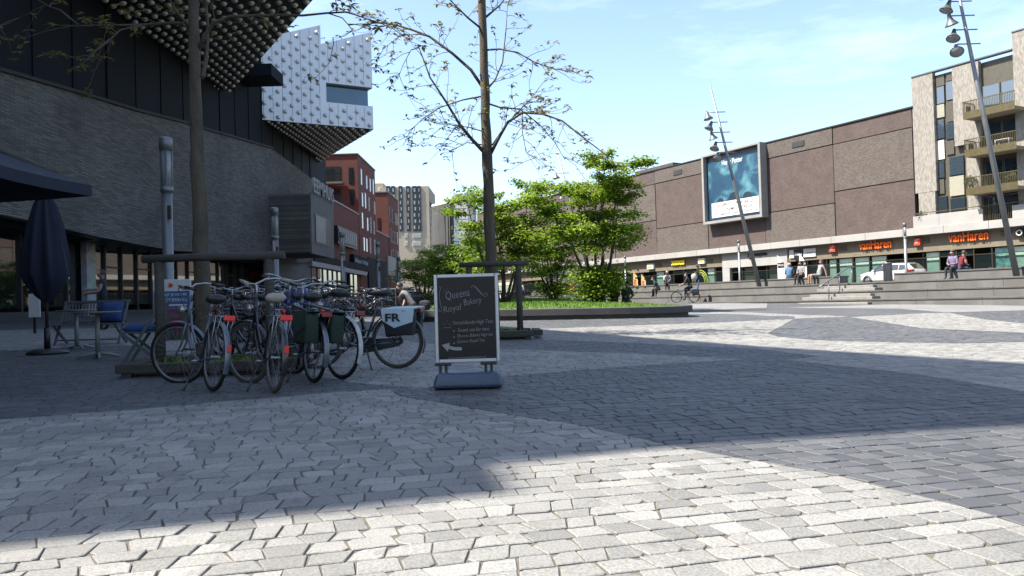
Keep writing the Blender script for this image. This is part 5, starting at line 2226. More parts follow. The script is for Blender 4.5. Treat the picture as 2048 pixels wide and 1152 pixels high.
def feather_flag(s, d, h, w, m, label, txt=None, tm=None):
    t = thing("feather_flag", label, "flag", sdw(s, d, TZ), ANG_R)
    b = MB()
    n = 10
    L_, R_ = [], []
    for i in range(n + 1):
        f = i / n
        z = 0.12 + (h - 0.12) * f
        L_.append((-w / 2 + (0.0 if f < 0.6 else w * 0.9 * ((f - 0.6) / 0.4) ** 2 * 0.0), z))
        R_.append((w / 2 - (0 if f < 0.55 else w * 0.98 * ((f - 0.55) / 0.45) ** 1.8), z))
    vs, fs = [], []
    for i in range(n + 1):
        vs += [(L_[i][0], 0.0, L_[i][1]), (R_[i][0], 0.02 * math.sin(i), R_[i][1]), (L_[i][0], 0.012, L_[i][1]), (R_[i][0], 0.012 + 0.02 * math.sin(i), R_[i][1])]
    for i in range(n):
        o, q = i * 4, i * 4 + 4
        fs += [(o, o + 1, q + 1, q), (o + 3, o + 2, q + 2, q + 3), (o + 1, o + 3, q + 3, q + 1), (o + 2, o, q, q + 2)]
    b.add(vs, fs)
    b.build("banner", m, t)
    MB().tube([(-w / 2 - 0.02, 0, 0), (-w / 2 - 0.02, 0, h * 0.6), (-w / 2 + 0.02, 0, h * 0.9), (-w / 2 + 0.1, 0, h + 0.02)], 0.018, 6).build("pole", M_BLACK, t)
    MB().lathe([(0.25, 0), (0.25, 0.06), (0.05, 0.08)], 12, (-w / 2, 0, 0)).build("foot", M_BLACK, t)
    if txt == "box":
        MB().box(-w / 2 + 0.08, w / 2 - 0.02, -0.035, -0.022, h * 0.62, h * 0.62 + 0.5).build("black_square", M_BLACK, t)
        lettering("Hico", M_WHITE, t, (-w / 2 + 0.12, -0.042, h * 0.62 + 0.15), width=w - 0.2)
    elif txt:
        lettering(txt, tm, t, (0.16, -0.035, 0.4), width=h * 0.5, height=w * 0.5, rot=(0, -math.pi / 2, 0), bold=0.02)
    return t
for px, lab in ((1562, "white feather flag with black square beside the pale portal"), (1606, "white feather flag with black square before the shop door")):
    feather_flag(facd(px, 540, -3.5)[0], -3.5, 3.3, 0.85, M_WHITE, lab, "box")
M_PEACH = mat("peach_banner", (0.85, 0.55, 0.25), 0.7, var=0.08)
for px, lab in ((1271, "peach coloured feather flag before the shop entrance with green rings"), (1287, "smaller peach feather flag standing close to the shop window")):
    feather_flag(facd(px, 560, -2.6 if px < 1280 else -1.0)[0], -2.6 if px < 1280 else -1.0, 2.9 if px < 1280 else 2.5, 0.9, M_PEACH, lab, "xenos", M_REDS)

# litter bin
p = sdw(facd(1776, 555, D_EDGE - 0.1)[0], D_EDGE - 0.1, TZ)
t = thing("litter_bin", "grey cylindrical litter bin at the top of the stair before the white car", "bin", p)
b = MB()
for k in range(20):
    a = 2 * math.pi * k / 20
    b.bar((0.19 * math.cos(a), 0.19 * math.sin(a), 0.02), (0.19 * math.cos(a), 0.19 * math.sin(a), 0.9), 0.05, 0.02)
b.build("slat_mantle", M_GREYM, t)
MB().lathe([(0.175, 0), (0.175, 0.86)], 16).build("liner", M_BLACK, t)
MB().lathe([(0.21, 0.88), (0.21, 0.95), (0.12, 0.97)], 16).build("rim", M_GREYM, t)
# stair handrail
hs = facd(1676, 552, D_EDGE - 1.5)[0]
t = thing("handrail", "sloping grey handrail beside the pale stair", "handrail", sdw(hs, D_EDGE - 2.6, TZS - 3 * STEP_H), ANG_R)
zb = STEP_H * 2
MB().tube([(0, -0.35, 0.66), (0, 0, 0.82), (0, 1.9, zb + 0.8), (0, 2.4, zb + 0.84)], 0.035, 8).build("rail", M_ZINC, t)
for y, z0, z1 in ((0.35, 0.0, 0.97), (1.2, STEP_H, 1.33), (2.2, STEP_H * 2, zb + 0.82)):
    MB().tube([(0, y, z0 - 0.05), (0, y, z1)], 0.028, 8).build("post", M_ZINC, t)

# picture covered kiosk in the distance
kp = depth(1128, 600, 58)
t = thing("printed_kiosk", "kiosk covered with pale pink and grey prints behind the rear planter", "kiosk", (kp.x, 58, gz(kp.x, 58)))
MB().rbox(-1.35, 1.4, 0, 2.4, 0, 2.75, 0.03).build("body", M_GREYM, t)
MB().box(-1.33, -0.45, -0.02, -0.003, 0.05, 1.75).build("pink_print", mat("pink_print", (0.75, 0.5, 0.5), 0.6, var=0.35, scale=2.5), t)
MB().box(-0.43, 1.38, -0.02, -0.003, 0.05, 2.7).build("grey_print", mat("grey_print", (0.38, 0.36, 0.38), 0.6, var=0.45, scale=1.4), t)
MB().box(0.05, 0.85, -0.03, -0.021, 0.7, 1.5).build("red_print", mat("red_print", (0.5, 0.07, 0.04), 0.6, var=0.3, scale=4), t)

# ---- chalkboard sign in the foreground
M_ALU = mat("brushed_aluminium", (0.95, 0.98, 1.02), 0.35, metal=0.6, var=0.06, scale=30)
M_CHALK = mat("glossy_chalkboard", (0.018, 0.018, 0.022), 0.3, var=0.3, scale=2.5, spec=0.25)
M_CHALKW = mat("white_chalk", (0.5, 0.5, 0.52), 0.9, var=0.1)
M_BASE = mat("navy_plastic_base", (0.075, 0.115, 0.20), 0.45, var=0.15, scale=12, bump=0.1)
sp = ground(936, 778)
qb = thing("chalkboard_sign", "black chalkboard pavement sign with white lettering in a silver frame on a navy base", "sign", (sp.x, sp.y + 0.12, gz(sp.x, sp.y)), 0.015)
BW, BH, BZ = 0.645, 0.885, 0.255
b = MB()
prof = [(-0.34, -0.2), (0.34, -0.2), (0.34, 0.2), (-0.34, 0.2)]
bm_ = bmesh.new()
bmesh.ops.create_cube(bm_, size=1.0)
for v_ in bm_.verts:
    k = 1.0 if v_.co.z < 0 else 0.88
    v_.co = Vector((v_.co.x * 0.70 * k, v_.co.y * 0.42 * k, 0.088 + v_.co.z * 0.15))
bmesh.ops.bevel(bm_, geom=bm_.edges[:], offset=0.045, segments=4, affect='EDGES', profile=0.5)
b.smooth = True
b.bm(bm_)
b.build("base", M_BASE, qb)
for x in (-0.24, 0.24):
    MB().lathe([(0.05, 0.0), (0.05, 0.03)], 12, (x, -0.1, 0)).build("foot", M_BLACK, qb)
for x in (-0.255, 0.2):
    for dx in (-0.022, 0.035):
        MB().rbox(x + dx - 0.014, x + dx + 0.014, -0.014, 0.014, 0.14, BZ - 0.0, 0.004).build("spring_post", M_BLACK, qb)
    MB().rbox(x - 0.075, x + 0.09, -0.03, 0.03, BZ - 0.028, BZ - 0.001, 0.006).build("clamp", M_BLACK, qb)
FW = 0.034
MB().rbox(-BW / 2, -BW / 2 + FW, -0.018, 0.018, BZ, BZ + BH, 0.006).build("frame_side", M_ALU, qb)
MB().rbox(BW / 2 - FW, BW / 2, -0.018, 0.018, BZ, BZ + BH, 0.006).build("frame_side", M_ALU, qb)
MB().rbox(-BW / 2 + FW + 0.001, BW / 2 - FW - 0.001, -0.017, 0.017, BZ, BZ + FW, 0.006).build("frame_bottom", M_ALU, qb)
MB().rbox(-BW / 2 + FW + 0.001, BW / 2 - FW - 0.001, -0.017, 0.017, BZ + BH - FW, BZ + BH, 0.006).build("frame_top", M_ALU, qb)
MB().box(-BW / 2 + FW - 0.002, BW / 2 - FW + 0.002, -0.006, 0.006, BZ + FW - 0.002, BZ + BH - FW + 0.002).build("board", M_CHALK, qb)
px0, px1, py0, py1 = 868.0, 997.0, 550.0, 726.0
def q_at(px, py):
    return (-BW / 2 + BW * (px - px0) / (px1 - px0), -0.0085, BZ + BH * (py1 - py) / (py1 - py0))
def chalk(txt, px, py, pw, ph=None, tilt=0.0, shear=0.15):
    l = q_at(px, py)
    return lettering(txt, M_CHALKW, qb, l, width=BW * pw / (px1 - px0), tilt=tilt, shear=shear, height=(BH * ph / (py1 - py0)) if ph else None, name="chalk_lettering", bold=(-0.016 if (ph or 9) > 12 else -0.010))
chalk("Queens", 893, 603, 48, 18, 0.14)
chalk("Royal", 888, 630, 36, 16, 0.16)
chalk("Bakery", 929, 617, 36, 16, 0.16)
chalk("Verschillende High Teas", 905, 653, 80, 10, 0.02)
chalk("Sweet tea for two", 914, 665, 63, 7.5, 0.02)
chalk("Queens Bakery high tea", 913, 678, 71, 8, 0.03)
chalk("Queens Royal Tea", 912, 689, 55, 8, 0.03)
chalk("www.queensroyalbakery.nl", 893, 720, 76, 5.5, 0.015)
def stroke(pts, r=0.0022, name="chalk_drawing"):
    b = MB()
    b.tube([q_at(*p) for p in pts], r, 4)
    return b.build(name, M_CHALKW, qb)
stroke([(886, 656), (884.5, 643), (889, 650), (893.5, 641), (897, 650), (902, 644), (900, 656), (886, 656)])
stroke([(888, 588), (890, 579), (893, 585), (896, 578), (898, 586)])
stroke([(878, 577), (880, 574), (883, 576), (881, 579), (879, 590), (880, 605), (883, 618), (881, 624), (877, 622), (878, 617)])
stroke([(945, 578), (943, 575), (947, 573), (951, 576), (957, 584), (964, 592), (970, 596), (975, 594), (974, 589), (970, 590)])
stroke([(949, 574), (955, 579), (962, 588), (969, 592)])
b = MB()
arrow = [(881, 690), (894, 700.5), (895, 695), (905, 699), (921, 699.5), (921, 704), (905, 703.5), (894, 703), (892, 703.5)]
arrow = [(881, 690), (897, 686), (896, 692), (907, 695), (921, 695.5), (921, 702), (906, 701.5), (894.5, 698), (893, 704)]
pts = [q_at(*p) for p in arrow]
n = len(pts)
b.add(pts, [t_ for t_ in tessellate_polygon([[Vector((p[0], p[2], 0)) for p in pts]])])
b.build("chalk_arrow", M_CHALKW, qb)
for yy in (663, 675, 687):
    b = MB()
    c = q_at(906, yy)
    st = []
    for k in range(10):
        r = 0.0115 if k % 2 == 0 else 0.0045
        st.append((c[0] + r * math.sin(k * math.pi / 5), c[1], c[2] + r * math.cos(k * math.pi / 5)))
    b.add(st + [c], [(i, (i + 1) % 10, 10) for i in range(10)])
    b.build("chalk_star", M_CHALKW, qb)

# ---- the smaller chalkboard by the bicycle racks
kp = depth(778, 614, 33.0)
t = thing("chalkboard_sign", "tall dark chalkboard with pale frame beside the bicycle racks", "sign", (kp.x, 33.0, gz(kp.x, 33.0)), 0.05)
MB().rbox(-0.3, 0.3, -0.02, 0.02, 0.08, 1.12, 0.008).build("frame", M_WHITEP, t)
MB().box(-0.26, 0.26, -0.03, -0.021, 0.12, 1.08).build("board", M_CHALK, t)
lettering("KAdE", M_CHALKW, t, (-0.2, -0.034, 0.86), width=0.4)
for k in range(4):
    MB().box(-0.2, 0.05 + 0.12 * (k % 2), -0.034, -0.031, 0.7 - k * 0.1, 0.715 - k * 0.1).build("chalk_line", M_CHALKW, t)
for x in (-0.28, 0.28):
    MB().bar((x, 0.0, 0.1), (x, 0.0, -0.01), 0.03).build("leg", M_WHITEP, t)
    MB().bar((x, 0.02, 1.05), (x, 0.4, 0.0), 0.025).build("back_leg", M_WHITEP, t)

# ---- advertising board with blue print behind the bicycles
M_BLUEP = mat("blue_print", (0.06, 0.22, 0.55), 0.5, var=0.08)
M_PINKP = mat("magenta_print", (0.5, 0.03, 0.25), 0.5, var=0.15)
kp = depth(346, 640, 12.9)
t = thing("advertising_board", "pavement poster board with white top and blue lettered print behind the bicycles", "sign", (kp.x, 12.9, gz(kp.x, 12.9)), 0.05)
zt = depth(346, 559, 12.9).z - gz(kp.x, 12.9)
MB().rbox(-0.3, 0.3, -0.02, 0.02, 0.08, zt, 0.006).build("panel", M_WHITE, t)
MB().box(-0.285, 0.285, -0.03, -0.021, zt - 0.47, zt - 0.19).build("blue_print", M_BLUEP, t)
MB().box(-0.285, 0.285, -0.03, -0.021, 0.25, zt - 0.475).build("photo_print", mat("photo_print", (0.18, 0.2, 0.16), 0.5, var=0.6, scale=5), t)
MB().box(-0.285, 0.15, -0.036, -0.031, zt - 0.54, zt - 0.48).build("pink_strip", M_PINKP, t)
MB().box(-0.02, 0.15, -0.036, -0.031, 0.4, 0.62).build("pink_patch", M_PINKP, t)
lettering("SCHRIJF JE NU IN", M_WHITE, t, (-0.26, -0.034, zt - 0.28), width=0.5, height=0.055, bold=0.01)
lettering("VOOR DE SPINNING", M_WHITE, t, (-0.26, -0.034, zt - 0.36), width=0.5, height=0.055, bold=0.01)
MB().box(-0.26, 0.24, -0.034, -0.031, zt - 0.43, zt - 0.405).build("small_print", M_WHITE, t)
b = MB()
b.add([(-0.06, -0.03, zt - 0.12), (0.0, -0.03, zt - 0.13), (0.03, -0.03, zt - 0.09), (-0.03, -0.03, zt - 0.05)], [(0, 1, 2, 3)])
b.build("red_mark", M_REDS, t)
for x in (-0.25, 0.25):
    MB().bar((x, 0, 0.1), (x, 0.0, -0.01), 0.04).build("leg", M_ALU, t)
MB().rbox(-0.3, 0.3, -0.2, 0.2, 0.0, 0.06, 0.01).build("foot_plate", M_ALU, t)

# ---- cafe terrace: parasols, bench, tables, folding chair
M_NAVYC = mat("navy_canvas", (0.010, 0.022, 0.062), 0.85, var=0.2, scale=4, bump=0.15)
M_POLE = mat("dark_wood_pole", (0.045, 0.03, 0.025), 0.6, var=0.2)
cx_, cy_ = -6.56, 8.1
t = thing("open_parasol", "open navy canvas parasol over the cafe terrace", "parasol", (cx_, cy_, gz(cx_, cy_)), 0.0)
za, ze = 3.32 - gz(cx_, cy_), 2.53 - gz(cx_, cy_)
cr_ = [(2.1 * math.cos(a), 2.1 * math.sin(a)) for a in (math.pi / 4, 3 * math.pi / 4, 5 * math.pi / 4, 7 * math.pi / 4)]
for k in range(4):
    p, q = cr_[k], cr_[(k + 1) % 4]
    b = MB()
    N = 6
    vs, fs = [], []
    for i in range(N + 1):
        f = i / N
        for j in range(N + 1):
            g = j / N
            ex, ey = p[0] + (q[0] - p[0]) * g, p[1] + (q[1] - p[1]) * g
            sag = -0.05 * math.sin(math.pi * g) * f - 0.06 * math.sin(math.pi * f)
            vs.append((ex * f, ey * f, za + (ze - za) * f + sag))
    for i in range(N):
        for j in range(N):
            fs.append((i * (N + 1) + j, (i + 1) * (N + 1) + j, (i + 1) * (N + 1) + j + 1, i * (N + 1) + j + 1))
    b.smooth = True
    b.add(vs, fs)
    o = b.build("canopy_panel", M_NAVYC, t)
    b = MB()
    e = [vs[N * (N + 1) + j] for j in range(N + 1)]
    for j in range(N):
        a_, c_ = e[j], e[j + 1]
        b.quad(a_, (a_[0], a_[1], a_[2] - 0.13), (c_[0], c_[1], c_[2] - 0.13), c_)
    b.build("valance", M_NAVYC, o)
    MB().bar((0, 0, za - 0.03), (p[0] * 0.98, p[1] * 0.98, ze - 0.03), 0.03).build("rib", M_POLE, t)
MB().lathe([(0.03, 0), (0.03, za)], 10).build("pole", M_POLE, t)
MB().lathe([(0.35, 0), (0.35, 0.05), (0.06, 0.09), (0.06, 0.35), (0.035, 0.36)], 16).build("base", M_BLACK, t)

p = ground(95, 708)
t = thing("closed_parasol", "folded navy parasol on a round black base", "parasol", p, 0.0)
def folded(prof, n=32, seed=1):
    b = MB()
    rr = random.Random(seed)
    vs, fs = [], []
    for i, (r, z, fl) in enumerate(prof):
        for k in range(n):
            a = 2 * math.pi * k / n
            rad = r * (1 + fl * math.cos(a * 8 + i * 0.25) + 0.05 * math.sin(a * 3 + i))
            vs.append((rad * math.cos(a), rad * math.sin(a), z + fl * 0.3 * r * math.sin(a * 2)))
    for i in range(len(prof) - 1):
        for k in range(n):
            k2 = (k + 1) % n
            fs.append((i * n + k, i * n + k2, (i + 1) * n + k2, (i + 1) * n + k))
    b.smooth = True
    b.add(vs, fs)
    return b
ptop = depth(93, 380, p.y).z - p.z
pz = lambda py: depth(93, py, p.y).z - p.z
folded([(0.03, pz(606), 0.1), (0.12, pz(594), 0.5), (0.22, pz(574), 0.45), (0.33, pz(550), 0.32), (0.30, pz(510), 0.3), (0.23, pz(455), 0.28), (0.15, pz(412), 0.25), (0.10, pz(392), 0.1), (0.115, pz(388), 0.1), (0.03, pz(378), 0.05)]).build("canvas", M_NAVYC, t)
MB().lathe([(0.028, 0.05), (0.028, ptop)], 10).build("pole", M_POLE, t)
MB().lathe([(0.05, 0.06), (0.05, 0.45), (0.035, 0.46)], 12).build("sleeve", M_BLACK, t)
MB().lathe([(0.33, 0.0), (0.33, 0.04), (0.2, 0.09), (0.06, 0.1)], 24).build("base", M_BLACK, t)

M_BENCH = mat("grey_painted_wood", (0.17, 0.19, 0.21), 0.7, var=0.15, scale=9, bump=0.15)
p = ground(182, 688)
t = thing("slatted_bench", "grey slatted folding bench with a blue cushion", "bench", p, 0.06)
for k in range(21):
    x = -0.62 + k * 0.062
    MB().bar((x, 0.18, 0.42), (x, 0.33, 0.86), 0.028, 0.016).build("back_slat", M_BENCH, t)
for z, y in ((0.88, 0.335), (0.45, 0.19)):
    MB().rbox(-0.68, 0.68, y - 0.02, y + 0.02, z - 0.03, z + 0.03, 0.006).build("back_rail", M_BENCH, t)
for k in range(7):
    y = -0.28 + k * 0.07
    MB().rbox(-0.68, 0.68, y - 0.025, y + 0.025, 0.40, 0.425, 0.004).build("seat_slat", M_BENCH, t)
for x in (-0.64, 0.64):
    MB().bar((x, 0.34, 0.9), (x, -0.2, 0.0), 0.03, 0.05).build("leg", M_BENCH, t)
    MB().bar((x * 0.95, -0.28, 0.4), (x * 0.95, 0.3, 0.0), 0.03, 0.05).build("leg", M_BENCH, t)
MB().rbox(-0.6, 0.6, -0.16, -0.12, 0.08, 0.11, 0.005).build("stretcher", M_BENCH, t)
M_CUSH = mat("blue_cushion", (0.03, 0.10, 0.34), 0.85, var=0.15, scale=6, bump=0.2)
b = MB()
b.smooth = True
bm_ = bmesh.new()
bmesh.ops.create_cube(bm_, size=1.0)
bmesh.ops.subdivide_edges(bm_, edges=bm_.edges[:], cuts=4, use_grid_fill=True)
for v_ in bm_.verts:
    r = max(abs(v_.co.x), abs(v_.co.y)) * 2
    th = 1 - 0.75 * r ** 4
    v_.co = Vector((v_.co.x * 0.46, v_.co.y * 0.42, v_.co.z * 0.15 * th))
b.bm(bm_)
me_c = b.mesh("cushion", M_CUSH)
o = bpy.data.objects.new("cushion", me_c)
COL.objects.link(o)
o.location = p + Vector((0.36, 0.14, 0.66))
o.rotation_euler = (1.25, 0, 0.06)
tag(o, "blue cushion leaning on the slatted bench", "cushion")

M_TABLE = mat("pale_table_metal", (0.5, 0.5, 0.48), 0.5, metal=0.2, var=0.08)
M_TTOP = mat("grey_table_top", (0.25, 0.25, 0.25), 0.5, var=0.1)
def cafe_table(p, label, a0):
    t = thing("cafe_table", label, "table", p, a0)
    MB().lathe([(0.34, 0.715), (0.35, 0.73), (0.34, 0.745)], 28).build("table_top", M_TTOP, t)
    MB().lathe([(0.036, 0.05), (0.036, 0.70)], 12).build("column", M_TABLE, t)
    MB().lathe([(0.09, 0.69), (0.12, 0.712)], 12).build("top_plate", M_TABLE, t)
    for k in range(4):
        a = k * math.pi / 2 + 0.35
        MB().tube([(0, 0, 0.075), (0.16 * math.cos(a), 0.16 * math.sin(a), 0.06), (0.31 * math.cos(a), 0.31 * math.sin(a), 0.012)], [0.032, 0.026, 0.018], 8).build("foot", M_TABLE, t)
cafe_table(ground(196, 716), "round cafe table on a pale four-footed column next to the folding chair", 0.2)
cafe_table(ground(154, 698), "round cafe table close to the slatted bench", 0.5)

p = ground(287, 722)
t = thing("folding_chair", "grey folding chair with a blue seat cushion beside the tree guard", "chair", p, -1.35)
for k in range(6):
    x = -0.2 + k * 0.08
    MB().rbox(x - 0.03, x + 0.03, -0.24, 0.2, 0.43, 0.45, 0.003).build("seat_slat", M_BENCH, t)
for k in range(6):
    x = -0.2 + k * 0.08
    MB().bar((x, 0.24, 0.5), (x, 0.33, 0.88), 0.05, 0.014).build("back_slat", M_BENCH, t)
for x in (-0.24, 0.24):
    MB().bar((x, 0.34, 0.9), (x, -0.22, 0.0), 0.025, 0.045).build("leg", M_BENCH, t)
    MB().bar((x * 0.88, -0.26, 0.44), (x * 0.88, 0.26, 0.0), 0.025, 0.045).build("leg", M_BENCH, t)
o = bpy.data.objects.new("seat_cushion", me_c)
COL.objects.link(o)
o.parent = t
o.location = (0, -0.02, 0.49)
# white notice and striped post by the glass
kp = depth(69, 612, 22.0)
t = thing("notice_board", "small white notice standing before the museum glass", "sign", (kp.x, 22.0, gz(kp.x, 22)))
MB().rbox(-0.16, 0.16, -0.015, 0.015, 0.45, 1.1, 0.005).build("panel", M_WHITE, t)
MB().box(-0.03, 0.03, -0.02, 0.02, 0, 0.45).build("leg", M_BLACK, t)

# ================================================================== BICYCLES
M_TYRE = mat("tyre_rubber", (0.025, 0.025, 0.027), 0.95, spec=0.2, var=0.25, scale=20)
M_TYRE2 = mat("tan_tyre_rubber", (0.10, 0.075, 0.05), 0.85, var=0.25, scale=20)
M_CHROME = mat("chromed_steel", (0.75, 0.76, 0.78), 0.3, metal=0.7, var=0.1, scale=20)
M_RIM = mat('dull_alloy_rim', (0.32, 0.33, 0.34), 0.45, metal=0.6, var=0.2, scale=15)
M_SPOKE = mat("steel_spoke", (0.55, 0.56, 0.58), 0.35, metal=0.8)
M_BLKF = mat("black_lacquer", (0.022, 0.022, 0.026), 0.3, var=0.3, scale=9, coat=0.3)
M_SADDLE = mat("black_leather", (0.025, 0.025, 0.028), 0.5, var=0.3, scale=14)
M_CREAMS = mat("cream_leather", (0.62, 0.56, 0.46), 0.55, var=0.1)
M_REDL = mat("red_reflector", (1.5, 0.03, 0.02), 0.35, var=0.05)
M_REDD = mat('dark_red_lens', (0.4, 0.012, 0.012), 0.3, var=0.1)
M_SLATE = mat("slate_blue_lacquer", (0.07, 0.10, 0.13), 0.35, var=0.1, coat=0.3)
M_SILV = mat("silver_lacquer", (0.30, 0.34, 0.40), 0.35, metal=0.5, var=0.08)
M_DBLUE = mat("dark_blue_lacquer", (0.03, 0.045, 0.12), 0.35, var=0.1, coat=0.3)
M_BROWNF = mat("brown_lacquer", (0.09, 0.05, 0.035), 0.4, var=0.1)
M_GREENC = mat("dark_green_canvas", (0.018, 0.055, 0.035), 0.8, var=0.2, scale=10, bump=0.3)
M_WHITEG = mat("white_mudguard", (0.9, 0.9, 0.9), 0.4, var=0.2, scale=12)
M_PBLUE = mat("pale_blue_canvas", (0.95, 1.15, 1.25), 0.7, var=0.06, scale=8)
M_DKCANV = mat("dark_canvas", (0.035, 0.035, 0.05), 0.8, var=0.2, scale=10, bump=0.3)
M_BLUEB = mat("royal_blue_bag", (0.02, 0.05, 0.35), 0.6, var=0.2, scale=8)
WR = 0.345
FH = Vector((1.09, 0, WR))

def arc_guard(c, R, a0, a1, w, n=14):
    b = MB()
    vs, fs = [], []
    for i in range(n + 1):
        a = a0 + (a1 - a0) * i / n
        for y, r in ((-w, R - 0.012), (-w * 0.5, R), (w * 0.5, R), (w, R - 0.012)):
            vs.append((c[0] + r * math.cos(a), y, c[2] + r * math.sin(a)))
    for i in range(n):
        for k in range(3):
            fs.append((i * 4 + k, i * 4 + k + 1, i * 4 + 5 + k, i * 4 + 4 + k))
    b.smooth = True
    b.add(vs, fs)
    return b

def steer_mtx(ang):
    ax = (Vector((0.90, 0, 0.95)) - Vector((0.97, 0, 0.64))).normalized()
    p = Vector((0.93, 0, 0.80))
    return Matrix.Translation(p) @ Matrix.Rotation(ang, 4, ax) @ Matrix.Translation(-p)

def bicycle(label, loc, yaw, lean=0.09, steer=0.2, near=True, frame='step', cf=M_BLKF, guard=M_BLKF, saddle=M_SADDLE, grip=M_BLACK, bar=M_CHROME, tyre=M_TYRE, pannier=None, group=None, high=1.06, bag=None, chaincase=M_BLKF, light=True, seat_h=0.93):
    t = thing("bicycle", label, "bicycle", loc, yaw, group)
    t.rotation_euler = (lean, 0, yaw)
    S = steer_mtx(steer)
    I = Matrix.Identity(4)
    # wheels
    def wheel(name, c, mtx):
        ns = 36 if near else 22
        if near:
            b = MB()
            b.lathe([(0.022, -0.045), (0.014, -0.03), (0.014, 0.03), (0.022, 0.045)], 8)
            b.xform(Matrix.Translation(c) @ Matrix.Rotation(math.pi / 2, 4, 'X'))
            b.xform(mtx)
            w = b.build(name, M_CHROME, t)
            b = MB(); b.torus(c, WR - 0.02, 0.02, ns, 8); b.xform(mtx); b.build("tyre", tyre, w)
            b = MB(); b.torus(c, WR - 0.043, 0.013, ns, 6); b.xform(mtx); b.build("rim", M_RIM, w)
            b = MB()
            for k in range(28):
                a = 2 * math.pi * k / 28
                y = 0.035 if k % 2 else -0.035
                s_ = 0.35 if k % 4 < 2 else -0.35
                b.tube([(c[0] + 0.02 * math.cos(a + s_), y, c[2] + 0.02 * math.sin(a + s_)), (c[0] + (WR - 0.05) * math.cos(a), 0, c[2] + (WR - 0.05) * math.sin(a))], 0.0016, 3, cap=False)
            b.xform(mtx)
            b.build("spokes", M_SPOKE, w)
        else:
            b = MB()
            b.torus(c, WR - 0.022, 0.022, ns, 6)
            b.cur = 1
            b.torus(c, WR - 0.046, 0.012, ns, 5)
            for k in range(14):
                a = 2 * math.pi * k / 14
                b.tube([(c[0], 0.03 * (-1) ** k, c[2]), (c[0] + (WR - 0.05) * math.cos(a), 0, c[2] + (WR - 0.05) * math.sin(a))], 0.0025, 3, cap=False)
            b.xform(mtx)
            b.build(name, [tyre, M_RIM], t)
    wheel("rear_wheel", (0, 0, WR), I)
    wheel("front_wheel", tuple(FH), S)
    # frame
    bb = Vector((0.45, 0, 0.29))
    st = Vector((0.24, 0, 0.80))
    ht, hb_ = Vector((0.905, 0, 0.93)), Vector((0.96, 0, 0.68))
    b = MB()
    b.tube([bb, st], 0.017, 8)
    b.tube([hb_, ht], 0.02, 8)
    if frame == 'step':
        b.tube([hb_, (0.86, 0, 0.5), (0.7, 0, 0.35), (0.56, 0, 0.30), bb], 0.02, 8)
        b.tube([ht + Vector((0.01, 0, -0.08)), (0.8, 0, 0.62), (0.62, 0, 0.46), (0.36, 0, 0.50)], 0.013, 8)
    else:
        b.tube([hb_, bb], 0.02, 8)
        b.tube([ht + Vector((0.008, 0, -0.06)), st + Vector((0.0, 0, -0.02))], 0.016, 8)
    for y in (-0.055, 0.055):
        b.tube([(0.44, y * 0.6, 0.29), (0, y, WR)], 0.009, 6)
        b.tube([(0.25, y * 0.4, 0.76), (0, y, WR)], 0.008, 6)
    b.build("frame", cf, t)
    # fork
    b = MB()
    for y in (-0.05, 0.05):
        b.tube([(0.962, y * 0.5, 0.70), (0.975, y, 0.62), (1.02, y, 0.47), (FH.x, y, WR)], [0.013, 0.012, 0.01, 0.008], 6)
    b.xform(S)
    b.build("fork", cf, t)
    # handlebar
    b = MB()
    b.tube([ht, (0.89, 0, high - 0.02), (0.92, 0, high)], 0.013, 8)
    for y in (-1, 1):
        b.tube([(0.92, 0, high), (0.95, y * 0.08, high + 0.015), (0.94, y * 0.17, high + 0.05), (0.86, y * 0.25, high + 0.055), (0.74, y * 0.29, high + 0.03)], 0.011, 6)
    b.xform(S)
    hb = b.build("handlebar", bar, t)
    for y in (-1, 1):
        b = MB()
        b.tube([(0.80, y * 0.272, high + 0.043), (0.665, y * 0.305, high + 0.015)], 0.018, 8)
        b.xform(S)
        b.build("grip", grip, hb)
        if near:
            b = MB()
            b.tube([(0.86, y * 0.245, high + 0.045), (0.80, y * 0.25, high + 0.015), (0.70, y * 0.275, high - 0.02)], 0.006, 5)
            b.xform(S)
            b.build("brake_lever", M_CHROME, hb)
    if near:
        b = MB()
        for y in (-1, 1):
            b.tube([(0.85, y * 0.2, high + 0.05), (0.98, y * 0.12, high + 0.02), (1.0, y * 0.03, high - 0.12), (0.96, y * 0.01, 0.8)], 0.004, 4)
        b.xform(S)
        b.build("brake_cable", M_BLACK, hb)
    # saddle
    so = seat_h
    b = MB()
    b.smooth = True
    prof = [(-0.13, 0.085, 0.03), (-0.10, 0.105, 0.045), (-0.03, 0.095, 0.04), (0.04, 0.05, 0.028), (0.11, 0.025, 0.022), (0.15, 0.018, 0.012)]
    vs, fs = [], []
    n = 10
    for x, w, h in prof:
        for k in range(n):
            a = 2 * math.pi * k / n
            vs.append((0.19 + x, w * math.cos(a), so + h * math.sin(a) * (1 if math.sin(a) > 0 else 1.2) + (0.015 if x < -0.05 else 0)))
    for i in range(len(prof) - 1):
        for k in range(n):
            fs.append((i * n + k, (i + 1) * n + k, (i + 1) * n + (k + 1) % n, i * n + (k + 1) % n))
    fs.append(tuple(range(n)))
    fs.append(tuple((len(prof) - 1) * n + k for k in reversed(range(n))))
    b.add(vs, fs)
    b.build("saddle", saddle, t)
    b = MB()
    b.tube([st, (0.205, 0, so - 0.02)], 0.012, 8)
    if near:
        for y in (-0.045, 0.045):
            b.torus((0.10, y, so - 0.06), 0.018, 0.004, 10, 4)
            b.tube([(0.10, y, so - 0.045), (0.2, y * 0.5, so - 0.055), (0.3, y * 0.2, so - 0.015)], 0.004, 4)
    b.build("seat_post", M_CHROME, t)
    # mudguards
    g = arc_guard((0, 0, WR), WR + 0.028, math.radians(20), math.radians(205), 0.028)
    g.build("rear_mudguard", guard, t)
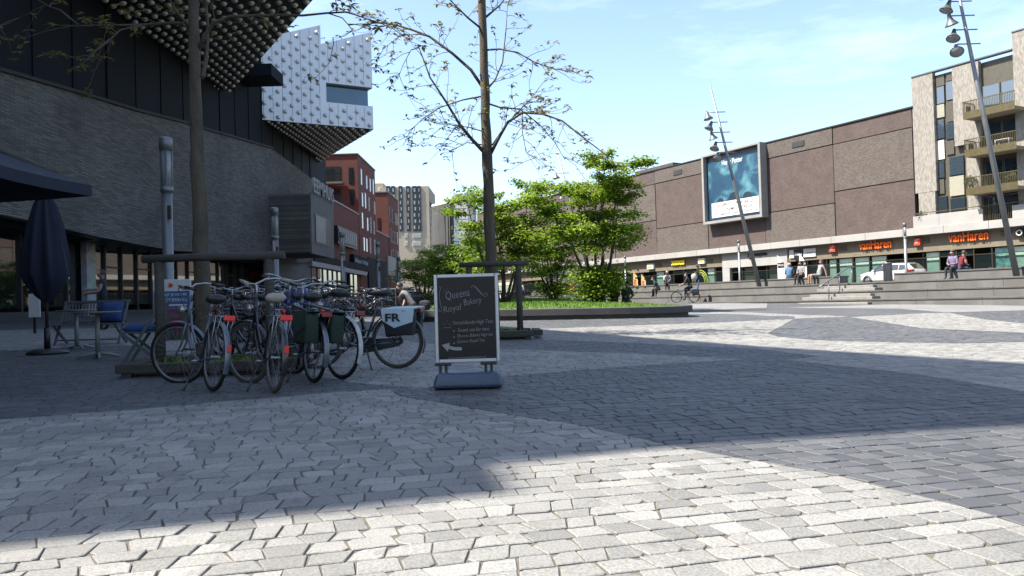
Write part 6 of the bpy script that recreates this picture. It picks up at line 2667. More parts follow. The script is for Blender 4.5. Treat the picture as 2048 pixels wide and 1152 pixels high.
    g = arc_guard(tuple(FH), WR + 0.028, math.radians(50), math.radians(200), 0.026)
    g.xform(S)
    g.build("front_mudguard", guard, t)
    # carrier
    b = MB()
    zc = WR + 0.41
    for y in (-0.06, 0.0, 0.06):
        b.tube([(0.2, y, zc), (-0.3, y, zc)], 0.006, 5)
    for x in (0.18, -0.05, -0.3):
        b.tube([(x, -0.065, zc), (x, 0.065, zc)], 0.006, 5)
    for y in (-0.065, 0.065):
        b.tube([(-0.12, y, zc), (0, y, WR)], 0.006, 5)
        b.tube([(-0.28, y, zc), (0, y, WR)], 0.005, 5)
    b.build("carrier", bar if near else M_BLKF, t)
    if light:
        MB().rbox(-0.345, -0.305, -0.055, 0.055, zc - 0.045, zc + 0.01, 0.008).build("tail_light", M_REDL if light != 'dark' else M_REDD, t)
    if chaincase:
        b = MB()
        pts = [(-0.06, 0.33), (-0.04, 0.39), (0.3, 0.38), (0.5, 0.39), (0.56, 0.29), (0.5, 0.2), (0.42, 0.2), (0.0, 0.28)]
        vs = [(x, 0.06, z) for x, z in pts] + [(x, 0.085, z) for x, z in pts]
        nn = len(pts)
        b.add(vs, [tuple(range(nn)), tuple(reversed(range(nn, 2 * nn)))] + [(i, i + nn, (i + 1) % nn + nn, (i + 1) % nn) for i in range(nn)])
        b.xform(Matrix.Scale(-1, 4, Vector((0, 1, 0))))
        b.build("chain_case", chaincase, t)
    if near:
        b = MB()
        b.tube([(0.45, -0.11, 0.29), (0.45, 0.1, 0.29)], 0.012, 6)
        b.tube([(0.45, -0.11, 0.29), (0.56, -0.115, 0.17)], 0.009, 6)
        b.tube([(0.45, 0.1, 0.29), (0.34, 0.105, 0.41)], 0.009, 6)
        cr = b.build("crank", M_CHROME, t)
        MB().rbox(0.515, 0.605, -0.205, -0.12, 0.16, 0.18, 0.004).build("pedal", M_BLACK, cr)
        MB().rbox(0.295, 0.385, 0.11, 0.195, 0.40, 0.42, 0.004).build("pedal", M_BLACK, cr)
        MB().tube([(0.40, 0.05, 0.27), (0.33, 0.14, 0.12), (0.27, 0.2, -0.015)], [0.011, 0.01, 0.009], 6).build("kickstand", M_BLKF, t)
        b = MB()
        b.lathe([(0.02, -0.05), (0.04, -0.03), (0.045, 0.03)], 10)
        b.xform(Matrix.Translation((1.02, 0, 0.84)) @ Matrix.Rotation(math.pi / 2, 4, 'Y'))
        b.xform(S)
        b.build("headlight", M_CHROME, t)
        if light != 'dark': MB().rbox(-0.395, -0.375, -0.02, 0.02, WR + 0.06, WR + 0.13, 0.004).build("reflector", M_REDL, t)
    def bag_mesh(y0, y1, x0, x1, z0, z1, taper=0.03):
        bm = bmesh.new()
        bmesh.ops.create_cube(bm, size=1.0)
        bmesh.ops.subdivide_edges(bm, edges=bm.edges[:], cuts=2, use_grid_fill=True)
        rr = random.Random(int(x0 * 1000) + 5)
        for v in bm.verts:
            k = 1 - (taper * 4 if v.co.z < 0 else 0)
            bulge = 1 + 0.12 * math.cos(v.co.z * 3) * (1 if abs(v.co.y) > 0.3 else 0)
            v.co = Vector(((x0 + x1) / 2 + v.co.x * (x1 - x0) * k + rr.gauss(0, 0.004), (y0 + y1) / 2 + v.co.y * (y1 - y0) * bulge + rr.gauss(0, 0.004), (z0 + z1) / 2 + v.co.z * (z1 - z0) + rr.gauss(0, 0.004)))
        bmesh.ops.bevel(bm, geom=[e for e in bm.edges if e.calc_face_angle(0) > 0.7], offset=0.012, segments=2, affect='EDGES', profile=0.5)
        b = MB()
        b.smooth = True
        b.bm(bm)
        return b
    if pannier:
        m1, m2, txt = pannier
        for s_ in (-1, 1):
            y0, y1 = (0.075, 0.21) if s_ > 0 else (-0.21, -0.075)
            pb = bag_mesh(y0, y1, -0.30, 0.10, zc - 0.32, zc - 0.01).build("pannier", m2, t)
            b = MB()
            yy = 0.226 * s_
            vs = [(-0.31, yy * 0.95, zc + 0.012), (0.12, yy * 0.95, zc + 0.012), (0.10, yy, zc - 0.13), (-0.05, yy * 1.02, zc - 0.22), (-0.29, yy, zc - 0.15)]
            n_ = len(vs)
            b.add(vs + [(v_[0], v_[1] - 0.008 * s_, v_[2]) for v_ in vs], [tuple(range(n_)), tuple(reversed(range(n_, 2 * n_)))] + [(i, i + n_, (i + 1) % n_ + n_, (i + 1) % n_) for i in range(n_)])
            b.build("flap", m1, pb)
            if txt:
                if s_ > 0:
                    lettering(txt, M_DKCANV, pb, (0.06, yy * 1.03 + 0.004, zc - 0.14), width=0.2, height=0.1, rot=(0, 0, math.pi), bold=0.03)
                else:
                    lettering(txt, M_DKCANV, pb, (-0.22, yy * 1.03 - 0.004, zc - 0.14), width=0.2, height=0.1, bold=0.03)
        MB().rbox(-0.31, 0.12, -0.215, 0.215, zc + 0.008, zc + 0.022, 0.004).build("pannier_bridge", m1, t)
    if bag:
        b = MB()
        b.smooth = True
        bm_ = bmesh.new()
        bmesh.ops.create_icosphere(bm_, subdivisions=2, radius=1.0)
        rr = random.Random(4)
        for v_ in bm_.verts:
            v_.co = Vector((1.02 + v_.co.x * 0.15, v_.co.y * 0.19, 0.92 + v_.co.z * 0.14)) + Vector((rr.gauss(0, 0.012), rr.gauss(0, 0.012), rr.gauss(0, 0.012)))
        b.bm(bm_)
        b.xform(S)
        b.build("front_bag", bag, t)
    return t

def bike_between(label, pr, pf, **kw):
    yaw = math.atan2(pf[1] - pr[1], pf[0] - pr[0])
    return bicycle(label, (pr[0], pr[1], gz(pr[0], pr[1])), yaw, **kw)
gA, gB, gC, gD, gE = ground(425, 783), ground(548, 786), ground(627, 766), ground(683, 759), ground(797, 737)
bike_between("city bicycle with silver frame and blue head tube before the timber tree guard", gA, ground(352, 764), lean=0.10, steer=0.75, cf=M_SILV, guard=M_SILV, chaincase=None, frame='step')
bike_between("black bicycle with cream saddle and cream grips", gB, ground(478, 758), lean=0.07, steer=0.5, saddle=M_CREAMS, grip=M_CREAMS, tyre=M_TYRE2, frame='step', high=1.1)
bike_between("dark bicycle carrying dark green canvas panniers", gC, (gC.x - 0.62, gC.y + 0.9), lean=0.06, steer=-0.35, frame='diamond', cf=M_DBLUE, guard=M_SILV, light='dark', pannier=(M_GREENC, M_GREENC, None), high=1.14, chaincase=None)
bike_between("silver bicycle with white rear mudguard behind the green panniers", gD, (gD.x - 0.78, gD.y + 0.77), lean=0.07, steer=0.2, frame='diamond', cf=M_SILV, guard=M_WHITEG, light='dark', chaincase=None, seat_h=0.97)
bike_between("slate grey bicycle with pale blue lettered panniers", gE, (gE.x - 1.07, gE.y + 0.22), lean=-0.05, steer=0.45, cf=M_SLATE, guard=M_SLATE, chaincase=M_SLATE, light='dark', pannier=(M_PBLUE, M_DKCANV, "FR"), tyre=M_TYRE2, seat_h=0.96)
bike_between("black bicycle with a royal blue bag on its handlebar", (-2.75, 10.0), (-3.1, 11.0), lean=0.07, steer=-0.3, bag=M_BLUEB, frame='diamond', high=1.12)
bike_between("brown bicycle squeezed in behind the silver one", (-2.9, 11.0), (-3.8, 11.6), lean=0.07, steer=0.3, cf=M_BROWNF, near=True)
bike_between("black bicycle leaning by the young tree trunk", (-3.3, 10.9), (-4.2, 11.6), lean=-0.06, steer=-0.4, frame='step')
bike_between("dark blue bicycle standing behind the timber tree guard", (-4.4, 12.2), (-3.5, 12.9), lean=0.06, steer=0.3, cf=M_DBLUE)
# ---- the racks: prototypes and copies
PROTO = []
for k, (cf, gd, fr, hi, tx) in enumerate(((M_BLKF, M_BLKF, 'step', 1.08, "black bicycle with swept handlebar in the crowded rack before the museum"),
                                          (M_SILV, M_SILV, 'diamond', 1.0, "silver framed bicycle in the crowded rack before the museum"),
                                          (M_DBLUE, M_BLKF, 'step', 1.06, "dark blue bicycle in the crowded rack before the museum"),
                                          (M_BROWNF, M_WHITEG, 'diamond', 1.04, "brown bicycle with pale mudguards in the crowded rack before the museum"),
                                          (M_SLATE, M_SLATE, 'step', 1.1, "slate grey bicycle in the crowded rack before the museum"))):
    PROTO.append(bicycle(tx, (0, 0, 0), 0, lean=0, steer=(0.3, -0.2, 0.5, 0.1, -0.45)[k], near=False, frame=fr, cf=cf, guard=gd, high=hi, group="bicycles in the racks before the museum", light=('dark' if k % 2 == 0 else False), chaincase=(M_BLKF if fr == 'step' else None)))
bpy.context.view_layer.update()
used = set()
WORDS = ["black bicycle with swept handlebar", "silver framed bicycle", "dark blue bicycle", "brown bicycle with pale mudguards", "slate grey bicycle"]
rr = random.Random(19)
def rack_bike(x, y, yaw):
    k = rr.choice((0, 0, 0, 1, 2, 3, 4, 4))
    o = PROTO[k]
    if k in used:
        o = copy_tree(PROTO[k])
    used.add(k)
    dx, dy = math.cos(yaw) * 0.55, math.sin(yaw) * 0.55
    o.location = (x - dx, y - dy, gz(x, y))
    o["label"] = WORDS[k] + " " + RACK
    o.rotation_euler = (rr.gauss(0, 0.05), 0, yaw)
RACK = "in the near rack by the lamp post"
for i in range(30):
    y = 19.0 + i * 0.42
    rack_bike(-6.9 + rr.uniform(-0.15, 0.15), y, (math.pi if i % 2 else 0) + rr.gauss(0.25, 0.12))
RACK = "in the rack facing the near rack"
for i in range(26):
    y = 25.0 + i * 0.4
    rack_bike(-9.4 + rr.uniform(-0.15, 0.15), y, (math.pi if i % 2 else 0) + rr.gauss(0.25, 0.12))
RACK = "in the short row beside the near rack"
for i in range(13):
    y = 15.8 + i * 0.5
    rack_bike(-4.9 - 0.05 * i + rr.uniform(-0.15, 0.15), y, (math.pi if i % 2 else 0) + rr.gauss(0.3, 0.15))
RACK = "in the long rack beside the stone planters"
for i in range(40):
    y = 31.4 + i * 0.5
    rack_bike(-5.6 - 0.02 * i + rr.uniform(-0.2, 0.2), y, (math.pi if rr.random() < 0.6 else 0) + rr.gauss(0.2, 0.12))
RACK = "in the far rack along the museum"
for i in range(34):
    y = 31.0 + i * 0.6
    rack_bike(-8.3 + rr.uniform(-0.2, 0.2), y, (math.pi if rr.random() < 0.5 else 0) + rr.gauss(0.2, 0.12))
RACK = "in the rack behind the rear planter"
for i in range(9):
    rack_bike(-4.6 + i * 0.52, 55.6 + rr.uniform(-0.2, 0.2), math.pi / 2 + rr.gauss(0.2, 0.12))
RACK = "in the loose jumble behind the tree guard"
for k, (x, y, a) in enumerate(((-3.4, 14.2, 2.7), (-3.9, 12.6, 0.8), (-3.3, 12.3, 2.9), (-3.6, 13.6, 2.2), (-4.2, 14.9, 0.5), (-3.2, 15.0, 2.0))):
    rack_bike(x, y, a)
for k in range(len(PROTO)):
    if k not in used:
        rack_bike(-6.0, 52, 0.2)

# ================================================================== PEOPLE
M_SKIN = mat("skin", (0.55, 0.33, 0.24), 0.55, var=0.06, scale=20)
M_HAIRD = mat("dark_hair", (0.03, 0.022, 0.018), 0.6, var=0.3, scale=30)
M_HAIRB = mat("brown_hair", (0.12, 0.07, 0.04), 0.6, var=0.3, scale=30)
M_HAIRG = mat("pale_hair", (0.5, 0.46, 0.4), 0.6, var=0.2, scale=30)
M_SHOE = mat("dark_shoe", (0.03, 0.03, 0.032), 0.5)
def cloth(name, c):
    return mat("cloth_" + name, c, 0.9, var=0.18, scale=14, bump=0.25, bscale=25)

def person(label, loc, face, J, top, legs, hair, sleeves=True, bare_legs=False, long_hair=False, shoe=None, group=None, scale=1.0):
    """J: dict of joints in local space, x to the person's right... y forward is -y; z up"""
    t = thing("person", label, "person", loc, face, group)
    t.scale = (scale,) * 3
    V = {}
    rad = {}
    edges = []
    names = []
    def add(n, p, r):
        V[n] = Vector(p)
        rad[n] = r
        names.append(n)
    def E(a, b):
        edges.append((a, b))
    hip, chest, neck, head = Vector(J['hip']), Vector(J['chest']), Vector(J['neck']), Vector(J['head'])
    up = (chest - hip).normalized()
    side = Vector((1, 0, 0))
    tw = J.get('twist', 0)
    side = Vector((math.cos(tw), math.sin(tw), 0))
    add('hip', hip, (0.17, 0.125))
    add('belly', hip.lerp(chest, 0.45), (0.155, 0.115))
    add('chest', chest, (0.18, 0.13))
    add('neck0', neck - up * 0.05, (0.075, 0.07))
    add('neck', neck, (0.062, 0.062))
    hd = (head - neck).normalized()
    add('chin', neck + hd * 0.07, (0.092, 0.096))
    add('head', head, (0.118, 0.128))
    add('crown', head + hd * 0.075, (0.095, 0.105))
    fwd = Vector(J.get('look', (0, -1, 0))).normalized()
    add('nose', head + fwd * 0.125 - hd * 0.02, (0.016, 0.016))
    for a, b in (('hip', 'belly'), ('belly', 'chest'), ('chest', 'neck0'), ('neck0', 'neck'), ('neck', 'chin'), ('chin', 'head'), ('head', 'crown'), ('head', 'nose')):
        E(a, b)
    for s, nm in ((1, 'r'), (-1, 'l')):
        sh = chest + up * 0.10 + side * s * 0.17
        el, wr = Vector(J['elbow_' + nm]), Vector(J['wrist_' + nm])
        add('sh' + nm, sh, (0.078, 0.075))
        add('el' + nm, el, (0.052, 0.052))
        add('wr' + nm, wr, (0.036, 0.036))
        hdv = Vector(J.get('hand_' + nm, (wr - el))).normalized()
        pm = wr + hdv * 0.07
        add('pm' + nm, pm, (0.036, 0.022))
        E('chest', 'sh' + nm); E('sh' + nm, 'el' + nm); E('el' + nm, 'wr' + nm); E('wr' + nm, 'pm' + nm)
        o = hdv.orthogonal().normalized()
        cr = hdv.cross(o)
        for k, ln in enumerate((0.07, 0.08, 0.075, 0.06)):
            b0 = pm + o * (k - 1.5) * 0.019 + hdv * 0.01
            m = b0 + hdv * ln * 0.6
            add('f%d%s' % (k, nm), m, (0.009, 0.009))
            add('g%d%s' % (k, nm), m + (hdv * 0.6 + cr * 0.5).normalized() * ln * 0.45, (0.008, 0.008))
            E('pm' + nm, 'f%d%s' % (k, nm)); E('f%d%s' % (k, nm), 'g%d%s' % (k, nm))
        add('th' + nm, wr + hdv * 0.05 - o * 0.045, (0.011, 0.011))
        E('wr' + nm, 'th' + nm)
        kn, an = Vector(J['knee_' + nm]), Vector(J['ankle_' + nm])
        hj = hip + side * s * 0.09 - up * 0.04
        add('hj' + nm, hj, (0.11, 0.11))
        add('mt' + nm, hj.lerp(kn, 0.5), (0.095, 0.095))
        add('kn' + nm, kn, (0.07, 0.07))
        add('cf' + nm, kn.lerp(an, 0.35), (0.066, 0.066))
        add('an' + nm, an, (0.046, 0.046))
        td = Vector(J.get('toe', (0, -1, -0.15)))
        add('ft' + nm, an + td.normalized() * 0.10 + Vector((0, 0, -0.045)), (0.042, 0.035))
        add('to' + nm, an + td.normalized() * 0.19 + Vector((0, 0, -0.055)), (0.035, 0.028))
        for a, b in (('hip', 'hj'), ('hj', 'mt'), ('mt', 'kn'), ('kn', 'cf'), ('cf', 'an'), ('an', 'ft'), ('ft', 'to')):
            E(a if a == 'hip' else a + nm, b + nm)
    idx = {n: i for i, n in enumerate(names)}
    me = bpy.data.meshes.new("body")
    me.from_pydata([V[n] for n in names], [(idx[a], idx[b]) for a, b in edges], [])
    o = bpy.data.objects.new("body_tmp", me)
    COL.objects.link(o)
    sk = o.modifiers.new("skin", 'SKIN')
    sk.use_smooth_shade = True
    sv = me.skin_vertices[0].data
    for n in names:
        sv[idx[n]].radius = rad[n]
        sv[idx[n]].use_root = (n == 'hip')
    sb = o.modifiers.new("sub", 'SUBSURF')
    sb.levels = 1
    sb.render_levels = 1
    dg = bpy.context.evaluated_depsgraph_get()
    em = bpy.data.meshes.new_from_object(o.evaluated_get(dg))
    bpy.data.objects.remove(o)
    em.materials.clear()
    shoe = shoe or M_SHOE
    for m in (M_SKIN, top, legs, shoe):
        em.materials.append(m)
    def zone(n):
        b = n.rstrip('rl') if n not in ('hip', 'belly', 'chest', 'neck', 'neck0', 'chin', 'head', 'crown', 'nose') else n
        if n in ('belly', 'chest', 'neck0') or n.startswith('sh'):
            return 1
        if n.startswith('el'):
            return 1 if sleeves else 0
        if n == 'hip' or n.startswith('hj') or n.startswith('mt'):
            return 2
        if n.startswith('kn') or n.startswith('cf'):
            return 0 if bare_legs else 2
        if n.startswith('an'):
            return 0 if bare_legs else 2
        if n.startswith('ft') or n.startswith('to'):
            return 3
        return 0
    # dense samples along every bone so that a face finds the bone it belongs to
    samples = []
    for a, b in edges:
        za, zb = zone(a), zone(b)
        for k in range(7):
            f = k / 6
            r = (rad[a][0] * (1 - f) + rad[b][0] * f)
            samples.append((V[a].lerp(V[b], f), za if f < 0.5 else zb, r))
    mi = []
    for p in em.polygons:
        c = p.center
        best, bz = 1e9, 0
        for q, z, r in samples:
            d = (c - q).length - r
            if d < best:
                best, bz = d, z
        mi.append(bz)
    em.polygons.foreach_set("material_index", mi)
    em.polygons.foreach_set("use_smooth", [True] * len(em.polygons))
    bo = bpy.data.objects.new("body", em)
    COL.objects.link(bo)
    bo.parent = t
    # hair: cap hugging the back and top of the head
    if hair:
        b = MB()
        b.smooth = True
        bm_ = bmesh.new()
        bmesh.ops.create_icosphere(bm_, subdivisions=3, radius=1.0)
        hr = random.Random(len(label))
        kill = []
        for v_ in bm_.verts:
            d = v_.co.copy()
            front = d.dot(fwd)
            low = d.dot(hd)
            k = 1 + hr.gauss(0, 0.03)
            if long_hair and low < 0 and front < 0.35:
                v_.co = Vector((d.x * 0.135, d.y * 0.135, 0)) + Vector((0, 0, d.z * 0.34)) - fwd * 0.04
            else:
                v_.co = Vector((d.x * 0.122, d.y * 0.122, d.z * 0.132)) * k
            if front > 0.25 and low < 0.62 or (not long_hair and low < -0.5):
                kill.append(v_)
        bmesh.ops.delete(bm_, geom=kill, context='VERTS')
        b.bm(bm_)
        for i, v_ in enumerate(b.v):
            b.v[i] = tuple(Vector(v_) + head + hd * 0.022 - fwd * 0.016)
        b.build("hair", hair, t)
    rt = hd.cross(fwd).normalized()
    for s in (-1, 1):
        b = MB()
        b.lathe([(0.006, -0.006), (0.01, 0), (0.006, 0.006)], 6)
        b.xform(Matrix.Translation(head + fwd * 0.102 + rt * s * 0.036 + hd * 0.01))
        b.build("eye", M_HAIRD, t)
    return t

def sitting(lean=0.05, knee=0.42, seat=0.45, spread=0.11, arm='lap', drop=0.45, low=False, slump=0.0):
    """seat height above the feet; facing -y"""
    hip = Vector((0, 0, seat + 0.11))
    chest = hip + Vector((0, -lean - slump * 0.4, 0.40))
    neck = chest + Vector((0, -lean * 0.5 - slump * 0.3, 0.165))
    head = neck + Vector((0, -0.03 - slump * 0.2, 0.135))
    J = dict(hip=hip, chest=chest, neck=neck, head=head)
    for s, n in ((1, 'r'), (-1, 'l')):
        if low:
            J['knee_' + n] = Vector((s * spread, -0.36, seat + 0.36))
            J['ankle_' + n] = Vector((s * spread, -0.52, 0.08))
        else:
            J['knee_' + n] = Vector((s * spread, -knee, seat + 0.10))
            J['ankle_' + n] = Vector((s * (spread + 0.01), -knee - 0.02, 0.08))
        if arm == 'lap':
            J['elbow_' + n] = chest + Vector((s * 0.24, -0.05, -0.20))
            J['wrist_' + n] = Vector((s * 0.06, -knee * 0.75, seat + 0.26))
        elif arm == 'knees':
            J['elbow_' + n] = chest + Vector((s * 0.22, -0.20, -0.16))
            J['wrist_' + n] = J['knee_' + n] + Vector((-s * 0.03, -0.02, 0.10))
        elif arm == 'back':
            J['elbow_' + n] = chest + Vector((s * 0.26, 0.12, -0.14))
            J['wrist_' + n] = Vector((s * 0.34, 0.28, seat + 0.06))
        elif arm == 'chin':
            J['elbow_' + n] = chest + Vector((s * 0.2, -0.2, -0.16))
            J['wrist_' + n] = head + Vector((s * 0.05, -0.12, -0.12))
    return J
def standing(arms=0.0, stride=0.12):
    J = dict(hip=(0, 0, 0.95), chest=(0, -0.01, 1.36), neck=(0, -0.02, 1.52), head=(0, -0.04, 1.655))
    for s, n in ((1, 'r'), (-1, 'l')):
        J['elbow_' + n] = (s * 0.26, 0.02 - arms * 0.1, 1.16)
        J['wrist_' + n] = (s * 0.25, -0.08 - arms * 0.28, 0.94 + arms * 0.16)
        J['knee_' + n] = (s * 0.1, -0.03 - s * stride * 0.5, 0.51)
        J['ankle_' + n] = (s * 0.1, s * stride * -0.6 + 0.02, 0.08)
    return J

def seat_on_step(px, k, py=555):
    """a place on the front edge of seating step k; feet on the next one down"""
    d = D_EDGE - k * TREAD + 0.16
    s = facd(px, py, d)[0]
    p = sdw(s, d, TZS - (k + 1) * STEP_H)
    return p
FACE_R = ANG_R                      # -y of the facade frame looks out over the square
C_PURP, C_JEAN, C_BLK, C_GREY = cloth("lilac", (0.32, 0.27, 0.46)), cloth("navy_trousers", (0.025, 0.03, 0.05)), cloth("black", (0.02, 0.02, 0.022)), cloth("charcoal", (0.045, 0.047, 0.055))
C_BLUE, C_PALE, C_WHITE, C_DENIM = cloth("sky_blue", (0.12, 0.3, 0.55)), cloth("pale_grey", (0.5, 0.5, 0.52)), cloth("white", (0.8, 0.8, 0.78)), cloth("denim", (0.06, 0.11, 0.2))
C_KHAKI = cloth("khaki", (0.2, 0.17, 0.12))
C_RED, C_BEIGE, C_TEAL = cloth("dark_red", (0.25, 0.02, 0.03)), cloth("beige_shirt", (0.5, 0.45, 0.42)), cloth("teal", (0.04, 0.09, 0.1))
person("person in a lilac top and dark trousers sitting on the top step", seat_on_step(1908, 0), FACE_R, sitting(0.03, arm='lap', seat=STEP_H), C_PURP, C_JEAN, M_HAIRB)
p = sdw(facd(1916, 540, D_EDGE + 0.75)[0] + 0.15, D_EDGE + 0.7, TZ - 0.02)
person("person in a dark red shirt sitting behind the one in lilac", p, FACE_R + math.pi - 0.5, sitting(0.06, arm='lap', seat=STEP_H, slump=0.1), C_RED, C_DENIM, M_HAIRD, sleeves=False)
person("person with long dark hair in a pale top and black trousers on the step", seat_on_step(1604, 0), FACE_R, sitting(0.04, arm='lap', seat=STEP_H), C_PALE, C_BLK, M_HAIRD, long_hair=True)
person("person in a pale grey dress with bare legs leaning back on the step", seat_on_step(1637, 0), FACE_R - 0.35, sitting(-0.14, arm='back', seat=STEP_H, knee=0.5), C_PALE, C_PALE, M_HAIRB, sleeves=False, bare_legs=True)
p = sdw(facd(1578, 548, D_EDGE + 0.65)[0], D_EDGE + 0.65, TZ - 0.02)
person("person in a sky blue shirt sitting near the white flags", p, FACE_R + math.pi + 0.5, sitting(0.08, arm='lap', seat=0.42), C_BLUE, C_DENIM, M_HAIRG, sleeves=False)
person("person in dark clothes sitting on the lower step before the shop with green rings", seat_on_step(1318, 1, 580), FACE_R - 0.9, sitting(0.1, arm='lap', seat=STEP_H, slump=0.25), C_TEAL, C_BLK, M_HAIRD)
p = sdw(facd(1334, 560, D_EDGE + 0.2)[0], D_EDGE + 0.2, TZS - 0.84 + 0.42 - 0.02)
person("person in a white shirt bending forward on the top step", p, FACE_R + 0.9, sitting(0.1, arm='knees', seat=STEP_H, slump=0.5), C_WHITE, C_JEAN, M_HAIRG)
p = sdw(facd(1395, 545, D_EDGE + 2.6)[0], D_EDGE + 2.6, TZ)
person("person in black standing before the shop and holding a white bag", p, FACE_R + 2.4, standing(0.8), C_BLK, C_BLK, M_HAIRD)
o = MB()
bm_ = bmesh.new()
bmesh.ops.create_icosphere(bm_, subdivisions=2, radius=1.0)
for v_ in bm_.verts:
    v_.co = Vector((v_.co.x * 0.22, v_.co.y * 0.12, v_.co.z * (0.3 if v_.co.z < 0 else 0.22)))
    v_.co += Vector((random.gauss(0, 0.012), random.gauss(0, 0.012), random.gauss(0, 0.012)))
o.smooth = True
o.bm(bm_)
hp = p + Vector((-0.28, -0.12, 0.92))
o = o.build("plastic_bag", C_WHITE, None, hp)
tag(o, "white carrier bag held by the person in black", "bag")
p = Vector(lawn_at(0, 0, lambda a, c: 0))
# two people on the planter edge seen from behind, and one in a shirt at its left end
def on_kerb(px, py, Y, up=0.36):
    q = depth(px, py, Y)
    return Vector((q.x, Y, gz(q.x, Y)))
q = on_kerb(1251, 600, 32.25)
person("person in a charcoal coat sitting on the planter edge with the back turned", q + Vector((0, 0, -0.06)), math.pi - 0.35, sitting(0.12, arm='knees', seat=0.37, slump=0.3), C_GREY, C_BLK, M_HAIRD)
q = on_kerb(1229, 600, 33.1)
person("person with long brown hair sitting next to the one in the charcoal coat", q + Vector((0, 0, -0.06)), math.pi - 0.1, sitting(0.12, arm='knees', seat=0.37, slump=0.2), C_BLK, C_BLK, M_HAIRB, long_hair=True)
q = on_kerb(827, 615, 26.2)
person("person in a beige shirt crouching on the planter edge near the bicycles", Vector((q.x, 26.2, gz(q.x, 26.2) - 0.02)), -2.0, sitting(0.12, arm='knees', seat=0.37, slump=0.35), C_BEIGE, C_KHAKI, M_HAIRD, sleeves=False, bare_legs=True)
b = MB()
bm_ = bmesh.new()
bmesh.ops.create_icosphere(bm_, subdivisions=2, radius=1.0)
for v_ in bm_.verts:
    v_.co = Vector((math.copysign(abs(v_.co.x) ** 0.6, v_.co.x) * 0.2, math.copysign(abs(v_.co.y) ** 0.6, v_.co.y) * 0.13, math.copysign(abs(v_.co.z) ** 0.7, v_.co.z) * 0.17))
b.smooth = True
b.bm(bm_)
q2 = on_kerb(850, 615, 26.0)
o = b.build("rucksack", C_GREY, None, (q2.x, 26.0, gz(q2.x, 26.0) + 0.36 + 0.16))
MB().tube([(0.08, -0.12, -0.12), (0.09, -0.19, 0.0), (0.08, -0.14, 0.14)], 0.015, 6).build("strap", C_BLK, o)
MB().rbox(-0.13, 0.13, -0.17, -0.1, -0.14, 0.03, 0.02).build("pocket", C_BLK, o)
tag(o, "dark rucksack lying on the planter edge beside the crouching person", "bag")
q = depth(1043, 600, 64)
person("distant person in a white top and hat walking behind the trees", Vector((q.x, 64, gz(q.x, 64))), 2.6, standing(0.1, 0.3), C_WHITE, C_JEAN, M_HAIRG)
q = depth(207, 610, 23.6)
person("waiter in a dark blue shirt carrying a grey tray past the museum glass", Vector((q.x, 23.6, gz(q.x, 23.6))), -1.2, standing(1.0), cloth("dark_blue", (0.03, 0.045, 0.12)), C_BLK, M_HAIRD, sleeves=False)
tr = MB().rbox(-0.2, 0.2, -0.14, 0.14, 0, 0.16, 0.02).build("crate_tray", M_GREYM, None, (q.x - 0.32, 23.6 - 0.17, gz(q.x, 23.6) + 1.08))
tr.rotation_euler = (0, 0, -1.2 + math.pi / 2)
tag(tr, "grey tray in the hands of the waiter", "tray")

# ---- cyclist with a blue child seat
cp = ground(1372, 601)
cp = Vector((cp.x * 49 / cp.y, 49.0, 0))
cp.z = gz(cp.x, cp.y)
yaw = math.radians(158)
cb = bicycle("bicycle with a blue child seat and black panniers being ridden across the square", tuple(cp - Vector((math.cos(yaw), math.sin(yaw), 0)) * 0.5), yaw, lean=0.0, steer=0.05, cf=M_SILV, guard=M_BLKF, pannier=(M_BLACK, M_BLACK, None), chaincase=None)
zc = WR + 0.41
M_SEATB = mat("blue_child_seat", (0.05, 0.22, 0.62), 0.5, var=0.06)
cs = MB().rbox(-0.26, 0.06, -0.17, 0.17, zc + 0.03, zc + 0.10, 0.03).build("child_seat", M_SEATB, cb)
b = MB()
b.add([(-0.27, -0.17, zc + 0.09), (-0.27, 0.17, zc + 0.09), (-0.34, 0.13, zc + 0.62), (-0.34, -0.13, zc + 0.62), (-0.22, -0.17, zc + 0.09), (-0.22, 0.17, zc + 0.09), (-0.30, 0.13, zc + 0.62), (-0.30, -0.13, zc + 0.62)], [(0, 1, 2, 3), (7, 6, 5, 4), (0, 4, 5, 1), (1, 5, 6, 2), (2, 6, 7, 3), (3, 7, 4, 0)])
b.build("seat_back", M_SEATB, cs)
J = dict(hip=(0, 0, 1.0), chest=(0, -0.16, 1.40), neck=(0, -0.22, 1.56), head=(0, -0.26, 1.70))
for s, n in ((1, 'r'), (-1, 'l')):
    J['elbow_' + n] = (s * 0.27, -0.30, 1.22)
    J['wrist_' + n] = (s * 0.30, -0.50, 1.10)
    J['knee_' + n] = (s * 0.1, -0.36, 0.86 if s > 0 else 0.66)
    J['ankle_' + n] = (s * 0.13, -0.16 if s > 0 else -0.36, 0.47 if s > 0 else 0.24)
cl = cp - Vector((math.cos(yaw), math.sin(yaw), 0)) * 0.5 + Vector((math.cos(yaw), math.sin(yaw), 0)) * 0.19
person("cyclist in a dark jacket riding the bicycle with the blue child seat", cl, yaw + math.pi / 2, J, C_GREY, C_JEAN, M_HAIRD)

# ================================================================== WHITE CAR
M_CARW = mat("white_car_paint", (1.2, 1.2, 1.2), 0.25, var=0.02, coat=0.6)
M_CARG = glass("car_glass", (0.25, 0.3, 0.3), 0.04, 0.05, (0.01, 0.012, 0.014))
M_TAIL = mat("tail_lamp_red", (0.45, 0.02, 0.02), 0.2, var=0.1, coat=0.5)
d_car = -11.0
cs_ = facd(1784, 560, d_car)[0]
car = thing("parked_car", "white estate car parked at the top of the steps", "car", sdw(cs_, d_car, TZ), ANG_R + math.pi)
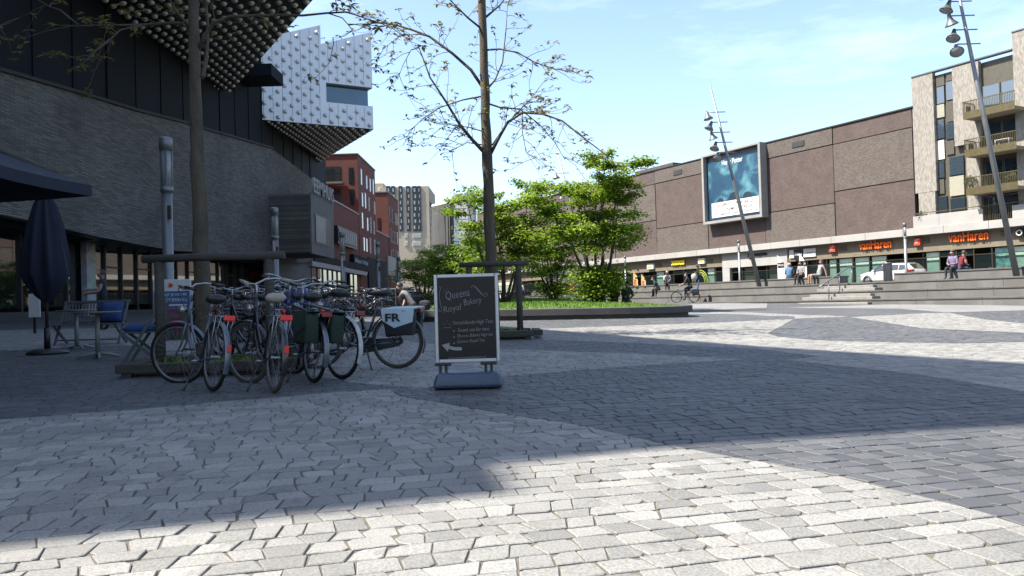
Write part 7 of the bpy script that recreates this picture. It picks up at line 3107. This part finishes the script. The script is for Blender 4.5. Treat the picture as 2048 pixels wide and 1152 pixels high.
# local: x forward, y left, z up; sections along x
secs = [(-2.22, 0.62, 0.42, 0.95, 0.98), (-2.12, 0.80, 0.28, 0.98, 1.05), (-1.6, 0.87, 0.22, 0.98, 1.46), (-0.6, 0.89, 0.20, 0.97, 1.50), (0.3, 0.89, 0.20, 0.95, 1.47), (1.0, 0.88, 0.20, 0.93, 1.02), (1.6, 0.86, 0.22, 0.88, 0.92), (2.05, 0.74, 0.28, 0.78, 0.80), (2.24, 0.52, 0.36, 0.62, 0.63)]
b = MB()
b.smooth = True
vs, fs = [], []
for x, w, z0, zb, zt in secs:
    tw = w * (0.72 if zt > 1.2 else 0.9)
    ring = [(-w * 0.9, z0), (-w, z0 + 0.16), (-w, zb - 0.18), (-w * 0.96, zb), (-tw, zt - 0.06), (-tw * 0.8, zt), (tw * 0.8, zt), (tw, zt - 0.06), (w * 0.96, zb), (w, zb - 0.18), (w, z0 + 0.16), (w * 0.9, z0)]
    vs += [(x, y, z) for y, z in ring]
n = 12
for i in range(len(secs) - 1):
    for k in range(n):
        fs.append((i * n + k, i * n + (k + 1) % n, (i + 1) * n + (k + 1) % n, (i + 1) * n + k))
fs.append(tuple(reversed(range(n))))
fs.append(tuple((len(secs) - 1) * n + k for k in range(n)))
b.add(vs, fs)
b.build("body", M_CARW, car)
for s in (-1, 1):
    y = 0.90 * s
    def sidepoly(pts, name, m, yo=0.0):
        bb_ = MB()
        vs_ = []
        for x, z in pts:
            f = max(0, min(1, (z - 0.96) / 0.5))
            yy = (0.89 - 0.25 * f + yo) * s
            vs_.append((x, yy, z))
        nn_ = len(pts)
        in_ = [(v_[0], v_[1] - 0.03 * s, v_[2]) for v_ in vs_]
        bb_.add(vs_ + in_, [tuple(range(nn_))] + [tuple(reversed(range(nn_, 2 * nn_)))] + [(i, i + nn_, (i + 1) % nn_ + nn_, (i + 1) % nn_) for i in range(nn_)])
        return bb_.build(name, m, car)
    sidepoly([(0.92, 0.98), (0.32, 1.38), (-0.15, 1.41), (-0.15, 0.99)], "front_side_window", M_CARG, 0.012)
    sidepoly([(-0.22, 0.99), (-0.22, 1.41), (-1.05, 1.39), (-1.05, 1.0)], "rear_side_window", M_CARG, 0.012)
    sidepoly([(-1.12, 1.0), (-1.12, 1.38), (-1.62, 1.32), (-1.85, 1.05)], "quarter_window", M_CARG, 0.012)
    for x in (-1.36, 1.38):
        w = MB()
        w.torus((x, y - 0.08 * s, 0.32), 0.255, 0.075, 24, 8)
        wo = w.build("wheel", M_TYRE, car)
        w = MB()
        for k in range(7):
            a = 2 * math.pi * k / 7
            w.bar((x, y - 0.02 * s, 0.32), (x + 0.2 * math.cos(a), y - 0.03 * s, 0.32 + 0.2 * math.sin(a)), 0.045, 0.03)
        w.torus((x, y - 0.03 * s, 0.32), 0.2, 0.02, 20, 5)
        w.build("rim", M_SILV, wo)
        ar = MB()
        ar.torus((x, 0.865 * s, 0.33), 0.36, 0.03, 24, 6)
        ar.build("wheel_arch", M_BLACK, car)
    MB().rbox(-2.2, -1.78, min(0.5 * s, 0.9 * s), max(0.5 * s, 0.9 * s), 0.84, 1.0, 0.04).build("tail_lamp", M_TAIL, car)
    MB().rbox(1.8, 2.14, min(0.5 * s, 0.78 * s), max(0.5 * s, 0.78 * s), 0.62, 0.76, 0.04).build("headlamp", M_LAMPG, car)
    MB().rbox(0.72, 0.88, min(0.9 * s, 1.08 * s), max(0.9 * s, 1.08 * s), 0.96, 1.08, 0.03).build("wing_mirror", M_CARW, car)
    MB().tube([(0.1, 0.55 * s, 1.5), (0.0, 0.56 * s, 1.54), (-1.4, 0.56 * s, 1.52), (-1.5, 0.55 * s, 1.47)], 0.018, 6).build("roof_rail", M_BLACK, car)
    MB().rbox(-0.3, -0.1, min(0.89 * s, 0.915 * s), max(0.89 * s, 0.915 * s), 0.84, 0.87, 0.006).build("door_handle", M_CARW, car)
b = MB()
b.add([(-2.13, -0.6, 1.06), (-2.13, 0.6, 1.06), (-1.72, 0.52, 1.42), (-1.72, -0.52, 1.42), (-2.16, -0.6, 1.05), (-2.16, 0.6, 1.05), (-1.75, 0.52, 1.43), (-1.75, -0.52, 1.43)], [(3, 2, 1, 0), (4, 5, 6, 7), (0, 1, 5, 4), (1, 2, 6, 5), (2, 3, 7, 6), (3, 0, 4, 7)])
b.build("rear_window", M_CARG, car)
b = MB()
b.add([(1.0, -0.72, 1.02), (1.0, 0.72, 1.02), (0.33, 0.58, 1.44), (0.33, -0.58, 1.44), (1.03, -0.72, 1.04), (1.03, 0.72, 1.04), (0.36, 0.58, 1.46), (0.36, -0.58, 1.46)], [(0, 1, 2, 3), (7, 6, 5, 4), (0, 4, 5, 1), (1, 5, 6, 2), (2, 6, 7, 3), (3, 7, 4, 0)])
b.build("windscreen", M_CARG, car)
MB().rbox(-2.27, -2.2, -0.26, 0.26, 0.72, 0.83, 0.01).build("number_plate", M_YELLOW, car)
MB().rbox(-2.2, 2.1, -0.8, 0.8, 0.16, 0.24, 0.02).build("underbody", M_BLACK, car)
# bicycles and chairs standing before the shops on the terrace
for px, lab in ((1985, "bicycle leaning before the shoe shop window"), (2008, "second bicycle standing before the shoe shop window")):
    o = copy_tree(PROTO[(px // 7) % 5])
    d = -2.0 if px > 1950 else D_EDGE + 1.8
    q = sdw(facd(px, 545, d)[0], d, TZ)
    o.location = q
    o.rotation_euler = (0.03, 0, ANG_R + 0.3 + (math.pi if px == 2008 else 0))
    o["label"] = lab
    if "group" in o:
        del o["group"]
